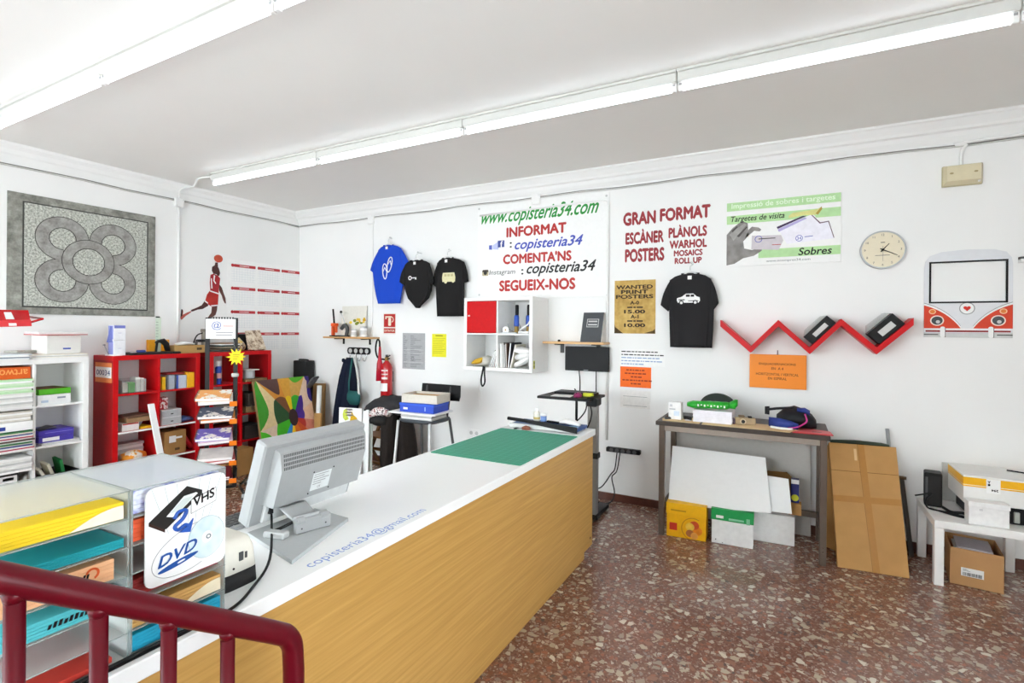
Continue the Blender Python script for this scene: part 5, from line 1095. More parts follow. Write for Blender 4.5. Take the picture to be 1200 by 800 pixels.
t = thing('black_case', 'tall narrow black case standing in the room corner behind the pencil canvas', 'case', ((a.x + c.x) / 2, 4.85, .003)); MB().box(a.x, c.x, 4.82, 4.97, .003, a.z, BLACKM, .01).build('body', t)
MB().tube(spline([(a.x + .04, 4.89, a.z - .004), (a.x + .05, 4.89, a.z + .012), (c.x - .05, 4.89, c.z * 0 + a.z + .012), (c.x - .04, 4.89, a.z - .004)], 4), .008, BLACK, 8).build('handle', t)
b = MB(); p_ = onY(368, 447, 4.6); b.loft([(tuple(onY(363, 452, 4.6)), (0, .05, 0), (.01, 0, .03)), (tuple(onY(367, 446, 4.6)), (0, .06, 0), (.02, 0, .05)), (tuple(onY(371, 442.5, 4.6)), (0, .04, 0), (.02, 0, .02))], mat('#5c5b5c', .8, noise=.2), 16, rip=lambda i, g: 1 + .15 * math.sin(4 * g + i)); single('grey_cloth', b, 'crumpled grey cloth on top of the kraft panel in the corner', 'cloth')
# ---- pencil canvas
xb_, xt_ = -5.28, -5.55
yl, yr = 3.93, onX(361, 441, xt_).y; ztp = onX(300, 446, xt_).z
q = [Vector((xb_, yl - .02, .004)), Vector((xb_, yr - .02, .004)), Vector((xt_, yr, ztp)), Vector((xt_, yl, ztp))]
t = thing('pencil_canvas', 'large canvas print of coloured pencil tips in a ring, leaning on the red shelf', 'picture', tuple((q[0] + q[1]) / 2))
MB().slab(q, .035, mat('#8a6d46', .7)).build('frame', t)
ux, uz = q[1] - q[0], q[3] - q[0]; nrm = ux.cross(uz).normalized()
# wedges round a dark middle, each a sharpened pencil: lead, wood cone, painted barrel
cu, cvv = .60, .54
segs = [(-10, 20, '#e8bb98', '#4c2a8f', '#dcae8c', .05), (20, 56, '#e6c8b0', '#43258a', '#35217a', .18), (56, 88, '#d9a855', '#3fae2a', '#57b42c', .14), (88, 113, '#dda23c', '#f0cb1e', '#dba640', .05), (113, 141, '#d98f34', '#7a4a2c', '#5f4340', .40), (141, 189, '#e7cf9a', '#2f5430', '#3f9a2a', .30),
        (189, 226, '#e6ccb6', '#3fb322', '#49bb1e', .32), (226, 250, '#e4cfc2', '#2f8fd0', '#2e93d6', .15), (250, 271, '#f0c81a', '#f2cc14', '#efc51c', .05), (271, 303, '#e0862a', '#d9701c', '#e39a2a', .05), (303, 326, '#dd7f3c', '#cf5226', '#e6a03a', .2), (326, 350, '#d98670', '#bb342c', '#d98e78', .05)]
def ray_end(a):
    dx, dy = math.cos(R(a)), math.sin(R(a)); ts = []
    if dx > 1e-6: ts.append((1 - cu) / dx)
    if dx < -1e-6: ts.append(-cu / dx)
    if dy > 1e-6: ts.append((1 - cvv) / dy)
    if dy < -1e-6: ts.append(-cvv / dy)
    return min(ts)
def cpt(a, f, o): r_ = f * ray_end(a) if f <= 1 else ray_end(a); return q[0] + ux * (cu + r_ * math.cos(R(a))) + uz * (cvv + r_ * math.sin(R(a))) + nrm * o
for (a0, a1, wood, lead, barrel, lobe) in segs:
    s = MB(); n = 10; A = [a0 + (a1 - a0) * k / n for k in range(n + 1)]
    def strip(f0, fn, m_, o):
        P0 = [cpt(a, f0, o) for a in A]; P1 = [cpt(a, fn(math.sin(math.pi * k / n)), o) for k, a in enumerate(A)]
        s.add(P0 + P1, [(k, k + 1, n + 2 + k, n + 1 + k) for k in range(n)], m_)
    strip(.06, lambda q_: 1.0, mat(barrel, .5, noise=.06, scale=25), .0012); strip(.06, lambda q_: 1.0 - lobe * q_ ** .7, mat(wood, .55, noise=.10, scale=25), .0022); strip(.04, lambda q_: .50 + .05 * q_, mat(lead, .5, noise=.08, scale=25), .0032)
    s.build('pencil_tip', t)
s = MB(); s.add([q[0] + ux * (cu + .085 * math.cos(k * .5236)) + uz * (cvv + .10 * math.sin(k * .5236)) + nrm * .004 for k in range(12)], [tuple(range(12))], mat('#3a2424', .7)); s.build('dark_middle', t)

# ================================================================== THE COUNTER
ZT = .95; KX0, KX1, KY0, KY1 = -1.915, -1.268, -.55, 3.725
t = thing('counter', 'long shop counter with white top and oak front', 'counter', ((KX0 + KX1) / 2, 1.6, 0))
TOPW = mat('#f6f7f6', .32, spec=.45, noise=.012, scale=2, name='counter_laminate')
top = MB().box(KX0, KX1, KY0, KY1, ZT - .045, ZT, TOPW, .003).build('countertop', t)
MB().box(KX1 - .034, KX1 - .014, KY0 + .01, KY1 - .018, .085, ZT - .045, OAK, .002).build('front_panel', t)
MB().box(KX0 + .03, KX1 - .036, KY1 - .038, KY1 - .018, .085, ZT - .045, OAK, .002).build('end_panel', t)
MB().box(KX0 + .03, KX1 - .036, KY0 + .012, KY0 + .03, .085, ZT - .045, OAK, .002).build('end_panel', t)
b = MB(); b.box(KX1 - .06, KX1 - .045, KY0 + .02, KY1 - .10, 0, .085, OAK, .001); b.box(KX0 + .06, KX1 - .06, KY1 - .115, KY1 - .10, 0, .085, OAK, .001); b.build('plinth', t)
b = MB(); b.box(KX0 + .03, KX1 - .06, KY0 + .03, KY1 - .04, .0855, .105, WHITE, .001); b.box(KX0 + .03, KX1 - .06, KY0 + .03, KY1 - .04, .50, .52, WHITE, .001)
for y in (.5, 1.55, 2.6): b.box(KX0 + .03, KX1 - .06, y, y + .018, .106, ZT - .046, WHITE, .001)
b.build('inner_shelves', t)
s = MB(); p_ = onX(691, 628, KX1 - .014); s.disc((0, 0), .009, .009, 0, .003, CHROME, TR(LEFT, KX1 - .0138, 3.66, .15), n=16); s.build('lock', t)
a, c = onZ(364, 665, ZT), onZ(501, 598, ZT)
b = MB(TR(FLAT, -1.318, (a.y + c.y) / 2, ZT + .0006)); b.text('copisteria34@gmail.com', mat('#8fa6dc', .5), Matrix.Identity(4), 0, 0, w=(c.y - a.y) * 1.0, h=.058); b.build('lettering', t)
# dark edge strip
single('edge_strip', MB().box(KX1 - .028, KX1 - .018, -.2, .80, ZT + .0005, ZT + .004, BLACK, .001), 'thin black strip along the counter edge in front of the clear paper racks', 'strip')

# ---- clear paper racks
ZR = 1.325
def rack(label, y0, y1, x0, x1, levels):
    t = thing('acrylic_paper_rack', label, 'paper rack', ((x0 + x1) / 2, (y0 + y1) / 2, ZT)); e = .004
    z0 = ZT + .0006
    for nm, bx in (('side_panel', (x0, x1, y0, y0 + e, z0, ZR)), ('side_panel', (x0, x1, y1 - e, y1, z0, ZR)), ('back_panel', (x0, x0 + e, y0 + e, y1 - e, z0, ZR)), ('top_panel', (x0, x1, y0, y1, ZR, ZR + e)), ('bottom_panel', (x0 + e, x1, y0 + e, y1 - e, z0, z0 + e))):
        MB().box(*bx, CLEAR, 0).build(nm, t)
    for z in levels: MB().box(x0 + e, x1 - .002, y0 + e, y1 - e, z, z + e, CLEAR, 0).build('shelf', t)
    b = MB(); q_ = .0018
    for y in (y0 + q_, y1 - q_): b.tube([(x1, y, z0), (x1, y, ZR)], q_, EDGE, 4)
    for z in list(levels) + [z0, ZR]: b.tube([(x1, y0, z + .002), (x1, y1, z + .002)], .0017, EDGE, 4)
    for y in (y0, y1): b.tube([(x0, y, ZR + .002), (x1, y, ZR + .002)], .002, EDGE, 4)
    b.tube([(x0, y0, ZR + .002), (x0, y1, ZR + .002)], .002, EDGE, 4); b.build('edge', t)
    return t
AX0, AX1 = -1.605, -1.305
rackB = rack('clear acrylic paper rack carrying the cassette and disc sign', .624, .846, AX0, AX1, (1.262, 1.198, 1.134, 1.069, 1.005))
rackA = rack('clear acrylic paper rack full of coloured paper beside the railing, nearest the camera', .398, .6205, AX0, AX1, (1.262, 1.198, 1.134, 1.069, 1.005))
def ream(label, x0, x1, y0, y1, z, h, col, wrap=None, swoosh=False, text=None, angle=0):
    cx, cy = (x0 + x1) / 2, (y0 + y1) / 2
    t = thing('paper_ream', label, 'paper', (cx, cy, z), R(angle), 'coloured paper in the clear racks')
    w, d = x1 - x0, y1 - y0; m = mat(col, .55, noise=.03, scale=9)
    b = MB(); n = 5
    for i in range(n): b.box(-w/2, w/2, -d/2, d/2, h * i / n, h * (i + 1) / n - .0003, m, .0008)
    b.build('sheets', t, local=True)
    if swoosh:
        M = TR(LEFT, w/2 + .0006, 0, 0); s = MB(M)
        pts = [(d * .02, .001)] + [(d * (.02 + .42 * k / 8), .001 + h * .78 * math.sin(k / 8 * 1.57)) for k in range(9)] + [(d * .495, h * .8), (d * .495, .001)]
        s.prism(pts, 0, .0006, mat(swoosh, .6)); s.build('wrapper_band', t, local=True)
    if text:
        M = TR(LEFT, w/2 + .0009, 0, 0); s = MB(M); n_ = 9; hh = h * .17
        for q in range(n_):
            u = d * (text[1] - text[2] / 2 + text[2] * q / n_); wq = d * text[2] / n_ * .62
            s.prism([(u, h * .5 - hh), (u + wq, h * .5 - hh), (u + wq + hh * .5, h * .5 + hh * (1 if q % 3 else .5)), (u + hh * .5, h * .5 + hh * (1 if q % 3 else .5))], 0, .0006, BLACK)
        s.build('lettering', t, local=True)
        s = MB(M); s.ring((text[1] * d + d * text[2] * .62, h * .62), h * .18, h * .28, 0, .0006, mat('#dd5b1f', .5), n=14, a0=R(-70), a1=R(170)); s.build('mark', t, local=True)
    return t
xa, xb, ya, yb = AX0 + .012, AX1 - .006, .404, .612
ream('bright yellow paper ream on the top level of the left clear rack', xa, xb, ya, yb, 1.2666, .038, '#f2cf1c', swoosh='#efe4d2')
ream('teal paper stack just under the yellow ream in the left clear rack', xa, xb + .0, ya, yb + .001, 1.2026, .020, '#149ba6')
ream('peach paper ream on the third level of the left clear rack', xa, xb, ya, yb - .018, 1.1386, .046, '#f1b98a', text=('//', .10, .30))
ream('aqua paper ream with black wrapper lettering low in the left clear rack', xa, xb, ya, yb - .006, 1.0736, .034, '#55c3cc', text=('//', .06, .40))
ream('thin red paper stack lying at the bottom of the left clear rack', xa, xb, ya + .06, yb - .02, .9552, .012, '#cf3b2e')
xa, xb, ya, yb = AX0 + .012, AX1 - .006, .632, .838
MV = node_mat('lilac_wrapper', lambda nt, bb: _speckle([(0.42, '#8f95d6'), (0.52, '#d5d8ef'), (0.6, '#eceef8')], 14)(nt, bb))
t_ = ream('lilac wrapped ream on the top level of the right clear rack behind the sign', xa, xb - .01, ya, yb, 1.2666, .052, '#c9cdea'); t_.children[0].data.materials[0] = MV
ream('orange-red paper on the second level of the right clear rack behind the sign', xa, xb - .01, ya, yb, 1.2026, .050, '#d9552b')
ream('maroon paper stack behind the lower edge of the cassette sign', xa, xb - .012, ya, yb, 1.0736, .040, '#8e2424')
ream('tan paper ream below the cassette and disc sign', xa, xb, ya, yb, 1.0096, .040, '#c89b57', swoosh='#efe3c4')
ream('turquoise paper stack at the bottom of the right clear rack', xa, xb, ya, yb, .9552, .038, '#1d9fc0')
# ---- the cassette-to-disc sign on the front of the right rack
sy, szc, sw, sh = .745, 1.2055, .206, .268; XS = AX1 + .0045
t = thing('conversion_sign', 'white rounded sign showing a video cassette and a disc on the right clear rack', 'sign', (XS, sy, szc - sh / 2)); M = TR(LEFT, XS, sy, szc) @ Matrix.Diagonal((.93, .866, 1, 1))
b = MB(M); b.prism(rrect(-sw/2, sw/2, -sh/2, sh/2, .022), 0, .004, mat('#f1f2f1', .3, noise=.01)); b.build('panel', t)
b = MB(TR(M, 0, 0, 0)); e = .0042; GL = mat('#bcc6c6', .4)
for k in range(7):
    u = -.09 + .03 * k; b.prism([(u, sh * .49), (u + .0012, sh * .49), (u * .55 + .0012, 0), (u * .55, 0)], e, e + .0004, GL)
ov = [(.010 + .098 * math.cos(R(k)) , -.058 + .062 * math.sin(R(k)) + .022 * math.cos(R(k))) for k in range(40, 290, 6)]
ov = [(max(-.1, min(.1, x)), max(-.128, y)) for x, y in ov]
b.tube([M.inverted() @ (M @ Vector((x, y, e))) for x, y in ov], .0009, GREY, 5); b.build('line_drawing', t)
# cassette
b = MB(M); CK = mat('#22211f', .35)
b.prism([(-.096, .045), (-.004, .118), (.036, .096), (.036, .086), (-.052, .016), (-.058, .014)], e, e + .001, CK)
b.prism([(-.096, .045), (-.058, .014), (-.058, .006), (-.096, .036)], e, e + .0012, mat('#3a2218', .4)); b.prism([(-.055, .048), (-.012, .092), (.020, .094), (.024, .090), (-.028, .048), (-.040, .042)], e + .001, e + .0016, mat('#dfe5e2', .4)); b.prism([(-.046, .055), (-.014, .085), (.012, .086), (-.022, .053)], e + .0016, e + .002, mat('#c9d3cf', .4)); b.build('cassette_picture', t)
b = MB(M); b.prism([(.006, .036), (.074, .054), (.074, .094), (.006, .076)], e + .0016, e + .0019, BLACK); b.prism([(.007, .0375), (.073, .0550), (.073, .0925), (.007, .0750)], e + .0019, e + .0022, WPAPER); b.build('word_plate', t)
b = MB(M @ Matrix.Translation((0, 0, e + .0026))); b.text('VHS', BLACK, Matrix.Identity(4) @ Matrix(((1, 0, 0, 0), (.27, 1, 0, 0), (0, 0, 1, 0), (0, 0, 0, 1))), .040, .063, w=.056, h=.026, bold=.03); b.build('lettering', t)
b = MB(M); BL = mat('#2455ae', .4)
b.tube([Vector((x, y, e + .001)) for x, y in spline([(-.036, .036, 0), (-.026, .052, 0), (-.006, .050, 0), (-.012, .030, 0), (-.032, .012, 0), (-.026, .0, 0), (-.010, .010, 0), (.0, .002, 0)], 5) for x, y in ((x, y),)] if False else [Vector((p[0], p[1], e + .0006)) for p in spline([(-.036, .036, 0), (-.026, .052, 0), (-.006, .050, 0), (-.014, .030, 0), (-.034, .014, 0), (-.026, .002, 0), (-.008, .010, 0), (.0, .002, 0)], 5)], .0052, BL, 6)
b.prism([(.004, -.014), (-.024, -.006), (-.002, .006), (.012, .022)], e, e + .004, BL); b.build('arrow_two', t)
b = MB(M); c_ = (.050, -.045); DISC = node_mat('disc_print', _speckle([(0.35, '#b7d3dc'), (0.5, '#dbe8ea'), (0.65, '#eef3f2')], 6, .35))
b.disc(c_, .050, .060, e, e + .0008, mat('#9fb6bd', .4), n=40); b.disc(c_, .0488, .0588, e + .0008, e + .0012, DISC, n=40); b.disc(c_, .014, .017, e + .0012, e + .0016, WPAPER, n=22); b.ring((c_[0] + .004, c_[1]), .004, .007, e + .0016, e + .002, mat('#6a7a80', .4), n=18); b.build('disc_picture', t)
SH = Matrix(((1, 0, 0, 0), (.22, 1, 0, 0), (0, 0, 1, 0), (0, 0, 0, 1))); NV = mat('#1d4f9a', .4)
b = MB(M @ Matrix.Translation((0, 0, e + .002))); b.text('DVD', NV, SH, -.024, -.056, w=.092, h=.030, bold=.02, shear=.25); b.build('lettering', t)
b = MB(M @ SH); b.disc((-.024, -.084), .050, .0075, e, e + .002, NV, n=36); b.disc((-.018, -.084), .010, .0026, e + .002, e + .0026, WPAPER, n=18); b.build('disc_swoosh', t)

# ---- label printer behind the rack
px_, py_ = -1.475, .945
t = thing('label_printer', 'cream label printer with black foot between the clear rack and the monitor', 'printer', (px_, py_, ZT)); CR = mat('#e3dfd3', .4, noise=.02)
MB().loft([((px_, py_, ZT + .0005), (.095, 0, 0), (0, .062, 0)), ((px_, py_, ZT + .045), (.092, 0, 0), (0, .060, 0))], BLACKM, 28, sq=.35).build('foot', t)
MB().loft([((px_, py_, ZT + .0455), (.092, 0, 0), (0, .060, 0)), ((px_, py_, ZT + .105), (.086, 0, 0), (0, .054, 0)), ((px_ - .005, py_, ZT + .128), (.078, 0, 0), (0, .048, 0)), ((px_ - .01, py_, ZT + .136), (.06, 0, 0), (0, .036, 0))], CR, 28, sq=.35).build('body', t)
s = MB(); s.box(px_ + .0885, px_ + .0915, py_ - .005, py_ + .008, ZT + .075, ZT + .100, DGREY, .0005); s.box(px_ + .0885, px_ + .0917, py_ + .014, py_ + .020, ZT + .078, ZT + .096, DGREY, .0005); s.disc((0, 0), .003, .003, 0, .002, BLACK, TR(LEFT, px_ + .0905, py_ - .022, ZT + .060), n=10); s.build('socket_panel', t)

# ---- monitor with its back to the customers
ymL, ymR, xb0, xt0, zb0, zt0 = 1.184, 1.668, -1.705, -1.600, .972, 1.284
ang = math.atan2(xt0 - xb0, zt0 - zb0); HM = math.hypot(xt0 - xb0, zt0 - zb0); WM = ymR - ymL
Mm = Matrix.Translation((xb0, ymL, zb0)) @ Matrix(((0, math.sin(ang), math.cos(ang), 0), (1, 0, 0, 0), (0, math.cos(ang), -math.sin(ang), 0), (0, 0, 0, 1)))
t = thing('monitor', 'silver computer monitor on the counter seen from behind', 'monitor', (-1.60, 1.43, ZT))
BEZ = mat('#a7a9a9', .38, metal=.25, noise=.02); SHELL = mat('#a9abab', .45, metal=.2, noise=.03)
b = MB(Mm); b.box(0, WM, 0, HM, -.058, 0, BEZ, .007); b.build('case', t)
b = MB(Mm); b.box(.014, WM - .014, .02, HM - .016, -.0595, -.0575, mat('#121315', .2), 0); b.build('display', t)
sh_ = MB(Mm); u0, u1, v0, v1 = .040, WM - .008, .085, HM - .022; d_ = .048
vs = [(u0, v0, 0), (u1, v0, 0), (u1, v1, 0), (u0, v1, 0), (u0 + .012, v0 + .006, d_), (u1 - .012, v0 + .006, d_), (u1 - .012, v1 - .072, d_), (u0 + .012, v1 - .072, d_), (u0 + .008, v1 - .008, .022), (u1 - .008, v1 - .008, .022)]
sh_.add(vs, [(0, 1, 5, 4), (1, 2, 9, 6, 5), (2, 3, 8, 9), (3, 0, 4, 7, 8), (4, 5, 6, 7), (7, 6, 9, 8), (0, 3, 2, 1)], SHELL); shell = sh_.build('back_shell', t)
low = MB(Mm); low.box(.045, WM - .03, .015, .086, 0, .016, mat('#cdcfce', .5), .004); low.build('lower_cover', t)
slope = math.atan2(d_ - .022, .064)
Mv = Mm @ Matrix.Translation((0, v1 - .072, d_)) @ Matrix.Rotation(-slope, 4, 'X')
vb = MB(Mv)
for r_ in range(4):
    for k in range(58):
        u = u0 + .022 + k * (u1 - u0 - .044) / 57; vb.box(u, u + .0036, .004 + r_ * .0155, .0145 + r_ * .0155, -.0005, .0006, DGREY, 0)
vb.build('vent_slots', shell)
lb = MB(Mm); lb.box(.205, .295, v0 + .030, v0 + .105, d_, d_ + .0006, mat('#dfe3e3', .5), 0); lb.build('rating_label', shell)
lb = MB(Mm)
for k in range(5): lb.box(.212, .212 + (.07, .05, .075, .06, .04)[k], v0 + .096 - k * .010, v0 + .099 - k * .010, d_ + .0006, d_ + .001, GREY, 0)
lb.text('CE', DGREY, Matrix.Translation((0, 0, d_ + .0012)), .245, v0 + .042, h=.009); lb.build('label_print', shell)
sc = MB(Mm)
for (u, v) in ((.200, v0 + .022), (.300, v0 + .022), (.205, v0 + .112), (.302, v0 + .112)): sc.disc((u, v), .003, .003, d_, d_ + .0012, BLACK, n=10)
sc.build('screws', shell)
# foot plate, hinge, cable
A_ = [onZ(342, 661.5, ZT), onZ(408, 610.5, ZT), Vector((-1.690, 1.475, ZT)), Vector((-1.700, 1.185, ZT))]
pf = [(p.x, p.y) for p in A_]
b = MB(); b.prism(pf, ZT + .0005, ZT + .013, SILVER); b.build('foot_plate', t)
hy = 1.318; hx = -1.522
b = MB(RZ(hx, hy, ZT, 75)); b.box(-.066, .066, -.012, .012, .013, .062, BEZ, .003); b.box(-.066, -.022, -.016, .022, .040, .068, BEZ, .010); b.box(.020, .066, -.016, .022, .040, .068, BEZ, .010); b.tube([(-.06, .014, .056), (.06, .014, .056)], .013, SILVER, 14); b.build('hinge', t)
b = MB(); b.loft([((hx - .03, hy, ZT + .045), (.014, 0, 0), (0, .05, 0)), ((hx - .07, hy, ZT + .065), (.014, 0, 0), (0, .052, 0)), ((hx - .105, hy, ZT + .085), (.012, 0, 0), (0, .055, 0))], SHELL, 20, sq=.5); b.build('neck', t)
s = MB(RZ(hx, hy, ZT, 75))
for u in (-.045, .045): s.disc((0, 0), .003, .003, 0, .0012, DGREY, TR(BACK, u, -.0122, .03), n=10)
s.build('screws', t)
p0 = Mm @ Vector((.070, .080, .012)); e1 = onZ(266, 718, ZT + .004)
single_c = MB(); single_c.tube(spline([p0, p0 + Vector((.012, -.004, -.055)), onZ(316, 655, ZT + .02), onZ(296, 688, ZT + .006), onZ(268, 715, ZT + .006), Vector((KX1 - .023, .70, ZT + .0085)), Vector((KX1 - .022, .45, ZT + .0085)), Vector((KX1 - .022, .1, ZT + .0085))], 6), .0042, BLACK, 8); single_c.build('power_cable', t)
b = MB(); b.box(-.008, .008, -.008, .008, -.03, .012, BLACK, .002, M=Matrix.Translation(p0)); b.build('plug', t)
b = MB(); b.tube(spline([Vector((-1.60, 1.21, ZT + .026)), Vector((-1.585, 1.24, ZT + .034)), Vector((-1.57, 1.27, ZT + .045)), Vector((-1.56, 1.29, ZT + .052))], 6), .006, BLACK, 8); b.build('signal_cable', t)
single('adapter', MB(RZ(-1.572, 1.205, ZT + .0135, 105)).box(-.018, .018, -.042, .042, 0, .022, mat('#b4b6b5', .45), .005), 'small grey adapter block lying on the monitor foot', 'adapter')
kb = MB(); kb.slab([(-1.90, 1.10, ZT + .001), (-1.78, 1.10, ZT + .001), (-1.78, 1.44, ZT + .018), (-1.90, 1.44, ZT + .018)], .012, GREY) if False else kb.box(-1.90, -1.775, 1.10, 1.44, ZT + .0008, ZT + .018, GREY, .004)
t = thing('keyboard', 'grey keyboard behind the counter monitor', 'keyboard', (-1.84, 1.27, ZT)); kb.build('case', t)
k_ = MB()
for i in range(5):
    for j in range(15): k_.box(-1.893 + i * .022, -1.875 + i * .022, 1.106 + j * .022, 1.124 + j * .022, ZT + .018, ZT + .023, DGREY, .001)
k_.build('keys', t)

# ---- cutting mat, cutter, bottles
t = thing('cutting_mat', 'large green cutting mat on the far end of the counter', 'cutting mat', (-1.59, 2.94, ZT)); MB().prism(rrect(-1.892, -1.282, 2.508, 3.388, .012), ZT + .0006, ZT + .0036, MATG).build('mat', t)
gx0, gx1, gy0, gy1 = -1.86, -1.325, 3.455, 3.705
t = thing('paper_cutter', 'blue paper cutter with a long black guard at the end of the counter', 'paper cutter', ((gx0 + gx1) / 2, (gy0 + gy1) / 2, ZT)); BB = mat('#35558c', .45, noise=.05)
MB().box(gx0, gx1, gy0 + .02, gy1, ZT + .008, ZT + .03, BB, .003).build('board', t)
b = MB()
for x in (gx0 + .02, gx1 - .02):
    for y in (gy0 + .05, gy1 - .03): b.lathe([(.01, 0.0006), (.012, .008)], BLACK, (x, y, ZT), 12)
b.build('feet', t)
MB().box(gx0, gx1 + .002, gy0 - .001, gy0 + .019, ZT + .006, ZT + .034, LGREY, .002).build('edge_bar', t)
b = MB(); b.slab([(gx1 + .01, gy0 - .006, ZT + .006), (gx1 + .01, gy0 - .006, ZT + .050), (-1.72, gy0 - .012, ZT + .074), (-1.72, gy0 - .012, ZT + .050)], .014, BLACK); b.build('blade_arm', t)
b = MB(); b.tube([(-1.865, gy0 - .016, ZT + .072), (-1.70, gy0 - .010, ZT + .063)], .013, BLACK, 12); b.build('handle', t)
for px, hh, rr_, lb in ((629, .105, .026, 'white squeeze bottle with white cap behind the paper cutter'), (637, .062, .024, 'small blue and clear pot beside the white bottle on the paper cutter')):
    p = onZ(px, 494, ZT + .031); t = thing('glue_bottle', lb, 'bottle', (p.x, 3.66, ZT + .0305)); x = onY(px, 490, 3.66).x
    if hh > .1:
        MB().lathe([(rr_ * .95, 0), (rr_, .006), (rr_, hh * .62), (rr_ * .55, hh * .72)], mat('#e4e2d4', .4), (x, 3.66, ZT + .0305), 20).build('body', t); MB().lathe([(rr_ * .55, hh * .72), (rr_ * .5, hh * .9), (rr_ * .3, hh)], WHITE, (x, 3.66, ZT + .0305), 16).build('cap', t)
        s = MB(); s.ring((x, 3.66), rr_, rr_ + .0008, ZT + .045, ZT + .062, mat('#c9b56a', .5), n=20); s.build('label', t)
    else:
        MB().lathe([(rr_ * .9, 0), (rr_, .004), (rr_, hh * .7)], mat('#7d9bd2', .35), (x, 3.66, ZT + .0305), 20).build('body', t); MB().lathe([(rr_ * 1.04, hh * .7), (rr_ * 1.04, hh)], WPAPER, (x, 3.66, ZT + .0305), 20).build('cap', t)
b = MB(RZ(-1.56, 3.63, ZT + .032, -8)); b.box(-.07, .07, -.012, .012, 0, .014, BLACK, .004); single('black_stapler', b, 'black bar tool lying on the blue cutter board', 'stapler')
b = MB(); x = -1.43; b.loft([((x - .08, 3.62, ZT + .044), (0, .03, 0), (0, 0, .012)), ((x - .03, 3.63, ZT + .052), (0, .04, 0), (0, 0, .020)), ((x + .03, 3.62, ZT + .050), (0, .045, 0), (0, 0, .018)), ((x + .08, 3.61, ZT + .040), (0, .03, 0), (0, 0, .009))], WPAPER, 18, rip=lambda i, g: 1 + .15 * math.sin(4 * g + 2 * i)); single('crumpled_tissue', b, 'crumpled white tissue on the blue cutter board', 'tissue')
single('cutter_label', MB(RZ(-1.385, 3.56, ZT + .0305, 12)).box(-.04, .04, -.015, .015, 0, .003, mat('#9cc0e4', .5), .001), 'light blue strip lying on the right end of the cutter board', 'strip')
b = MB(); rnd = random.Random(5)
x, y = onZ(621, 502, ZT).x, 3.425
b.loft([((x - .03, y - .005, ZT + .012), (0, .012, 0), (0, 0, .011)), ((x, y, ZT + .018), (0, .016, 0), (0, 0, .017)), ((x + .03, y, ZT + .014), (0, .012, 0), (0, 0, .012))], mat('#7c4a35', .6, noise=.3, scale=60), 16, rip=lambda i, g: 1 + .2 * math.sin(3 * g + i)); single('brown_pouch', b, 'small brown pouch under the cutter arm on the counter', 'pouch')
b = MB(); x = onZ(608, 501, ZT).x
for s in (-1, 1): b.ring((0, 0), .008, .013, 0, .005, BLACK, Matrix.Translation((x, 3.43 + s * .012, ZT + .001)), n=16)
b.tube([(x + .01, 3.425, ZT + .004), (x + .09, 3.445, ZT + .006)], .003, CHROME, 6); b.tube([(x + .01, 3.436, ZT + .004), (x + .09, 3.425, ZT + .006)], .003, CHROME, 6); single('scissors', b, 'small black-handled scissors by the far left corner of the cutting mat', 'scissors')

# ---- computer stand at the end of the counter
sx, sy = onY(695, 520, 4.42).x, 4.42; t = thing('computer_stand', 'grey metal computer stand with black tray behind the counter end', 'stand', (sx, sy, 0))
zk = onZ(665, 463, 1.10); KZ = onY(660, 466, 4.30).z
MB().box(sx - .045, sx + .045, sy - .03, sy + .03, .05, KZ + .0, mat('#8a8986', .35, metal=.5), .006).build('column', t)
b = MB(); b.box(sx - .30, sx + .06, sy - .05, sy + .05, .012, .05, BLACK, .006); b.box(sx - .05, sx + .05, sy - .33, sy + .33, .012, .05, BLACK, .006); b.build('base', t)
b = MB()
for dx, dy in ((-.27, 0), (0, -.3), (0, .3)): b.lathe([(.018, 0), (.02, .006), (.02, .012)], DGREY, (sx + dx, sy + dy, 0), 12)
b.build('foot', t)
MB().box(sx - .055, sx + .055, sy - .04, sy + .04, .55, .60, BLACK, .004).build('clamp', t)
x0, x1 = onY(632.5, 462, 4.22).x, onY(700, 462, 4.22).x
MB().box(x0, x1 - .04, 4.16, 4.56, KZ, KZ + .022, BLACK, .004).build('tray', t); MB().box(x1 - .10, x1, 4.20, 4.34, KZ - .045, KZ + .03, BLACK, .012).build('tray_knob', t)
MB().tube([(x0 + .30, 4.36, KZ), (x0 + .30, 4.36, KZ - .20)], .012, BLACK, 10).build('tray_stem', t)
b = MB(); b.tube(spline([(x1 - .12, 4.3, KZ - .01), (x1 - .13, 4.28, KZ - .10), (x1 - .22, 4.3, KZ - .2), (x1 - .30, 4.34, KZ - .22)], 6), .006, BLACK, 7); b.tube(spline([(x1 - .10, 4.3, KZ - .02), (x1 - .07, 4.28, KZ - .12), (x1 - .12, 4.3, KZ - .26), (x1 - .2, 4.34, KZ - .4)], 6), .006, BLACK, 7); b.build('cable', t)
t = thing('keyboard', 'black keyboard on the tray of the computer stand', 'keyboard', ((x0 + x1) / 2, 4.44, KZ + .022)); MB().box(x0 + .07, x1 - .09, 4.38, 4.53, KZ + .0225, KZ + .042, BLACK, .004).build('case', t)
k_ = MB()
for i in range(5):
    for j in range(20): k_.box(x0 + .085 + j * (x1 - x0 - .19) / 20, x0 + .085 + (j + .8) * (x1 - x0 - .19) / 20, 4.388 + i * .027, 4.411 + i * .027, KZ + .042, KZ + .048, DGREY, .001)
k_.build('keys', t)
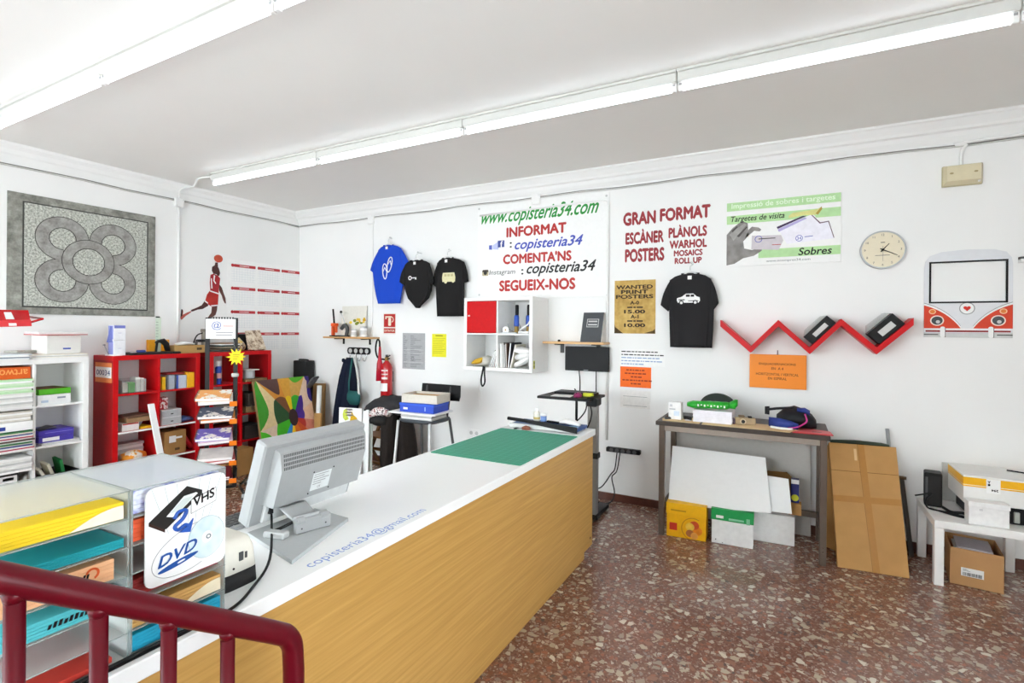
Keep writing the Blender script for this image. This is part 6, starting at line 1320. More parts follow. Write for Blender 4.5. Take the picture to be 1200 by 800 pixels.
mx_ = onY(677, 461, 4.27).x; t = thing('mouse', 'magenta computer mouse on the black tray', 'mouse', (mx_, 4.27, KZ + .0222)); MB().loft([((mx_, 4.27, KZ + .0225), (.034, 0, 0), (0, .05, 0)), ((mx_, 4.27, KZ + .040), (.036, 0, 0), (0, .052, 0)), ((mx_, 4.275, KZ + .056), (.026, 0, 0), (0, .036, 0)), ((mx_, 4.275, KZ + .062), (.010, 0, 0), (0, .014, 0))], mat('#8e2a5c', .3), 22).build('shell', t)
MB().box(mx_ - .003, mx_ + .003, 4.235, 4.25, KZ + .054, KZ + .061, BLACK, .001).build('wheel', t)
single('white_sheet', MB(RZ(x0 + .20, 4.27, KZ + .0225, 6)).box(-.09, .09, -.07, .07, 0, .003, WPAPER, .0005), 'white paper lying at the left of the tray by the keyboard', 'paper')
single('yellow_sponge', MB(RZ(mx_ + .07, 4.345, KZ + .0225, 4)).box(-.045, .045, -.02, .02, 0, .03, mat('#cfd43a', .8), .004), 'yellow-green sponge behind the magenta mouse on the tray', 'sponge')
b = MB(); xx = SCRX0 + (SCRX1 - SCRX0) * .32; b.tube(spline([(xx, 4.95, SCRZ + .01), (xx + .02, 4.93, SCRZ - .12), (xx + .06, 4.8, SCRZ - .22), (xx + .09, 4.60, KZ + .05)], 6), .006, BLACK, 7)
xx = SCRX0 + (SCRX1 - SCRX0) * .70; b.tube([(xx, 4.965, SCRZ + .01), (xx, 4.97, KZ - .05), (xx + .02, 4.96, .5)], .005, BLACK, 7); single('screen_cables', b, 'black cables hanging from the wall screen towards the keyboard tray', 'cable')

# ---- maroon handrail of the entrance steps
P0, P4 = Vector((-1.1336, .3697, 1.2728)), Vector((-1.0590, .8000, .9880)); dv = (P4 - P0).normalized()
t = thing('handrail', 'maroon painted steel handrail in the lower left foreground', 'railing', (P4.x, P4.y + .06, 0))
pe = P4 + dv * .018
pts = [P0 - dv * .75, P0, P4] + [P4 + dv * (.03 + .035 * math.sin(R(a))) + Vector((0, 0, -.034 * (1 - math.cos(R(a))))) for a in (15, 30, 45, 60, 75, 90)]
l_ = pts[-1]; pts += [Vector((l_.x, l_.y + .003, l_.z - .05)), Vector((l_.x, l_.y + .003, .012))]
b = MB(); b.tube(pts, .0245, RAIL, 20); b.build('rail', t)
MB().lathe([(.055, 0), (.055, .008), (.03, .012)], RAIL, (l_.x, l_.y + .003, 0), 20).build('floor_flange', t)
for k in range(-5, 4):
    zz = .86 * (1 + .1037 * k); u = (-580 + 49.1 * k) / (1 + .1037 * k); v = (300 + 51.6 * k) / (1 + .1037 * k)
    p = _C + (_d + _r * (u / F) - _z * (v / F)) * zz
    zf = 0.0 if p.y > .66 else .17 if p.y > .40 else .34 if p.y > .14 else .51
    b = MB(); b.tube([(p.x, p.y, p.z - .012), (p.x, p.y, zf + .001)], .0145, RAIL, 14); b.lathe([(.0145, -.034), (.0165, -.026), (.019, -.016)], RAIL, (p.x, p.y, p.z), 14); b.build('baluster', t)

# ================================================================== WORKBENCH
BX0, BX1, BY0, BY1, BZ = -.935, .262, 4.362, 4.90, .945
t = thing('workbench', 'brown steel workbench with dark top against the back wall', 'workbench', ((BX0 + BX1) / 2, (BY0 + BY1) / 2, 0))
MB().box(BX0 - .025, BX1 + .02, BY0 - .015, BY1 + .02, BZ - .034, BZ, mat('#3a302a', .45, noise=.08), .004).build('tabletop', t)
for x in (BX0, BX1 - .045):
    for y in (BY0, BY1 - .045):
        b = MB(); b.box(x, x + .045, y, y + .045, 0, BZ - .034, STEELB, .003); b.build('leg', t)
        s = MB()
        for z in (.10, .13): s.disc((x + .022, z), .005, .005, 0, .003, CHROME, TR(BACK, 0, y, 0), n=10)
        s.build('bolt', t)
for y in (BY0 + .006, BY1 - .036): MB().box(BX0 + .045, BX1 - .045, y, y + .03, BZ - .080, BZ - .0345, mat('#9a8f85', .4, metal=.3), .002).build('apron', t)
for x in (BX0 + .008, BX1 - .038): MB().box(x, x + .03, BY0 + .045, BY1 - .045, BZ - .080, BZ - .0345, STEELB, .002).build('apron', t)
MB().box(BX0 + .045, BX1 - .045, BY1 - .10, BY1 - .07, .20, .245, STEELB, .002).build('stretcher', t)
for x in (BX0 + .008, BX1 - .038): MB().box(x, x + .03, BY0 + .045, BY1 - .045, .20, .245, STEELB, .002).build('stretcher', t)
# ---- on the bench
z = BZ + .001
def bx(px, py=480, Y=4.5): return onY(px, py, Y).x
def card(name, label, pts, zz, m, th=.004, cat='cardboard'): return single(name, MB().prism(pts, zz, zz + th, m), label, cat)
LK_ = mat('#d9bd92', .8, noise=.06, scale=10); 
card('cardboard_sheet', 'pale cardboard sheet at the left end of the bench top', [(-.91, 4.38), (-.62, 4.375), (-.62, 4.62), (-.86, 4.60), (-.93, 4.47)], z, LK_)
card('cardboard_sheet', 'long pale cardboard sheet under the white paper packet on the bench', [(-.60, 4.36), (-.10, 4.355), (-.06, 4.60), (-.60, 4.62)], z, LK_)
card('cardboard_scrap', 'torn cardboard scrap with ragged end near the bench front', [(-.14, 4.33), (.02, 4.315), (.05, 4.40), (.10, 4.47), (.02, 4.55), (-.10, 4.50)], z + .0045, mat('#d3b184', .8, noise=.1, scale=20))
card('paper_scrap', 'crumpled white paper on the torn cardboard scrap', [(-.11, 4.45), (-.03, 4.40), (.04, 4.42), (.05, 4.47), (-.03, 4.52), (-.09, 4.50)], z + .009, WPAPER, .012, 'paper')
c_ = bx(792, 474, 4.5); carton('white_device_box', 'small white product box with printed label at the left end of the bench', c_, 4.50, z + .0045, .105, .07, .145, -3, mat('#eeeeee', .5), 'box', labels=[('f', .015, .05, .045, .04, mat('#d5e2f0', .6), None), ('f', -.02, .085, .05, .01, mat('#b8bcc2', .6), None), ('f', -.03, .115, .02, .02, mat('#c9ccd0', .6), None)])
x0, x1 = bx(812, 484, 4.43), bx(858, 486, 4.43)
t = thing('paper_packet', 'white paper ream on the bench under the green bag', 'paper', ((x0 + x1) / 2, 4.55, z + .004)); M = RZ((x0 + x1) / 2, 4.55, z + .0046, -1); w = (x1 - x0) / 2
b = MB(M); rnd = random.Random(1)
for k in range(7): o = rnd.uniform(-.003, .003); b.box(-w + o, w + o, -.11, .11, .014 * k, .014 * k + .0136, mat('#eeecf4', .6), .002)
b.build('sheets', t)
zz = z + .0046 + .099
t = thing('green_bag', 'rolled bright green plastic bag with white print on the white ream', 'bag', ((x0 + x1) / 2, 4.50, zz)); GB = mat('#22a52a', .3, noise=.25, scale=30)
xa, xb = bx(805, 468, 4.48), bx(858, 468, 4.48); n = 9; secs = []
for k in range(n):
    f_ = k / (n - 1); secs.append(((xa + (xb - xa) * f_, 4.50, zz + .032 + .012 * f_), (0, .045 * min(1, .5 + f_ * 4, .5 + (1 - f_) * 4), 0), (0, 0, .030 * min(1, .55 + f_ * 4, .6 + (1 - f_) * 3))))
b = MB(); b.loft(secs, GB, 22, rip=lambda i, g: 1 + .10 * math.sin(5 * g + i * 1.7)); b.build('body', t)
b = MB(); 
for k in range(9): u = xa + (xb - xa) * (.25 + .072 * k); b.box(u, u + .012, 4.452, 4.456, zz + .026 + .01 * (k % 2), zz + .044, WPAPER, .001)
b.build('print', t)
b = MB(); b.loft([((xb - .02, 4.50, zz + .045), (0, .035, 0), (0, 0, .024)), ((xb + .02, 4.50, zz + .055), (0, .045, 0), (0, 0, .034)), ((xb + .04, 4.50, zz + .07), (0, .03, 0), (0, 0, .022))], GB, 16, rip=lambda i, g: 1 + .2 * math.sin(5 * g)); b.build('gathered_end', t)
cx, hw = (bx(820, 466, 4.75) + bx(862, 466, 4.75)) / 2, (bx(862, 466, 4.75) - bx(820, 466, 4.75)) / 2
t = thing('oval_case', 'dark green-black oval case standing behind the green bag', 'case', (cx, 4.76, z)); M = TR(BACK, cx, 4.80, z + .105)
b = MB(M); vs = []
b.loft([((0, 0, 0), (hw * .96, 0, 0), (0, .100, 0)), ((0, 0, .012), (hw, 0, 0), (0, .105, 0)), ((0, 0, .05), (hw, 0, 0), (0, .105, 0)), ((0, 0, .062), (hw * .93, 0, 0), (0, .095, 0))], mat('#14221b', .45), 40); b.build('case', t)
b = MB(); cx = bx(873, 482, 4.5)
t = thing('film_camera', 'small brown and silver camera-like device on the bench', 'device', (cx, 4.52, z + .0046)); M = RZ(cx, 4.52, z + .0046, 12)
b = MB(M); b.box(-.075, .075, -.03, .03, 0, .055, mat('#a99273', .5, noise=.1), .006); b.build('body', t); b = MB(M); b.box(-.05, -.005, -.02, .02, .055, .072, mat('#6f5a42', .5), .004); b.box(.02, .05, -.02, .02, .055, .066, BLACK, .003); b.build('top_parts', t)
b = MB(M); b.disc((-.02, .028), .022, .022, .03, .045, mat('#c9b79a', .4), BACK, n=20); b.disc((-.02, .028), .014, .014, .045, .048, BLACK, BACK, n=16); b.build('lens', t); MB(M).box(-.095, -.076, -.025, .025, .0, .045, mat('#5b4c5c', .5), .004).build('side_grip', t)
b = MB(); cx = bx(806, 480, 4.46); b.box(cx - .02, cx + .03, 4.45, 4.48, z + .0046, z + .012, LGREY, .002); b.tube([(cx - .03, 4.47, z + .03), (cx + .03, 4.46, z + .024)], .014, BLACK, 10); b.tube([(cx - .035, 4.5, z + .016), (cx + .02, 4.49, z + .016)], .011, DGREY, 10); single('clip_bundle', b, 'small black and silver clips between the white box and the white ream', 'clips')
b = MB(); cx = -.90
b.tube([(cx, 4.44, z + .010), (cx + .06, 4.50, z + .012)], .012, DGREY, 8); b.tube([(cx - .01, 4.50, z + .009), (cx + .04, 4.56, z + .03)], .008, mat('#6b4a3a', .6), 8); single('pen_pair', b, 'dark pens at the left end of the bench top', 'pens')
# backpack
x0, x1 = bx(897, 475, 4.55), bx(957, 478, 4.55); cx = (x0 + x1) / 2; w = (x1 - x0) / 2
t = thing('backpack', 'black and blue backpack lying on the right end of the bench', 'backpack', (cx, 4.60, z + .005)); NY = mat('#17181c', .7, noise=.15, scale=50); NB = mat('#22357f', .65, noise=.12, scale=50)
b = MB(); b.loft([((cx - w * .55, 4.58, z + .055), (0, .07, 0), (0, 0, .042)), ((cx - w * .25, 4.60, z + .075), (0, .12, 0), (0, 0, .068)), ((cx + w * .15, 4.61, z + .085), (0, .14, 0), (0, 0, .078)), ((cx + w * .55, 4.62, z + .075), (0, .14, 0), (0, 0, .068)), ((cx + w * .85, 4.62, z + .055), (0, .12, 0), (0, 0, .050)), ((cx + w, 4.62, z + .04), (0, .08, 0), (0, 0, .03))], NY, 26, rip=lambda i, g: 1 + .08 * math.sin(4 * g + i)); b.build('body', t)
b = MB(); b.loft([((cx - w * .85, 4.48, z + .05), (0, .02, .01), (0, -.01, .035)), ((cx - w * .45, 4.465, z + .045), (0, .03, .015), (0, -.02, .038)), ((cx - .0, 4.455, z + .04), (0, .025, .01), (0, -.01, .03)), ((cx + w * .3, 4.46, z + .03), (0, .015, .01), (0, -.01, .02))], NB, 18); b.build('front_pocket', t)
b = MB(); b.loft([((cx + w * .25, 4.55, z + .145), (0, .03, 0), (.0, 0, .016)), ((cx + w * .55, 4.56, z + .145), (0, .05, 0), (0, 0, .020)), ((cx + w * .75, 4.57, z + .125), (0, .04, 0), (0, 0, .02))], NB, 16); b.build('top_flap', t)
b = MB(); b.slab([(cx - w * 1.02, 4.52, z + .10), (cx - w * .86, 4.50, z + .10), (cx - w * .86, 4.50, z + .165), (cx - w * 1.02, 4.52, z + .16)], .01, NY); b.tube(spline([(cx - w * .9, 4.50, z + .14), (cx - w * .5, 4.49, z + .155), (cx - w * .2, 4.50, z + .16), (cx + w * .1, 4.52, z + .165)], 5), .010, NY, 8); b.build('strap', t)
b = MB(); b.tube(spline([(cx + w * .55, 4.475, z + .13), (cx + w * .62, 4.462, z + .08), (cx + w * .5, 4.455, z + .055), (cx + w * .25, 4.44, z + .03), (cx - w * .1, 4.43, z + .018)], 5), .006, mat('#b52a7e', .5), 8); b.build('cord', t)
# red folder
t = thing('red_folder', 'red plastic folder under the backpack sticking out past the bench end', 'folder', (.17, 4.44, z)); RF = mat('#c6202c', .35, noise=.05)
b = MB(); b.prism([(-.05, 4.50), (.05, 4.36), (.30, 4.37), (.29, 4.53), (.10, 4.60)], z, z + .004, RF); b.build('cover', t)
b = MB(); b.prism([(.04, 4.40), (.10, 4.375), (.295, 4.385), (.28, 4.50), (.12, 4.55)], z + .0045, z + .0075, mat('#c75a60', .45)); b.build('flap', t); MB().box(.17, .23, 4.42, 4.435, z + .0076, z + .0085, DGREY, 0).build('label', t)

# ---- under the bench
def leanboard(name, label, TL, TR_, BR, BL, Yt, Yb, th, m, cat='board'):
    q = [onY(*BL, Yb), onY(*BR, Yb), onY(*TR_, Yt), onY(*TL, Yt)]
    return single(name, MB().slab(q, th, m), label, cat)
WB = mat('#eff0ef', .4, spec=.5, noise=.012)
carton('yellow_paper_carton', 'yellow paper carton with red square under the left of the bench', (-.876 - .567) / 2, 4.49, .002, .305, .22, .272, 3, mat('#f0b206', .5), 'box', lid=(mat('#f4ba10', .5), .085), labels=[('f', -.10, .085, .06, .06, mat('#c8321e', .5), None), ('f', -.06, .22, .12, .012, mat('#c28c08', .5), None)])
tt = bpy.data.objects['yellow_paper_carton']; b = MB(TR(BACK, .055, -.1125, .085))
for k, c_ in enumerate(('#e8861a', '#d9572a', '#f1c84a', '#b06a3a', '#e6a04a')): b.disc((.03 * math.cos(k * 1.26), .045 * math.sin(k * 1.26) - .01), .040 - .003 * k, .036 - .002 * k, 0, .0006 + .0003 * k, mat(c_, .5, noise=.15, scale=30), n=20)
b.ring((0, 0), .085, .092, 0, .0008, mat('#c98a10', .5), n=30, a0=R(60), a1=R(250)); b.build('fruit_print', tt, local=True)
carton('green_white_carton', 'white paper carton with green band in the middle under the bench', (-.529 - .224) / 2, 4.525, .002, .302, .22, .272, 2, mat('#eceeed', .5), 'box', lid=(mat('#1f9a50', .45), .085), labels=[('f', -.09, .215, .055, .022, WPAPER, None), ('f', .03, .205, .11, .016, mat('#86c9a2', .5), None), ('f', .115, .205, .025, .045, mat('#86c9a2', .5), None), ('f', -.12, .03, .008, .008, BLACK, None), ('f', -.07, .012, .008, .005, BLACK, None)])
carton('white_floor_carton', 'plain white carton low under the right of the bench', (-.247 + .057) / 2, 4.735, .002, .31, .21, .23, 2, mat('#efefee', .5), 'box')
leanboard('white_board', 'larger white foam board leaning in front under the bench', (788, 522), (897, 536), (904, 601), (783, 591), 4.62, 4.44, .012, WB)
leanboard('white_board', 'white board with its right half showing behind the larger one under the bench', (893, 556), (924, 561), (928, 602), (860, 594), 4.60, 4.50, .012, WB)
leanboard('white_board', 'narrow white board behind the left bench leg', (786, 548), (800, 549), (799, 600), (786, 598), 4.66, 4.52, .012, WB)
leanboard('grey_board', 'tall grey board leaning on the wall under the bench', (790, 500), (950, 512), (950, 640), (790, 615), 4.965, 4.935, .012, mat('#c4c0ba', .6, noise=.03))
q = [onY(885, 600, 4.79), onY(936, 600, 4.79), onY(936, 566, 4.79), onY(922, 553, 4.79), onY(885, 550, 4.79)]
for p_ in q[:2]: p_.z = .236
t = single('dark_cardboard', MB().prism([(p.x, p.z) for p in q], 0, .02, KRAFTD, TR(BACK, 0, 4.792, 0)), 'dark brown cardboard panel with cut corner behind the white boards', 'cardboard')
x0, x1 = onY(927, 575, 4.66).x, onY(936.5, 575, 4.66).x; zb_, zt_ = onY(930, 589.5, 4.66).z, onY(930, 562, 4.66).z
carton('blue_ink_box', 'narrow dark blue box with a yellow dot beside the white boards', (x0 + x1) / 2, 4.70, zb_, x1 - x0, .05, zt_ - zb_, 0, mat('#232a6e', .45), 'box', labels=[('f', 0, (zt_ - zb_) * .90, (x1 - x0) * .98, (zt_ - zb_) * .18, WPAPER, None)])
b = MB(TR(BACK, 0, -.0265, (zt_ - zb_) * .22)); b.disc((0, 0), .026, .026, 0, .001, mat('#d8dc3a', .5), n=24); b.build('yellow_dot', bpy.data.objects['blue_ink_box'], local=True)
q = [onY(929, 596, 4.60), onY(939.5, 597, 4.60)]; carton('kraft_offcut', 'kraft cardboard box carrying the narrow blue box', (x0 + x1) / 2 + .0, 4.705, .24, .09, .075, zb_ - .242, 0, KRAFT, 'box')

# ---- big flat cardboard with brown tape
q = [onZ(982, 664, .004), onZ(1066, 677.5, .004), onY(1050, 524, 4.86), onY(970.5, 520, 4.86)]
_n = (q[1] - q[0]).cross(q[2] - q[0]).normalized(); q[3] = q[3] - _n * (q[3] - q[0]).dot(_n)
t = thing('flat_carton', 'large flattened kraft carton with a cross of brown tape leaning on the wall', 'cardboard', tuple((q[0] + q[1]) / 2)); MB().slab(q, .055, KRAFT).build('board', t)
ux, uz = q[1] - q[0], q[3] - q[0]; nrm = ux.cross(uz).normalized()
def bl(u, v, o=.0006):
    a_ = q[0].lerp(q[1], u); c_ = q[3].lerp(q[2], u); return a_.lerp(c_, v) + nrm * o
TP = mat('#a9742f', .3, spec=.5, noise=.05); TPD = mat('#9a6a2c', .3, spec=.5, noise=.05)
s = MB(); s.add([bl(.50, 0), bl(.60, 0), bl(.53, 1), bl(.43, 1)], [(0, 1, 2, 3)], TP); s.build('tape', t)
s = MB(); s.add([bl(0, .505, .0009), bl(1, .525, .0009), bl(1, .575, .0009), bl(0, .555, .0009)], [(0, 1, 2, 3)], TP); s.build('tape', t)
s = MB(); s.add([bl(.495, .0, .0003), bl(.505, 0, .0003), bl(.435, 1, .0003), bl(.425, 1, .0003)], [(0, 1, 2, 3)], KRAFTD); s.build('seam', t)
s = MB(); s.add([bl(.37, .86), bl(.41, .86), bl(.41, .96), bl(.37, .96)], [(0, 1, 2, 3)], mat('#d8b98c', .8)); s.build('torn_patch', t)
s = MB(); s.add([bl(.0, .76, .0004), bl(1, .765, .0004), bl(1, .77, .0004), bl(0, .765, .0004)], [(0, 1, 2, 3)], KRAFTD); s.build('crease', t)
b = MB(); tl, tr_ = q[3] + Vector((0, .03, 0)), q[2] + Vector((0, .03, 0))
b.loft([(tuple(tl + Vector((.01, .0, .004))), (0, .035, 0), (0, 0, .012)), (tuple(tl.lerp(tr_, .4) + Vector((0, 0, .012))), (0, .04, 0), (0, 0, .016)), (tuple(tl.lerp(tr_, .8) + Vector((0, 0, .008))), (0, .035, 0), (0, 0, .012)), (tuple(tr_ + Vector((-.04, 0, .002))), (0, .03, 0), (0, 0, .008))], mat('#2f3a2d', .8), 14, rip=lambda i, g: 1 + .2 * math.sin(3 * g + i)); single('dark_wrapping', b, 'dark crumpled wrapping lying along the top of the flattened carton', 'wrapping')
a, c = onZ(1070, 645, .004), onY(1039.5, 502, 4.97)
a = Vector((.755, 4.74, .004)); b = MB(); b.tube([a, Vector((c.x, 4.965, c.z))], .013, GREY, 8); single('metal_rod', b, 'grey metal rod standing behind the flattened carton', 'rod')
c2 = onY(1057, 559, 4.90); a2 = onZ(1069, 637, .004); a2 = Vector((onY(1068.5, 630, 4.86).x, 4.86, .004))
d0 = Vector((c2.x, 4.93, c2.z)); b = MB(); b.slab([a2 + Vector((-.012, 0, 0)), a2 + Vector((.016, 0, 0)), d0 + Vector((.016, 0, 0)), d0 + Vector((-.012, 0, 0))], .03, mat('#3a332c', .5)); b.tube([d0 + Vector((-.01, 0, -.01)), d0 + Vector((.03, -.01, -.01))], .012, mat('#6b5136', .6), 8); single('dark_batten', b, 'dark narrow slat leaning beside the flattened carton', 'slat')
q2 = [Vector((.25, 4.78, .004)), Vector((.34, 4.70, .004)), Vector((.34, 4.86, .78)), Vector((.27, 4.90, .78))]
single('kraft_sheet', MB().slab(q2, .01, KRAFT2), 'narrow kraft sheet between the bench leg and the flattened carton', 'cardboard')

# ---- low white side table
LX0, LX1, LY0, LY1, LZ = .885, 1.435, 4.41, 4.955, .435
t = thing('side_table', 'low white square side table at the right edge', 'table', ((LX0 + LX1) / 2, (LY0 + LY1) / 2, 0)); LKW = mat('#f0efec', .35, noise=.012)
MB().box(LX0, LX1, LY0, LY1, LZ - .05, LZ, LKW, .002).build('tabletop', t)
for x in (LX0, LX1 - .052):
    for y in (LY0, LY1 - .052): MB().box(x, x + .052, y, y + .052, 0, LZ - .0505, LKW, .002).build('leg', t)
z = LZ + .001
# black radio-like box
a, c = onY(1082.5, 553, 4.80), onY(1105.5, 588, 4.74); cx = (a.x + c.x) / 2; w = c.x - a.x
t = thing('black_speaker', 'small black speaker standing at the back left of the white side table', 'speaker', (cx, 4.79, z)); hh = onY(1090, 552, 4.79).z - z
M = RZ(cx, 4.79, z, -8); b = MB(M); b.box(-w/2, w/2, -.06, .06, .001, hh, BLACK, .008); b.build('case', t); b = MB(M); b.box(-w/2 + .025, w/2 - .008, -.063, -.060, .012, hh - .02, BLACKM, .006); b.build('grille', t); MB(M).box(-w/2 + .005, -w/2 + .02, -.062, -.059, .05, hh - .03, DGREY, .002).build('edge_bar', t)
# black printer base under the carton
PX0 = 1.075
t = thing('black_printer', 'black and grey device under the big yellow and white carton', 'printer', (1.30, 4.70, z)); b = MB(); b.box(PX0 + .03, 1.435, 4.56, 4.90, z, z + .11, BLACK, .012); b.build('body', t)
for x in (PX0 + .058, 1.325): MB().box(x, x + .03, 4.548, 4.562, z + .014, z + .085, mat('#a8a8a0', .35), .004).build('front_light', t)
# big white carton with yellow band
z0 = z + .1115; h = .185; x0 = PX0 - .01; x1 = x0 + .56
t = thing('printer_carton', 'big white carton with a yellow top band on the side table', 'box', ((x0 + x1) / 2, 4.70, z0)); y0, y1 = 4.545, 4.92; CW = mat('#e9e8e4', .5, noise=.02)
MB().box(x0, x1, y0, y1, z0, z0 + h, CW, .002).build('body', t)
s = MB(); s.box(x0 - .0012, x1 + .0012, y0 - .0012, y1 + .0012, z0 + h - .062, z0 + h - .012, mat('#f3b50c', .45), 0); s.build('yellow_band', t)
s = MB(); s.box(x0 - .0014, x1 + .0014, y0 - .0014, y1 + .0014, z0 + h - .074, z0 + h - .066, mat('#f3b50c', .45), 0); s.build('yellow_line', t)
lx = onY(1164, 570, y0).x; s = MB(TR(BACK, lx, y0 - .0015, z0 + h - .058)); s.prism([(-.036, -.046), (.036, -.046), (.036, .046), (-.036, .046)], 0, .0012, WPAPER); s.build('label', t)
s = MB(TR(BACK, lx, y0 - .003, z0 + h - .058)); s.text('294', BLACK, Matrix.Rotation(R(180), 4, 'Z'), -.008, .026, w=.034, h=.014, bold=.04); s.text('Y', BLACK, Matrix.Identity(4), -.022, .026, w=.014, h=.016, bold=.05); s.text('I', BLACK, Matrix.Identity(4), -.022, .008, w=.006, h=.012, bold=.05); s.build('lettering', t)
b = MB(); b.tube(spline([(x0 + .30, 4.82, z0 + h + .006), (x0 + .38, 4.76, z0 + h + .010), (x0 + .48, 4.70, z0 + h + .006), (x0 + .555, 4.66, z0 + h + .006)], 6), .005, BLACK, 7); single('thin_cable', b, 'thin dark cable lying on top of the big white carton', 'cable')
a, c = onY(1133, 574, 4.47), onY(1183, 614, 4.45); cx, w = (a.x + c.x) / 2, (c.x - a.x) * .98
carton('white_gift_box', 'small plain white box in front of the big yellow-banded carton', cx - .0, 4.485, z, w, .085, .145, 2, mat('#f1f1f0', .4), 'box', lid=(mat('#f3f3f2', .4), .03), labels=[('f', -.04, .10, .018, .014, mat('#d9d9d9', .5), None)])
a, c = onY(1104, 541, 4.985), onY(1158, 560, 4.985); MBX = MB().box(a.x, c.x, 4.975, 4.998, z + .0, a.z, mat('#d2d3d0', .5), .004); single('grey_card', MBX, 'pale grey flat panel standing against the wall behind the big carton', 'panel')
b = MB(); b.tube(spline([(cx - .34, 4.70, z + .075), (.93, 4.72, z + .10), (.895, 4.70, z + .06), (.90, 4.66, z + .008), (1.0, 4.62, z + .006), (1.08, 4.56, z + .006)], 6), .0055, BLACK, 7); b.tube(spline([(.985, 4.69, z + .02), (1.02, 4.62, z + .012), (1.08, 4.60, z + .02), (1.12, 4.555, z + .02)], 6), .010, BLACK, 7); b.tube(spline([(.91, 4.66, z + .008), (.98, 4.60, z + .006), (1.06, 4.54, z + .006), (1.11, 4.54, z + .012)], 6), .005, BLACK, 7); single('cable_tangle', b, 'tangle of black cables by the speaker on the white side table', 'cable')
# brown carton below
bx0, bx1, by0, by1 = onZ(1117, 683, .002).x, onZ(1182, 698, .002).x, 4.475, 4.80
t = carton('brown_carton', 'open brown carton with a barcode label under the white side table', (bx0 + bx1) / 2, (by0 + by1) / 2, .002, bx1 - bx0, by1 - by0, .245, -7, mat('#b98c5c', .8, noise=.06, scale=8), 'box', openbox=True, labels=[('f', -.02, .095, .115, .055, WPAPER, None)])
s = MB(TR(BACK, -.02, -(by1 - by0) / 2 - .0026, .082)); rnd = random.Random(2); u = -.05
while u < .05: w_ = rnd.choice((.002, .003, .005)); s.box(u, u + w_, -.010, .012, 0, .0005, BLACK, 0); u += w_ + .003
for k in range(3): s.box(-.05, -.01 - .01 * k, .020 + .006 * k, .023 + .006 * k, 0, .0005, GREY, 0)
s.build('barcode', t, local=True)
pile('loose_papers', 'white papers filling the brown carton under the side table', (bx0 + bx1) / 2, (by0 + by1) / 2, .012, .185, .23, .235, -7, (WPAPER, LGREY, mat('#d5cfdc', .6), mat('#b9b4ba', .6)), 16, .010)

# ================================================================== SHELF UNITS ON THE LEFT WALL
UX0, UX1 = XL + .012, -5.69
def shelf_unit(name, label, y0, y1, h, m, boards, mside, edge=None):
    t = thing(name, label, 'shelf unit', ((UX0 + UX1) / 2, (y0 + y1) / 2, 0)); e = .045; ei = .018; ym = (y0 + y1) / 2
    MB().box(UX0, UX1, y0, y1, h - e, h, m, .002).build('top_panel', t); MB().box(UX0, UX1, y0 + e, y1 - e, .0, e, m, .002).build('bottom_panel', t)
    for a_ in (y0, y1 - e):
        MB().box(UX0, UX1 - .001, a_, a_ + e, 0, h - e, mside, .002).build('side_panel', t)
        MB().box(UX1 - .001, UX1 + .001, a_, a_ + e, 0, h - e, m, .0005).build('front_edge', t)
    MB().box(UX0 + .002, UX1 - .002, ym - ei/2, ym + ei/2, e, h - e, m, .001).build('divider', t)
    for i, z in enumerate(boards):
        b_ = MB().box(UX0 + .002, UX1 - .003, y0 + e, y1 - e, z - ei, z, m, .001).build('shelf_board', t)
        if edge and i in edge[1]: MB().box(UX1 - .0035, UX1 - .0005, y0 + e, y1 - e, z - ei, z, edge[0], .0005).build('edge_strip', b_)
    return t
HU = 1.405
shelf_unit('white_shelf_unit', 'white open shelf unit at the left edge stuffed with paper', 1.585, 2.362, HU, WHITE, (1.0, .645, .30), WHITE)
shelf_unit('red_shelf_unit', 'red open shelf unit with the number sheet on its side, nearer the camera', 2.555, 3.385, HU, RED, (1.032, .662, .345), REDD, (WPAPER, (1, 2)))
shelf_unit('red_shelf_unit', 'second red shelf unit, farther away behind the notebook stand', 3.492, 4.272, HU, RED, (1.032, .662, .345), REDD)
UF = UX1
def inY(px, py, X=-5.72): return onX(px, py, X).y
# number sheet on the side of the red unit
a, c = onY(112, 424, 2.555), onY(131, 449, 2.555); xa, xb = a.x, c.x; z1, z0 = a.z, c.z
t = thing('number_sheet', 'orange and white race number sheet on the side of the nearer red shelf unit', 'number sheet', ((xa + xb) / 2, 2.553, z0)); M = TR(BACK, 0, 2.5545, 0)
MB(M).box(xa, xb, z0, z1, 0, .002, mat('#e98a4a', .6), .0005).build('sheet', t); MB(M).box(xa + .004, xb - .004, z0 + (z1 - z0) * .24, z1 - (z1 - z0) * .22, .002, .0028, WPAPER, 0).build('white_field', t)
s = MB(TR(M, 0, -.0032, 0)); s.text('00034', mat('#27386e', .6), Matrix.Identity(4), (xa + xb) / 2, (z0 + z1) / 2, w=(xb - xa) * .82, h=(z1 - z0) * .26, bold=.01); s.build('lettering', t)
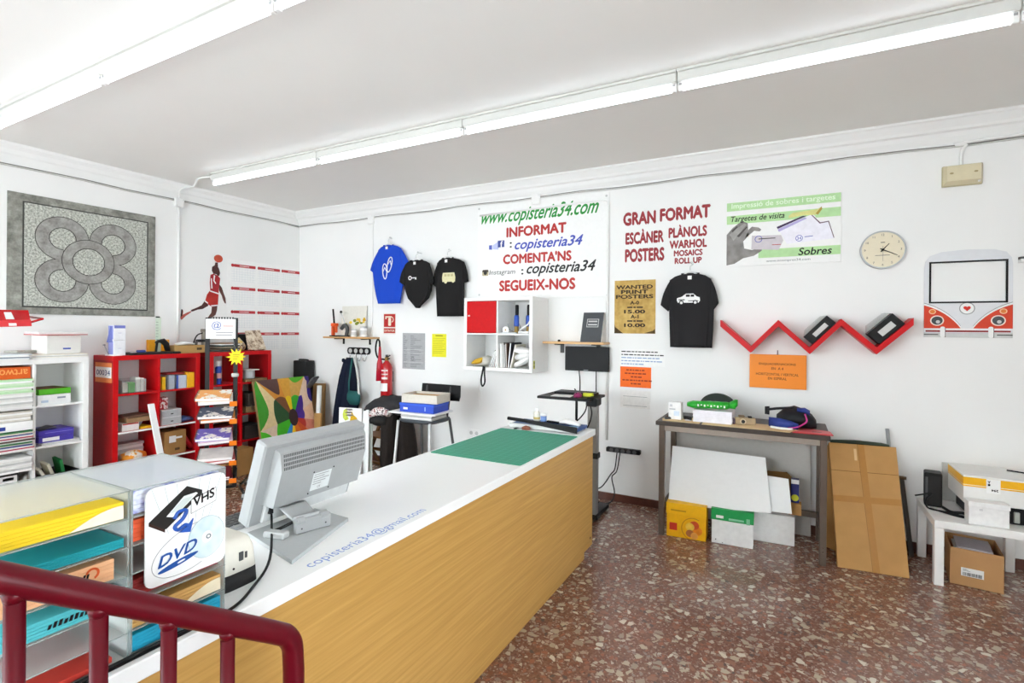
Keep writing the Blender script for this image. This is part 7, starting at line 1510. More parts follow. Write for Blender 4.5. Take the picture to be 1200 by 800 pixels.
# ---- contents of the white unit (left column 1.63-1.965, right column 1.985-2.317)
cR, cL = 2.150, 1.795
def zl(k): return (1.0005, .6455, .3005)[k]
def boxY(name, label, yc, w, z, h, d, m, rz=0, x=None, **k):
    """a box whose front faces the room"""
    return carton(name, label, (UF - d / 2 - .02) if x is None else x, yc, z, w, d, h, 90 + rz, m, **k)
boxY('paper_carton', 'white paper carton in the top right cell of the white shelf unit', cR - .04, .24, zl(0), .085, .30, mat('#edefef', .5), 3, labels=[('f', .05, .055, .06, .015, mat('#8f9aa6', .6), None), ('f', -.07, .03, .05, .02, mat('#b9cbe0', .6), None)])
boxY('green_tray', 'bright green open box on the white carton in the white shelf unit', cR - .035, .23, zl(0) + .087, .05, .28, mat('#57b528', .5), 3, openbox=True)
single('brown_envelopes', MB(RZ(UF - .16, cR - .04, zl(0) + .093, 3)).box(-.13, .13, -.10, .10, 0, .046, mat('#6b4a30', .8, noise=.15), .002), 'brown paper stack inside the green box in the white shelf unit', 'paper')
PU = mat('#4b3fa8', .45, noise=.05)
for k in range(2): boxY('purple_ream', ['lower purple wrapped ream with white label in the white shelf unit', 'upper purple wrapped ream in the white shelf unit'][k], cR - .02 + .006 * k, .25, zl(1) + .024 + .053 * k, .051, .27, PU, 2 - 3 * k, labels=[('f', -.04, .026, .12, .03, WPAPER, None)] if k == 0 else [('f', .02, .03, .20, .004, mat('#8f86d8', .5), None)], group='purple reams')
pile('loose_sheets', 'loose white sheets under the purple reams in the white shelf unit', UF - .16, cR + .02, zl(1), .30, .27, .022, 0, (WPAPER, LGREY), 5, .006)
b = MB(); b.loft([((UF - .10, cR - .13, zl(1) + .13), (.05, 0, 0), (0, 0, .012)), ((UF - .10, cR - .05, zl(1) + .15), (.06, 0, 0), (0, 0, .014)), ((UF - .10, cR + .0, zl(1) + .142), (.04, 0, 0), (0, 0, .008))], DGREY, 14); single('grey_pouch', b, 'dark grey pouch on top of the purple reams', 'pouch')
boxY('black_tray', 'black open tray in the lower right cell of the white shelf unit', cR - .0, .31, zl(2), .085, .30, mat('#1c1b1c', .5), 0, openbox=True)
for k, (c_, dy, ln_, hh) in enumerate((('#e8e3d2', -.06, .17, .15), ('#d9d3bd', .0, .15, .17), ('#1f7a3c', .08, .16, .18))):
    M = RZ(UF - .12 - .03 * k, cR + dy, zl(2) + .012, 90) @ Matrix.Rotation(R(-28 + 8 * k), 4, 'Y') @ Matrix.Rotation(R(6), 4, 'X'); single('paper_bundle', MB(M).box(-.012, .012, -.07, .07, .0, hh, mat(c_, .6), .003), ['cream paper bundle at the left of the black tray', 'pale paper bundle in the middle of the black tray', 'green paper bundle at the right of the black tray'][k], 'paper')
# left column, piles pushing out of the cells
def L(name, label, z, h, cols, layers, w=.310, d=.34, out=.02, rz=0, cat='paper', jit=.006, dy=0): return pile(name, label, UF - d / 2 + out, cL + dy, z, d, w, h, rz, cols, layers, jit, cat)
WP2 = mat('#e6e6e2', .7); GRN = mat('#b9dfb0', .6)
L('paper_stack', 'white paper stack at the bottom of the top left cell of the white unit', zl(0), .125, (WPAPER, WP2, LGREY), 8, out=.03)
L('paper_stack', 'pale green paper stack under the orange box in the white unit', zl(0) + .126, .115, (GRN, mat('#cfe6c6', .6), WPAPER), 7, out=.035)
t = boxY('orange_box', 'orange box with pale lettering in the top left cell of the white shelf unit', cL - .0, .315, zl(0) + .2425, .098, .28, mat('#d95a14', .5), 0); 
s = MB(TR(BACK, 0, -.1412, 0)); s.text('artwork', mat('#f0a35a', .5), Matrix.Rotation(R(180), 4, 'Z'), -.012, -.050, w=.25, h=.062, bold=.015); s.build('lettering', t, local=True)
L('patterned_stack', 'cream patterned paper stack in the second left cell of the white unit', zl(1) + .245, .08, (mat('#dedad0', .7), WPAPER, mat('#cfcabf', .7)), 6, out=.02)
t = boxY('white_tray_box', 'white box with a blue label in the second left cell of the white unit', cL, .32, zl(1) + .165, .075, .31, WPAPER, 0, x=UF - .13, labels=[('f', -.06, .03, .09, .03, mat('#2b3f96', .5), None)])
L('magazine_pile', 'pile of coloured magazines at the bottom of the second left cell of the white unit', zl(1), .16, (WPAPER, mat('#b43a55', .5), WP2, mat('#3a4a8e', .5), mat('#d9d1c4', .6), mat('#3c7a4c', .5), WPAPER, mat('#55433a', .6)), 14, out=.05, jit=.01, cat='magazines')
boxY('label_carton', 'black carton with a printed white label in the bottom left cell of the white unit', cL - .04, .25, zl(2), .16, .30, mat('#2a2a2c', .6), 0, labels=[('f', 0, .085, .23, .10, mat('#e9e9e9', .6), None), ('f', .06, .11, .07, .025, DGREY, None), ('f', -.01, .065, .19, .012, GREY, None)])
L('paper_stack', 'white paper stack above the labelled carton in the bottom left cell of the white unit', zl(2) + .163, .12, (WPAPER, LGREY, WP2), 7, out=.03)
b = MB(); b.loft([((UF - .12, cL + .11, zl(2) + .02), (.08, 0, 0), (0, .02, .01)), ((UF - .10, cL + .13, zl(2) + .07), (.08, 0, 0), (0, .025, .01)), ((UF - .08, cL + .14, zl(2) + .10), (.05, 0, 0), (0, .015, .01))], mat('#c9c9c2', .6), 14, rip=lambda i, g: 1 + .2 * math.sin(4 * g + i)); single('clear_bag', b, 'crumpled pale plastic bag beside the labelled carton in the white unit', 'bag')
# on top of the white unit
zt = HU + .0006
pile('paper_stack', 'wide white paper stack on top of the white unit under the white box', UF - .17, 2.15, zt, .33, .40, .035, 0, (WPAPER, mat('#f0ece0', .6), LGREY), 5, .008)
pile('paper_stack', 'untidy white and blue-grey papers on top of the white unit at the left edge', UF - .16, 1.76, zt, .36, .36, .045, 0, (WPAPER, mat('#dfe6ea', .6), mat('#5b6576', .6), WPAPER), 6, .015)
a, c = onX(48, 411, -5.80), onX(87, 411, -5.80); h_ = .165
carton('white_box', 'white box with a small blue label on top of the white shelf unit', -5.885, (a.y + c.y) / 2 + .02, zt + .036, .26, .24, h_, 96, mat('#e4e3de', .55, noise=.02), 'box', labels=[('f', .02, .045, .06, .014, mat('#3c55a8', .5), None)])
b = pile('paper_stack', 'white papers with a red sheet lying on the white box on the white shelf unit', -5.87, (a.y + c.y) / 2 + .02, zt + .036 + h_ + .002, .27, .36, .028, 3, (mat('#c9474a', .5), WPAPER, mat('#e9dede', .6), WPAPER), 4, .008)
single('grey_papers', MB(RZ(-5.95, 1.98, zt + .046, 20)).box(-.07, .07, -.10, .10, 0, .02, mat('#a9aaa0', .7, noise=.15), .004), 'small grey-green bundle behind the papers on top of the white unit', 'paper')

# ---- contents of the nearer red unit
zr = (1.0325, .6625, .3455)
def RY(px): return inY(px, 460)
ya, yb = inY(143, 455), inY(171, 455)
b = MB(); ym = (ya + yb) / 2
t = thing('clear_basket', 'clear plastic basket of packets in the top left cell of the nearer red unit', 'basket', (UF - .15, ym, zr[0])); e = .003
for bx_ in ((UF - .28, UF - .03, ya, ya + e), (UF - .28, UF - .03, yb - e, yb), (UF - .033, UF - .03, ya + e, yb - e), (UF - .28, UF - .277, ya + e, yb - e)): MB().box(*bx_, zr[0], zr[0] + .13, CLEAR, 0).build('wall', t)
MB().box(UF - .28, UF - .03, ya, yb, zr[0] + .0002, zr[0] + .003, CLEAR, 0).build('base', t)
for k, (c_, u0, u1, hh) in enumerate((('#4fae3f', .30, .58, .105), ('#e9ece6', .60, .80, .15), ('#f1f0ec', .82, .97, .14), ('#d9d6cb', .04, .28, .10))):
    single('packet', MB().box(UF - .12 - .05 * (k % 2), UF - .045, ya + (yb - ya) * u0, ya + (yb - ya) * u1, zr[0] + .0035, zr[0] + hh, mat(c_, .5, noise=.08, scale=30), .006), ['green packet in the clear basket of the red unit', 'white packet right of the green one in the clear basket', 'white packet at the right end of the clear basket', 'pale packet at the left end of the clear basket'][k], 'packet')
yy = [inY(p, 450) for p in (189.5, 193.5, 196, 204, 207, 218, 219, 227)]
for k, (i, j, c_, hh, lb) in enumerate(((0, 1, '#e9b91a', .135, 'narrow yellow box at the left of the top right cell of the nearer red unit'), (6, 7, '#efb31a', .165, 'yellow box at the right of the top right cell of the nearer red unit'))):
    boxY('yellow_box', lb, (yy[i] + yy[j]) / 2, abs(yy[j] - yy[i]), zr[0], hh, .18, mat(c_, .45))
for k, (i, j, c_, hh, lb) in enumerate(((2, 3, '#aab0b8', .15, 'grey transparent tray standing in the top right cell of the nearer red unit'), (4, 5, '#c3c9d6', .14, 'pale tray with blue edge in the top right cell of the nearer red unit'))):
    t = boxY('letter_tray', lb, (yy[i] + yy[j]) / 2, abs(yy[j] - yy[i]), zr[0], hh, .22, mat(c_, .35), 0); MB().box(-abs(yy[j] - yy[i]) / 2 - .001, -abs(yy[j] - yy[i]) / 2 + .012, -.1115, -.09, .0, hh + .004, mat('#3450a0' if k else '#70767c', .4), .001).build('edge', t, local=True)
single('red_folder', MB().box(UF - .2, UF - .05, yy[2], yy[5], zr[0] + .152, zr[0] + .17, mat('#8e1c1c', .5), .004), 'dark red folder lying across the trays in the top right cell', 'folder')
# middle left
ya, yb = inY(143, 500), inY(178, 500)
boxY('white_carton', 'white carton with red edge in the middle left cell of the nearer red unit', ya + .07, .15, zr[1], .075, .26, mat('#e3ddda', .6), 0, labels=[('f', 0, .068, .14, .012, mat('#b8322c', .5), None)])
boxY('kraft_box', 'brown envelope box in the middle left cell of the nearer red unit', ya + .16, .26, zr[1] + .077, .045, .28, mat('#9a7a58', .8, noise=.1), 2)
single('brown_envelope', MB(RZ(UF - .12, ya + .13, zr[1] + .125, 10)).box(-.10, .10, -.12, .12, 0, .02, mat('#6a4a3a', .7, noise=.1), .004), 'dark brown envelope on the brown box in the middle left cell', 'envelope')
single('yellow_folder', MB().box(UF - .22, UF - .02, ya + .16, yb - .005, zr[1], zr[1] + .022, mat('#e6b213', .5), .002), 'yellow folder lying at the right of the middle left cell of the nearer red unit', 'folder')
b = MB(); b.loft([((UF - .10, yb - .12, zr[1] + .03), (.06, 0, 0), (0, .03, 0)), ((UF - .10, yb - .09, zr[1] + .09), (.06, 0, 0), (0, .05, .0)), ((UF - .10, yb - .07, zr[1] + .13), (.05, 0, 0), (0, .035, 0))], mat('#8a8690', .6), 16, rip=lambda i, g: 1 + .12 * math.sin(4 * g + i)); single('grey_bag', b, 'grey crumpled bag beside the yellow folder in the nearer red unit', 'bag')
# middle right
yc = inY(194.5, 480); boxY('red_tin', 'red and white patterned box on the paper drawers in the nearer red unit', yc, .085, zr[1] + .16, .125, .09, node_mat('red_pattern', _speckle([(0.44, '#b01c28'), (0.5, '#c22a35'), (0.54, '#efe2e0')], 30)), 0, x=UF - .12)
ya, yb = inY(189, 490), inY(212, 490)
t = boxY('drawer_box', 'small white two-drawer box in the middle right cell of the nearer red unit', (ya + yb) / 2, yb - ya, zr[1], .158, .22, mat('#d9d9da', .5), 0)
for k in range(2):
    d_ = MB().box(-(yb - ya) / 2 + .006, (yb - ya) / 2 - .006, -.114, -.108, .008 + .077 * k, .074 + .077 * k, mat('#b9bbbd', .4), .002).build('drawer', t, local=True); MB().box(-.012, .012, -.122, -.113, .032 + .077 * k, .042 + .077 * k, DGREY, .002).build('knob', d_, local=True)
b = MB(); y0_ = inY(216, 490); b.loft([((UF - .08, y0_ - .04, zr[1] + .02), (.05, 0, 0), (0, 0, .018)), ((UF - .08, y0_ + .02, zr[1] + .035), (.06, 0, 0), (0, 0, .032)), ((UF - .08, y0_ + .10, zr[1] + .022), (.05, 0, 0), (0, 0, .02))], mat('#4d5f96', .6, noise=.3, scale=40), 16, rip=lambda i, g: 1 + .15 * math.sin(4 * g + i)); single('blue_roll', b, 'crumpled blue plastic in the middle right cell of the nearer red unit', 'bag')
# lower cells
ya, yb = inY(143, 525), inY(176, 525)
t = thing('orange_bag', 'white bag with orange print in the lower left cell of the nearer red unit', 'bag', (UF - .1, (ya + yb) / 2, zr[2])); b = MB(); b.loft([((UF - .10, ya + .02, zr[2] + .04), (.05, 0, 0), (0, 0, .038)), ((UF - .10, ya + .10, zr[2] + .055), (.08, 0, 0), (0, 0, .052)), ((UF - .10, yb - .10, zr[2] + .055), (.08, 0, 0), (0, 0, .053)), ((UF - .10, yb - .02, zr[2] + .04), (.05, 0, 0), (0, 0, .036))], node_mat('orange_print', _speckle([(0.45, '#ece6dc'), (0.5, '#f0dcb4'), (0.53, '#ef9a2a')], 9)), 18, rip=lambda i, g: 1 + .06 * math.sin(5 * g + i)); b.build('bag', t)
pile('paper_stack', 'grey-white paper stack behind the orange printed bag in the nearer red unit', UF - .27, (ya + yb) / 2, zr[2], .14, .30, .16, 0, (WPAPER, LGREY), 6, .006)
a, c = inY(191, 520), inY(217, 520)
carton('brown_box', 'brown box with torn white label in the lower right cell of the nearer red unit', UF - .14, (a + c) / 2, zr[2], c - a, .24, .245, 93, KRAFT2, 'box', labels=[('f', -.03, .16, .07, .07, WPAPER, None), ('f', .03, .17, .08, .02, WPAPER, None), ('f', .02, .05, .05, .025, mat('#5a4025', .7), None)])
p0 = Vector((UF - .06, inY(226, 532) , zr[2] + .026)); b = MB(); b.tube([p0, p0 + Vector((-.01, -.11, .19))], .024, mat('#b81f2c', .35), 14); single('red_roll', b, 'red roll leaning right of the brown box in the nearer red unit', 'roll')
# ---- white strip leaning in front of the nearer red unit
q0 = onX(190, 556, -5.45); pl0 = onX(178, 473, -5.62)
b = MB(); base = Vector((-5.42, pl0.y + .06, .004)); tp = Vector((-5.63, pl0.y, pl0.z)); ax = Vector((0, .028, 0)); b.slab([base - ax, base + ax, tp + ax, tp - ax], .018, WPAPER); single('white_plank', b, 'narrow white plank leaning against the front of the nearer red unit', 'plank')
# ---- on top of the nearer red unit
zt = HU + .0006
yc = inY(137, 412, -5.80); w = .105
for k in range(2):
    t = boxY('tissue_carton', ['lower white and blue carton on the left of the nearer red unit', 'upper white and blue carton standing on the other one on the red unit'][k], yc, w, zt + .15 * k, .148, .10, mat('#eceef2', .5), 0, x=-5.80, group='white and blue cartons', labels=[('l', 0, .075, .09, .13, mat('#8d93cf', .5), None), ('f', .0, .07, .03, .012, mat('#d9dbe6', .5), None)] + ([('f', 0, .13, .095, .028, mat('#7079c2', .5), None)] if k else []))
t = thing('blue_flap', 'blue folded paper flap hanging at the left of the stacked cartons', 'paper', (-5.80, yc - w / 2 - .01, zt + .10)); MB().slab([(-5.76, yc - w / 2 - .052, zt + .13), (-5.76, yc - w / 2 - .004, zt + .13), (-5.78, yc - w / 2 - .004, zt + .29), (-5.78, yc - w / 2 - .012, zt + .29)], .004, mat('#7a84c8', .5)).build('flap', t)
b = MB(); y0 = inY(122, 411, -5.8)
b.tube([(-5.8, inY(127.5, 410, -5.8), zt + .004), (-5.8, inY(122, 399, -5.8), zt + .10)], .005, GREY, 7); b.lathe([(.001, 0), (.012, .004), (.012, .014), (.001, .018)], GREY, (-5.8, inY(122, 399, -5.8), zt + .095), 12); single('thin_rod', b, 'thin grey rod with a knob leaning on the stacked cartons', 'rod')
b = MB(); b.box(-5.86, -5.70, 2.56, 2.64, zt, zt + .012, WPAPER, .003); single('white_tray', b, 'flat white tray at the left end on top of the nearer red unit', 'tray')
# old guillotine: black base, ruler post, black arm
ya, yb = inY(149, 413, -5.78), inY(198, 412, -5.78)
t = thing('old_cutter', 'black-based tool with upright pale ruler on top of the nearer red unit', 'cutter', (-5.78, (ya + yb) / 2, zt)); MB().box(-5.90, -5.70, ya, yb, zt, zt + .024, BLACKM, .004).build('base', t)
yc = inY(185.5, 380, -5.78); z1 = onX(185.5, 371.5, -5.78).z
MB().box(-5.785, -5.775, yc - .026, yc + .026, zt + .024, z1, mat('#c9d6c4', .4, noise=.04), .003).build('ruler', t)
b = MB()
for k in range(8): b.box(-5.7749, -5.7742, yc - .026, yc - .002, zt + .12 + .03 * k, zt + .123 + .03 * k, DGREY, 0)
b.build('ruler_marks', t); MB().lathe([(.018, 0), (.02, .006), (.018, .014)], BLACK, (-5.78, yc - .006, z1 - .006), 14).build('end_cap', t)
yh = inY(190, 405, -5.75); b = MB(); b.loft([((-5.75, yh - .055, zt + .13), (.025, 0, 0), (0, .012, .018)), ((-5.75, yh - .0, zt + .14), (.03, 0, 0), (0, .02, .022)), ((-5.75, yh + .04, zt + .10), (.03, 0, 0), (0, .026, .012)), ((-5.75, yh + .055, zt + .03), (.03, 0, 0), (0, .024, 0))], BLACK, 18); b.tube([(-5.75, yh - .05, zt + .12), (-5.75, yh - .06, zt + .026)], .012, BLACK, 8); b.build('handle', t)
ya, yb = inY(176, 405, -5.9), inY(200, 405, -5.9)
boxY('yellow_envelope_box', 'orange-yellow box behind the upright ruler on the nearer red unit', (ya + yb) / 2, yb - ya, zt, .145, .05, mat('#efa51c', .5), 0, x=-5.95)
single('blue_tape_roll', MB().box(-5.76, -5.71, inY(160, 409, -5.74), inY(169.5, 409, -5.74), zt + .0245, zt + .048, mat('#2c3f86', .5), .008), 'small dark blue tape roll on the black cutter base', 'tape')
single('grey_eraser', MB().box(-5.76, -5.71, inY(153, 410, -5.74), inY(158.5, 410, -5.74), zt + .0245, zt + .038, mat('#b9aeb0', .6), .004), 'small grey block on the black cutter base', 'eraser')
ya, yb = inY(202, 408, -5.8), inY(237, 408, -5.8)
boxY('long_kraft_box', 'long brown cardboard box at the right end on top of the nearer red unit', (ya + yb) / 2 - .02, yb - ya, zt, .085, .16, mat('#b48f56', .75, noise=.05), 0, x=-5.80, labels=[('f', .10, .045, .055, .025, mat('#3b2a1a', .6), None)])
b = MB(); b.loft([((-5.8, ya + .04, zt + .095), (.05, 0, 0), (0, 0, .01)), ((-5.8, ya + .12, zt + .107), (.06, 0, 0), (0, 0, .018)), ((-5.8, ya + .21, zt + .098), (.05, 0, 0), (0, 0, .010))], WPAPER, 14, rip=lambda i, g: 1 + .2 * math.sin(4 * g + i)); single('white_cloth', b, 'white crumpled tissue on the long brown box', 'tissue')
single('black_puck', MB().lathe([(.035, 0), (.04, .004), (.04, .018), (.03, .024)], BLACK, (-5.72, ya - .0, zt), 18), 'small black puck between the cutter base and the long brown box', 'puck')

# ---- the farther red unit
Y0 = 3.492
t = thing('spray_can', 'blue spray can with white cap in the top left cell of the farther red unit', 'spray can', (UF - .08, inY(259, 430), zr[0])); ys = inY(259, 430); c_ = (UF - .08, ys, zr[0])
MB().lathe([(.030, 0), (.033, .006), (.033, .19), (.024, .21)], mat('#2646a8', .3), c_, 20).build('can', t); MB().lathe([(.025, .205), (.026, .21), (.026, .258), (.022, .264)], WPAPER, c_, 18).build('cap', t)
s = MB(); s.ring((c_[0], c_[1]), .033, .0336, zr[0] + .07, zr[0] + .13, mat('#d9a59a', .5), n=20, a0=R(-60), a1=R(60)); s.build('label', t)
boxY('brown_bottle_box', 'brown box left of the spray can in the farther red unit', inY(251.5, 440), .075, zr[0], .13, .1, mat('#5a3a22', .6, noise=.15), 0, x=UF - .1)
ya, yb = inY(288, 440), inY(303, 440); ym = (ya + yb) / 2
t = thing('glass_jar', 'clear jar with a white lid in the top right cell of the farther red unit', 'jar', (UF - .1, ym, zr[0])); MB().lathe([(.065, .0), (.07, .01), (.07, .09), (.062, .10)], mat('#b9bdbf', .15, spec=.6), (UF - .1, ym, zr[0] + .036), 22).build('jar', t); MB().box(UF - .19, UF - .01, ym - .085, ym + .085, zr[0] + .137, zr[0] + .146, WPAPER, .003).build('lid', t)
t = thing('wicker_tray', 'brown tray under the clear jar in the farther red unit', 'tray', (UF - .12, ym + .05, zr[0])); MB().box(UF - .24, UF - .005, ym - .10, ym + .19, zr[0], zr[0] + .034, mat('#8a6f4c', .8, noise=.2, scale=60), .006).build('tray', t); MB().box(UF - .23, UF - .015, ym - .09, ym + .18, zr[0] + .034, zr[0] + .0355, mat('#5f4a32', .8), 0).build('lining', t)
b = MB(); b.loft([((UF - .15, ym - .06, zr[0] + .22), (.08, 0, 0), (0, 0, .02)), ((UF - .15, ym + .03, zr[0] + .25), (.09, 0, 0), (0, 0, .03)), ((UF - .15, ym + .12, zr[0] + .23), (.07, 0, 0), (0, 0, .018))], BLACKM, 14) if False else b.loft([((UF - .24, ym - .10, zr[0] + .02), (.06, 0, 0), (0, .02, 0)), ((UF - .26, ym - .10, zr[0] + .16), (.07, 0, 0), (0, .04, 0)), ((UF - .26, ym - .08, zr[0] + .27), (.05, 0, 0), (0, .05, 0))], BLACKM, 16); single('black_bag', b, 'black bag at the back of the top right cell of the farther red unit', 'bag')
for k, (yy_, z_, w_, h_, c_, lb) in enumerate(((4.05, zr[1], .20, .07, '#a0845a', 'kraft tray in the middle right cell of the farther red unit'), (4.06, zr[1] + .072, .15, .16, '#4a3f38', 'dark box in the middle right cell of the farther red unit'), (3.71, zr[1], .26, .14, '#6e665c', 'grey-brown box in the middle left cell of the farther red unit'), (3.71, zr[2], .26, .20, '#7b2026', 'dark red box in the lower left cell of the farther red unit'), (4.06, zr[2], .24, .16, '#3b3532', 'dark box in the lower right cell of the farther red unit'))):
    boxY('storage_box', lb, yy_, w_, z_, h_, .26, mat(c_, .6, noise=.1), 0, openbox=(k == 0))
for k, (dy, hh, c_) in enumerate(((-.02, .09, '#e4dccb'), (.03, .12, '#d0b890'), (.07, .08, '#b59a74'))):
    M = RZ(UF - .07, 4.06 + dy, zr[1] + .006, 0) @ Matrix.Rotation(R(10 - 12 * k), 4, 'X'); single('paper_bundle', MB(M).box(-.05, .05, -.015, .015, .01, hh, mat(c_, .6), .004), ['pale paper bundle at the left in the kraft tray of the farther red unit', 'tan paper bundle in the middle of the kraft tray of the farther red unit', 'brown paper bundle at the right of the kraft tray of the farther red unit'][k], 'paper')
# floor carton in front
a, c = onX(283, 560, -5.42), onX(310, 550, -5.42)
carton('floor_carton', 'brown carton on the floor in front of the farther red unit beside the pencil canvas', -5.55, 3.70, .002, .34, .18, .30, 90, KRAFT2, 'box')
# on top of the farther red unit
b = MB(); ya, yb = inY(247, 408, -5.80), inY(274, 408, -5.80)
pile('document_pile', 'pile of dark and coloured papers on the farther red unit under the email sign', -5.84, (ya + yb) / 2 + .03, zt, .26, .24, .10, 4, (mat('#3b4a4a', .6), WPAPER, mat('#7a5a3a', .6), mat('#2c3a3c', .6), mat('#c9b79a', .6), mat('#44524e', .6)), 9, .012)
yc = inY(281.5, 402, -5.84)
b = MB(); b.loft([((-5.86, yc - .06, zt + .05), (.05, 0, 0), (0, 0, .05)), ((-5.86, yc + .0, zt + .075), (.06, 0, 0), (0, 0, .075)), ((-5.86, yc + .05, zt + .05), (.05, 0, 0), (0, 0, .05))], node_mat('floral_cloth', _speckle([(0.4, '#6b543a'), (0.5, '#e4d8bc'), (0.58, '#d9b64a')], 22)), 18, rip=lambda i, g: 1 + .15 * math.sin(4 * g + i)); single('patterned_bundle', b, 'pale patterned bundle between the papers and the tile plaque', 'bundle')
q = [onX(291.5, 409, -5.76), onX(312, 408, -5.76), onX(304.5, 386.5, -5.86), onX(287.5, 387.5, -5.86)]
for p_ in q[:2]: p_.z = zt + .012
t = thing('photo_plaque', 'tilted brown-toned picture plaque on a small stand on the farther red unit', 'picture', tuple((q[0] + q[1]) / 2)); MB().slab(q, .012, node_mat('plaque_print', _speckle([(0.38, '#7b6450'), (0.5, '#cdb9a0'), (0.62, '#e2d6c2')], 12))).build('plaque', t)
b = MB(); 
for p_ in (q[0].lerp(q[1], .25), q[0].lerp(q[1], .8)): b.box(p_.x - .06, p_.x + .02, p_.y - .008, p_.y + .008, zt, zt + .012, mat('#6e4d30', .6), .002); b.tube([(p_.x - .05, p_.y, zt + .006), (p_.x - .09, p_.y, zt + .13)], .006, mat('#6e4d30', .6), 6)
b.build('stand', t)
b = MB(); yb_ = inY(281, 392, -5.95); b.box(-6.0, -5.93, yb_ - .05, yb_ + .11, zt, zt + .20, BLACKM, .01); single('black_box', b, 'black box standing behind the picture plaque on the farther red unit', 'box')
# grey pole tool / camera on a bracket left of the email sign
yc = inY(236, 390, -5.82); t = thing('tripod_device', 'grey and black clamp device left of the email sign on top of the red units', 'device', (-5.80, yc, zt))
b = MB(); b.box(-5.83, -5.77, yc + .0, yc + .06, zt, zt + .235, mat('#8a8276', .5, noise=.12), .006); b.build('post', t); b = MB(); b.box(-5.84, -5.76, yc - .055, yc + .03, zt + .115, zt + .145, BLACK, .006); b.box(-5.84, -5.76, yc - .005, yc + .11, zt + .225, zt + .262, mat('#6b635a', .5), .008); b.build('clamp', t)
b = MB(); b.tube(spline([(-5.8, yc + .01, zt + .22), (-5.8, yc - .06, zt + .19), (-5.8, yc - .10, zt + .10), (-5.8, yc - .115, zt + .02)], 6), .007, BLACK, 8); b.build('arm', t)
b = MB(); b.loft([((-5.79, yc - .075, zt + .075), (.012, 0, 0), (0, .012, 0)), ((-5.79, yc - .078, zt + .10), (.016, 0, 0), (0, .018, 0)), ((-5.79, yc - .07, zt + .13), (.012, 0, 0), (0, .012, 0))], DGREY, 14); b.build('knob', t)

# ================================================================== NOTEBOOK STAND
RXc, RYc = -5.02, 3.20
pa, pb = onX(243.5, 372, -5.10), onX(276.5, 373, -4.95)
A, B = Vector((-5.10, pa.y, 0)), Vector((-4.95, pb.y, 0)); Htop = pa.z
t = thing('notebook_stand', 'black wheeled display stand with two posts in front of the red units', 'display stand', tuple((A + B) / 2)); BK = mat('#1a1919', .4)
ctr = (A + B) / 2
for p_ in (A, B): MB(RZ(p_.x, p_.y, 0, 55)).box(-.020, .020, -.014, .014, .07, Htop, BK, .003).build('post', t)
dv = (B - A).normalized(); pv = Vector((-dv.y, dv.x, 0))
for s in (-1, 1):
    for e_ in (-1, 1):
        p_ = ctr + dv * e_ * .17; q_ = p_ + pv * s * .27 + dv * e_ * .05
        b = MB(); b.tube([p_ + Vector((0, 0, .075)), q_ + Vector((0, 0, .070))], .014, BK, 8); lg = b.build('leg', t)
        b = MB(RZ(q_.x, q_.y, 0, 40)); b.lathe([(.024, -.010), (.026, -.006), (.026, .006), (.024, .010)], DGREY, (0, 0, 0), 18, M=Matrix.Translation((0, 0, .0262)) @ Matrix.Rotation(R(90), 4, 'X')); b.box(-.016, .016, -.014, .014, .03, .062, GREY, .003); b.build('caster', lg)
MB().tube([A + Vector((0, 0, .075)), B + Vector((0, 0, .075))], .016, BK, 8).build('base_bar', t); MB().tube([A + Vector((0, 0, Htop - .33)), B + Vector((0, 0, Htop - .33))], .008, BK, 8).build('cross_bar', t)
# email sign across the top
n_ = pv if pv.x > 0 else -pv; sg = thing('email_sign', 'white sign with a blue at-mark fixed between the posts of the notebook stand', 'sign', tuple(ctr + n_ * .022 + Vector((0, 0, Htop - .20))))
Ms = Matrix.Translation(ctr + n_ * .020 + Vector((0, 0, Htop - .11))) @ Matrix(((dv.x, 0, n_.x, 0), (dv.y, 0, n_.y, 0), (0, 1, 0, 0), (0, 0, 0, 1)))
wS = (B - A).length; MB(Ms).box(-wS * .56, wS * .50, -.10, .098, 0, .005, WPAPER, .001).build('panel', sg)
b = MB(Ms @ Matrix.Translation((0, 0, .0062))); b.text('@', mat('#4a5fa8', .6), Matrix.Identity(4), -wS * .18, .03, h=.085); b.build('at_mark', sg)
b = MB(Ms @ Matrix.Translation((0, 0, .0062))); b.box(wS * .05, wS * .42, .022, .032, -.0008, 0, mat('#d9a9a4', .6), 0)
for k in range(2): b.box(-wS * .2, wS * (.40 - .03 * k), -.042 - .026 * k, -.034 - .026 * k, -.0008, 0, GREY, 0)
b.build('print_lines', sg); b = MB(Ms); 
for k in range(9): b.box(-wS * .42 + k * wS * .098, -wS * .42 + (k * .098 + .07) * wS, .098, .118, .001, .004, DGREY, .001)
b.build('header_strip', sg)
# yellow star tag
p_ = onX(277, 418, -4.90); st = thing('star_tag', 'yellow star-burst price tag hanging on the right post of the notebook stand', 'price tag', tuple(p_))
Mst = Matrix.Translation(p_) @ Matrix(((dv.x, 0, n_.x, 0), (dv.y, 0, n_.y, 0), (0, 1, 0, 0), (0, 0, 0, 1)))
pts = []
for k in range(24): r_ = (.088 if k % 2 == 0 else .052) * (1 + .1 * math.sin(k * 1.7)); pts.append((r_ * math.cos(k * math.pi / 12), r_ * math.sin(k * math.pi / 12)))
b = MB(Mst); b.prism(pts, 0, .004, mat('#f4dc12', .5)); b.build('star', st); b = MB(Mst)
for k in range(3): b.box(-.03, .03 - .01 * k, .018 - .02 * k, .024 - .02 * k, .004, .0046, mat('#a98c10', .6), 0)
b.build('print', st); b = MB(Mst); b.tube([(0, .04, .002), (-.02, .12, .0), (-.03, .19, -.01)], .0015, GREY, 5); b.build('string', st)
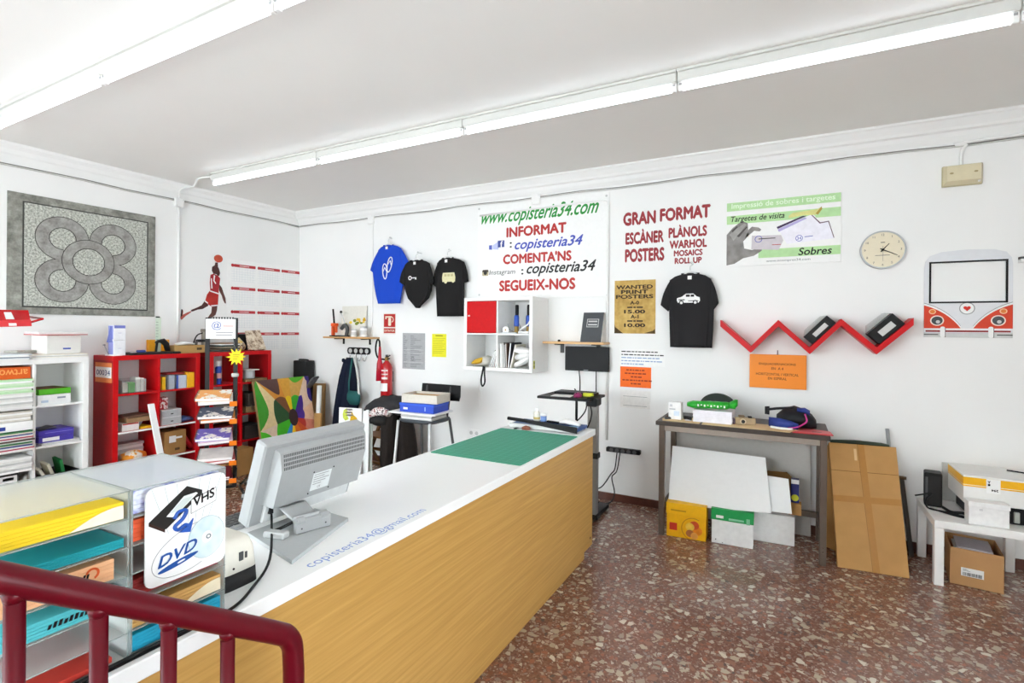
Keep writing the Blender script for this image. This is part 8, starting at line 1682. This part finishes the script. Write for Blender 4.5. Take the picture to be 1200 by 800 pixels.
MB().lathe([(.03, 0), (.034, .008), (.034, .03), (.026, .036)], LGREY, (B.x + n_.x * .05, B.y + n_.y * .05, onX(276.5, 441, -4.92).z), 16).build('clamp_collar', t)
# shelves of the stand with notebooks
lev = [onX(270, 466, -4.95).z, onX(270, 486, -4.95).z, onX(270, 510.5, -4.95).z, onX(270, 533, -4.95).z, onX(270, 553, -4.95).z]
books = [(('#e9a35a', '#f2efe8', 'top orange covered notebook on the first shelf of the notebook stand', 'lower white covered notebook on the first shelf of the notebook stand')),
         (('#4b5468', '#e88a3a', 'slate covered notebook on the second shelf of the notebook stand', 'orange covered notebook under the slate one on the second shelf')),
         (('#6f62b8', '#d9b8cc', 'violet covered notebook on the third shelf of the notebook stand', 'pink-white notebook under the violet one on the third shelf')),
         (('#d9d4cf', '#c05a5a', 'pale grey notebook on the fourth shelf of the notebook stand', 'red-edged notebook under the pale one on the fourth shelf')),
         (('#7a1f26', '#5a1a1e', 'dark red folder on the lowest shelf of the notebook stand', 'darker red folder under the other on the lowest shelf'))]
yaw = math.degrees(math.atan2(dv.y, dv.x))
for i, z in enumerate(lev):
    Ml = Matrix.Translation(ctr + n_ * .125 + Vector((0, 0, z - .005))) @ Matrix.Rotation(R(yaw), 4, 'Z') @ Matrix.Rotation(R(17), 4, 'X')
    b = MB(Ml); w2 = wS / 2 + .02
    for u in (-w2, -w2 * .33, w2 * .33, w2): b.tube([(u, -.10, -.006), (u, .14, -.006)], .004, BK, 6)
    for v in (-.10, .02, .14): b.tube([(-w2, v, -.006), (w2, v, -.006)], .004, BK, 6)
    b.tube([(w2, -.10, -.006), (w2 + .004, -.11, .05), (w2, .03, .08), (w2, .14, -.006)], .004, BK, 6)
    tr = b.build('wire_shelf', t)
    MB(Ml).box(w2 - .055, w2 + .01, -.118, -.112, -.02, .03, ORANGE, .001).build('price_ticket', tr)
    c1, c2_, l1, l2 = books[i]; th = .030 if i < 4 else .02
    for k, (c_, lb) in enumerate(((c2_, l2), (c1, l1))):
        Mb = Ml @ Matrix.Translation((-.03 - .015 * k + (.02 if i % 2 else 0), -.0 + .01 * k, .0002 + (th + .001) * k)) @ Matrix.Rotation(R(4 - 7 * k + i), 4, 'Z')
        tb = thing('notebook', lb, 'notebook', tuple(Mb.translation), 0, 'notebooks on the stand')
        pg = MB(Mb); pg.box(-.15, .135, -.103, .103, .0028, th - .0028, WPAPER, .001); pg.build('pages', tb)
        cv_ = MB(Mb); cv_.box(-.152, .14, -.106, .106, 0, .0026, mat(c_, .4), .001); cv_.box(-.152, .14, -.106, .106, th - .0026, th, (node_mat('printed_cover', _speckle([(0.40, c_), (0.52, c_), (0.56, '#f1ece4'), (0.64, '#f1ece4'), (0.68, c_)], 7, .4)) if k == 1 and i < 3 else mat(c_, .4, noise=.12, scale=14)), .001); cv_.build('cover', tb)
        sp_ = MB(Mb)
        for q in range(12): sp_.ring((0, 0), th * .52, th * .60, -.0012, .0012, DGREY, Matrix.Translation((-.147, -.09 + .0164 * q, th / 2)) @ BACK, n=10)
        sp_.build('spiral', tb)
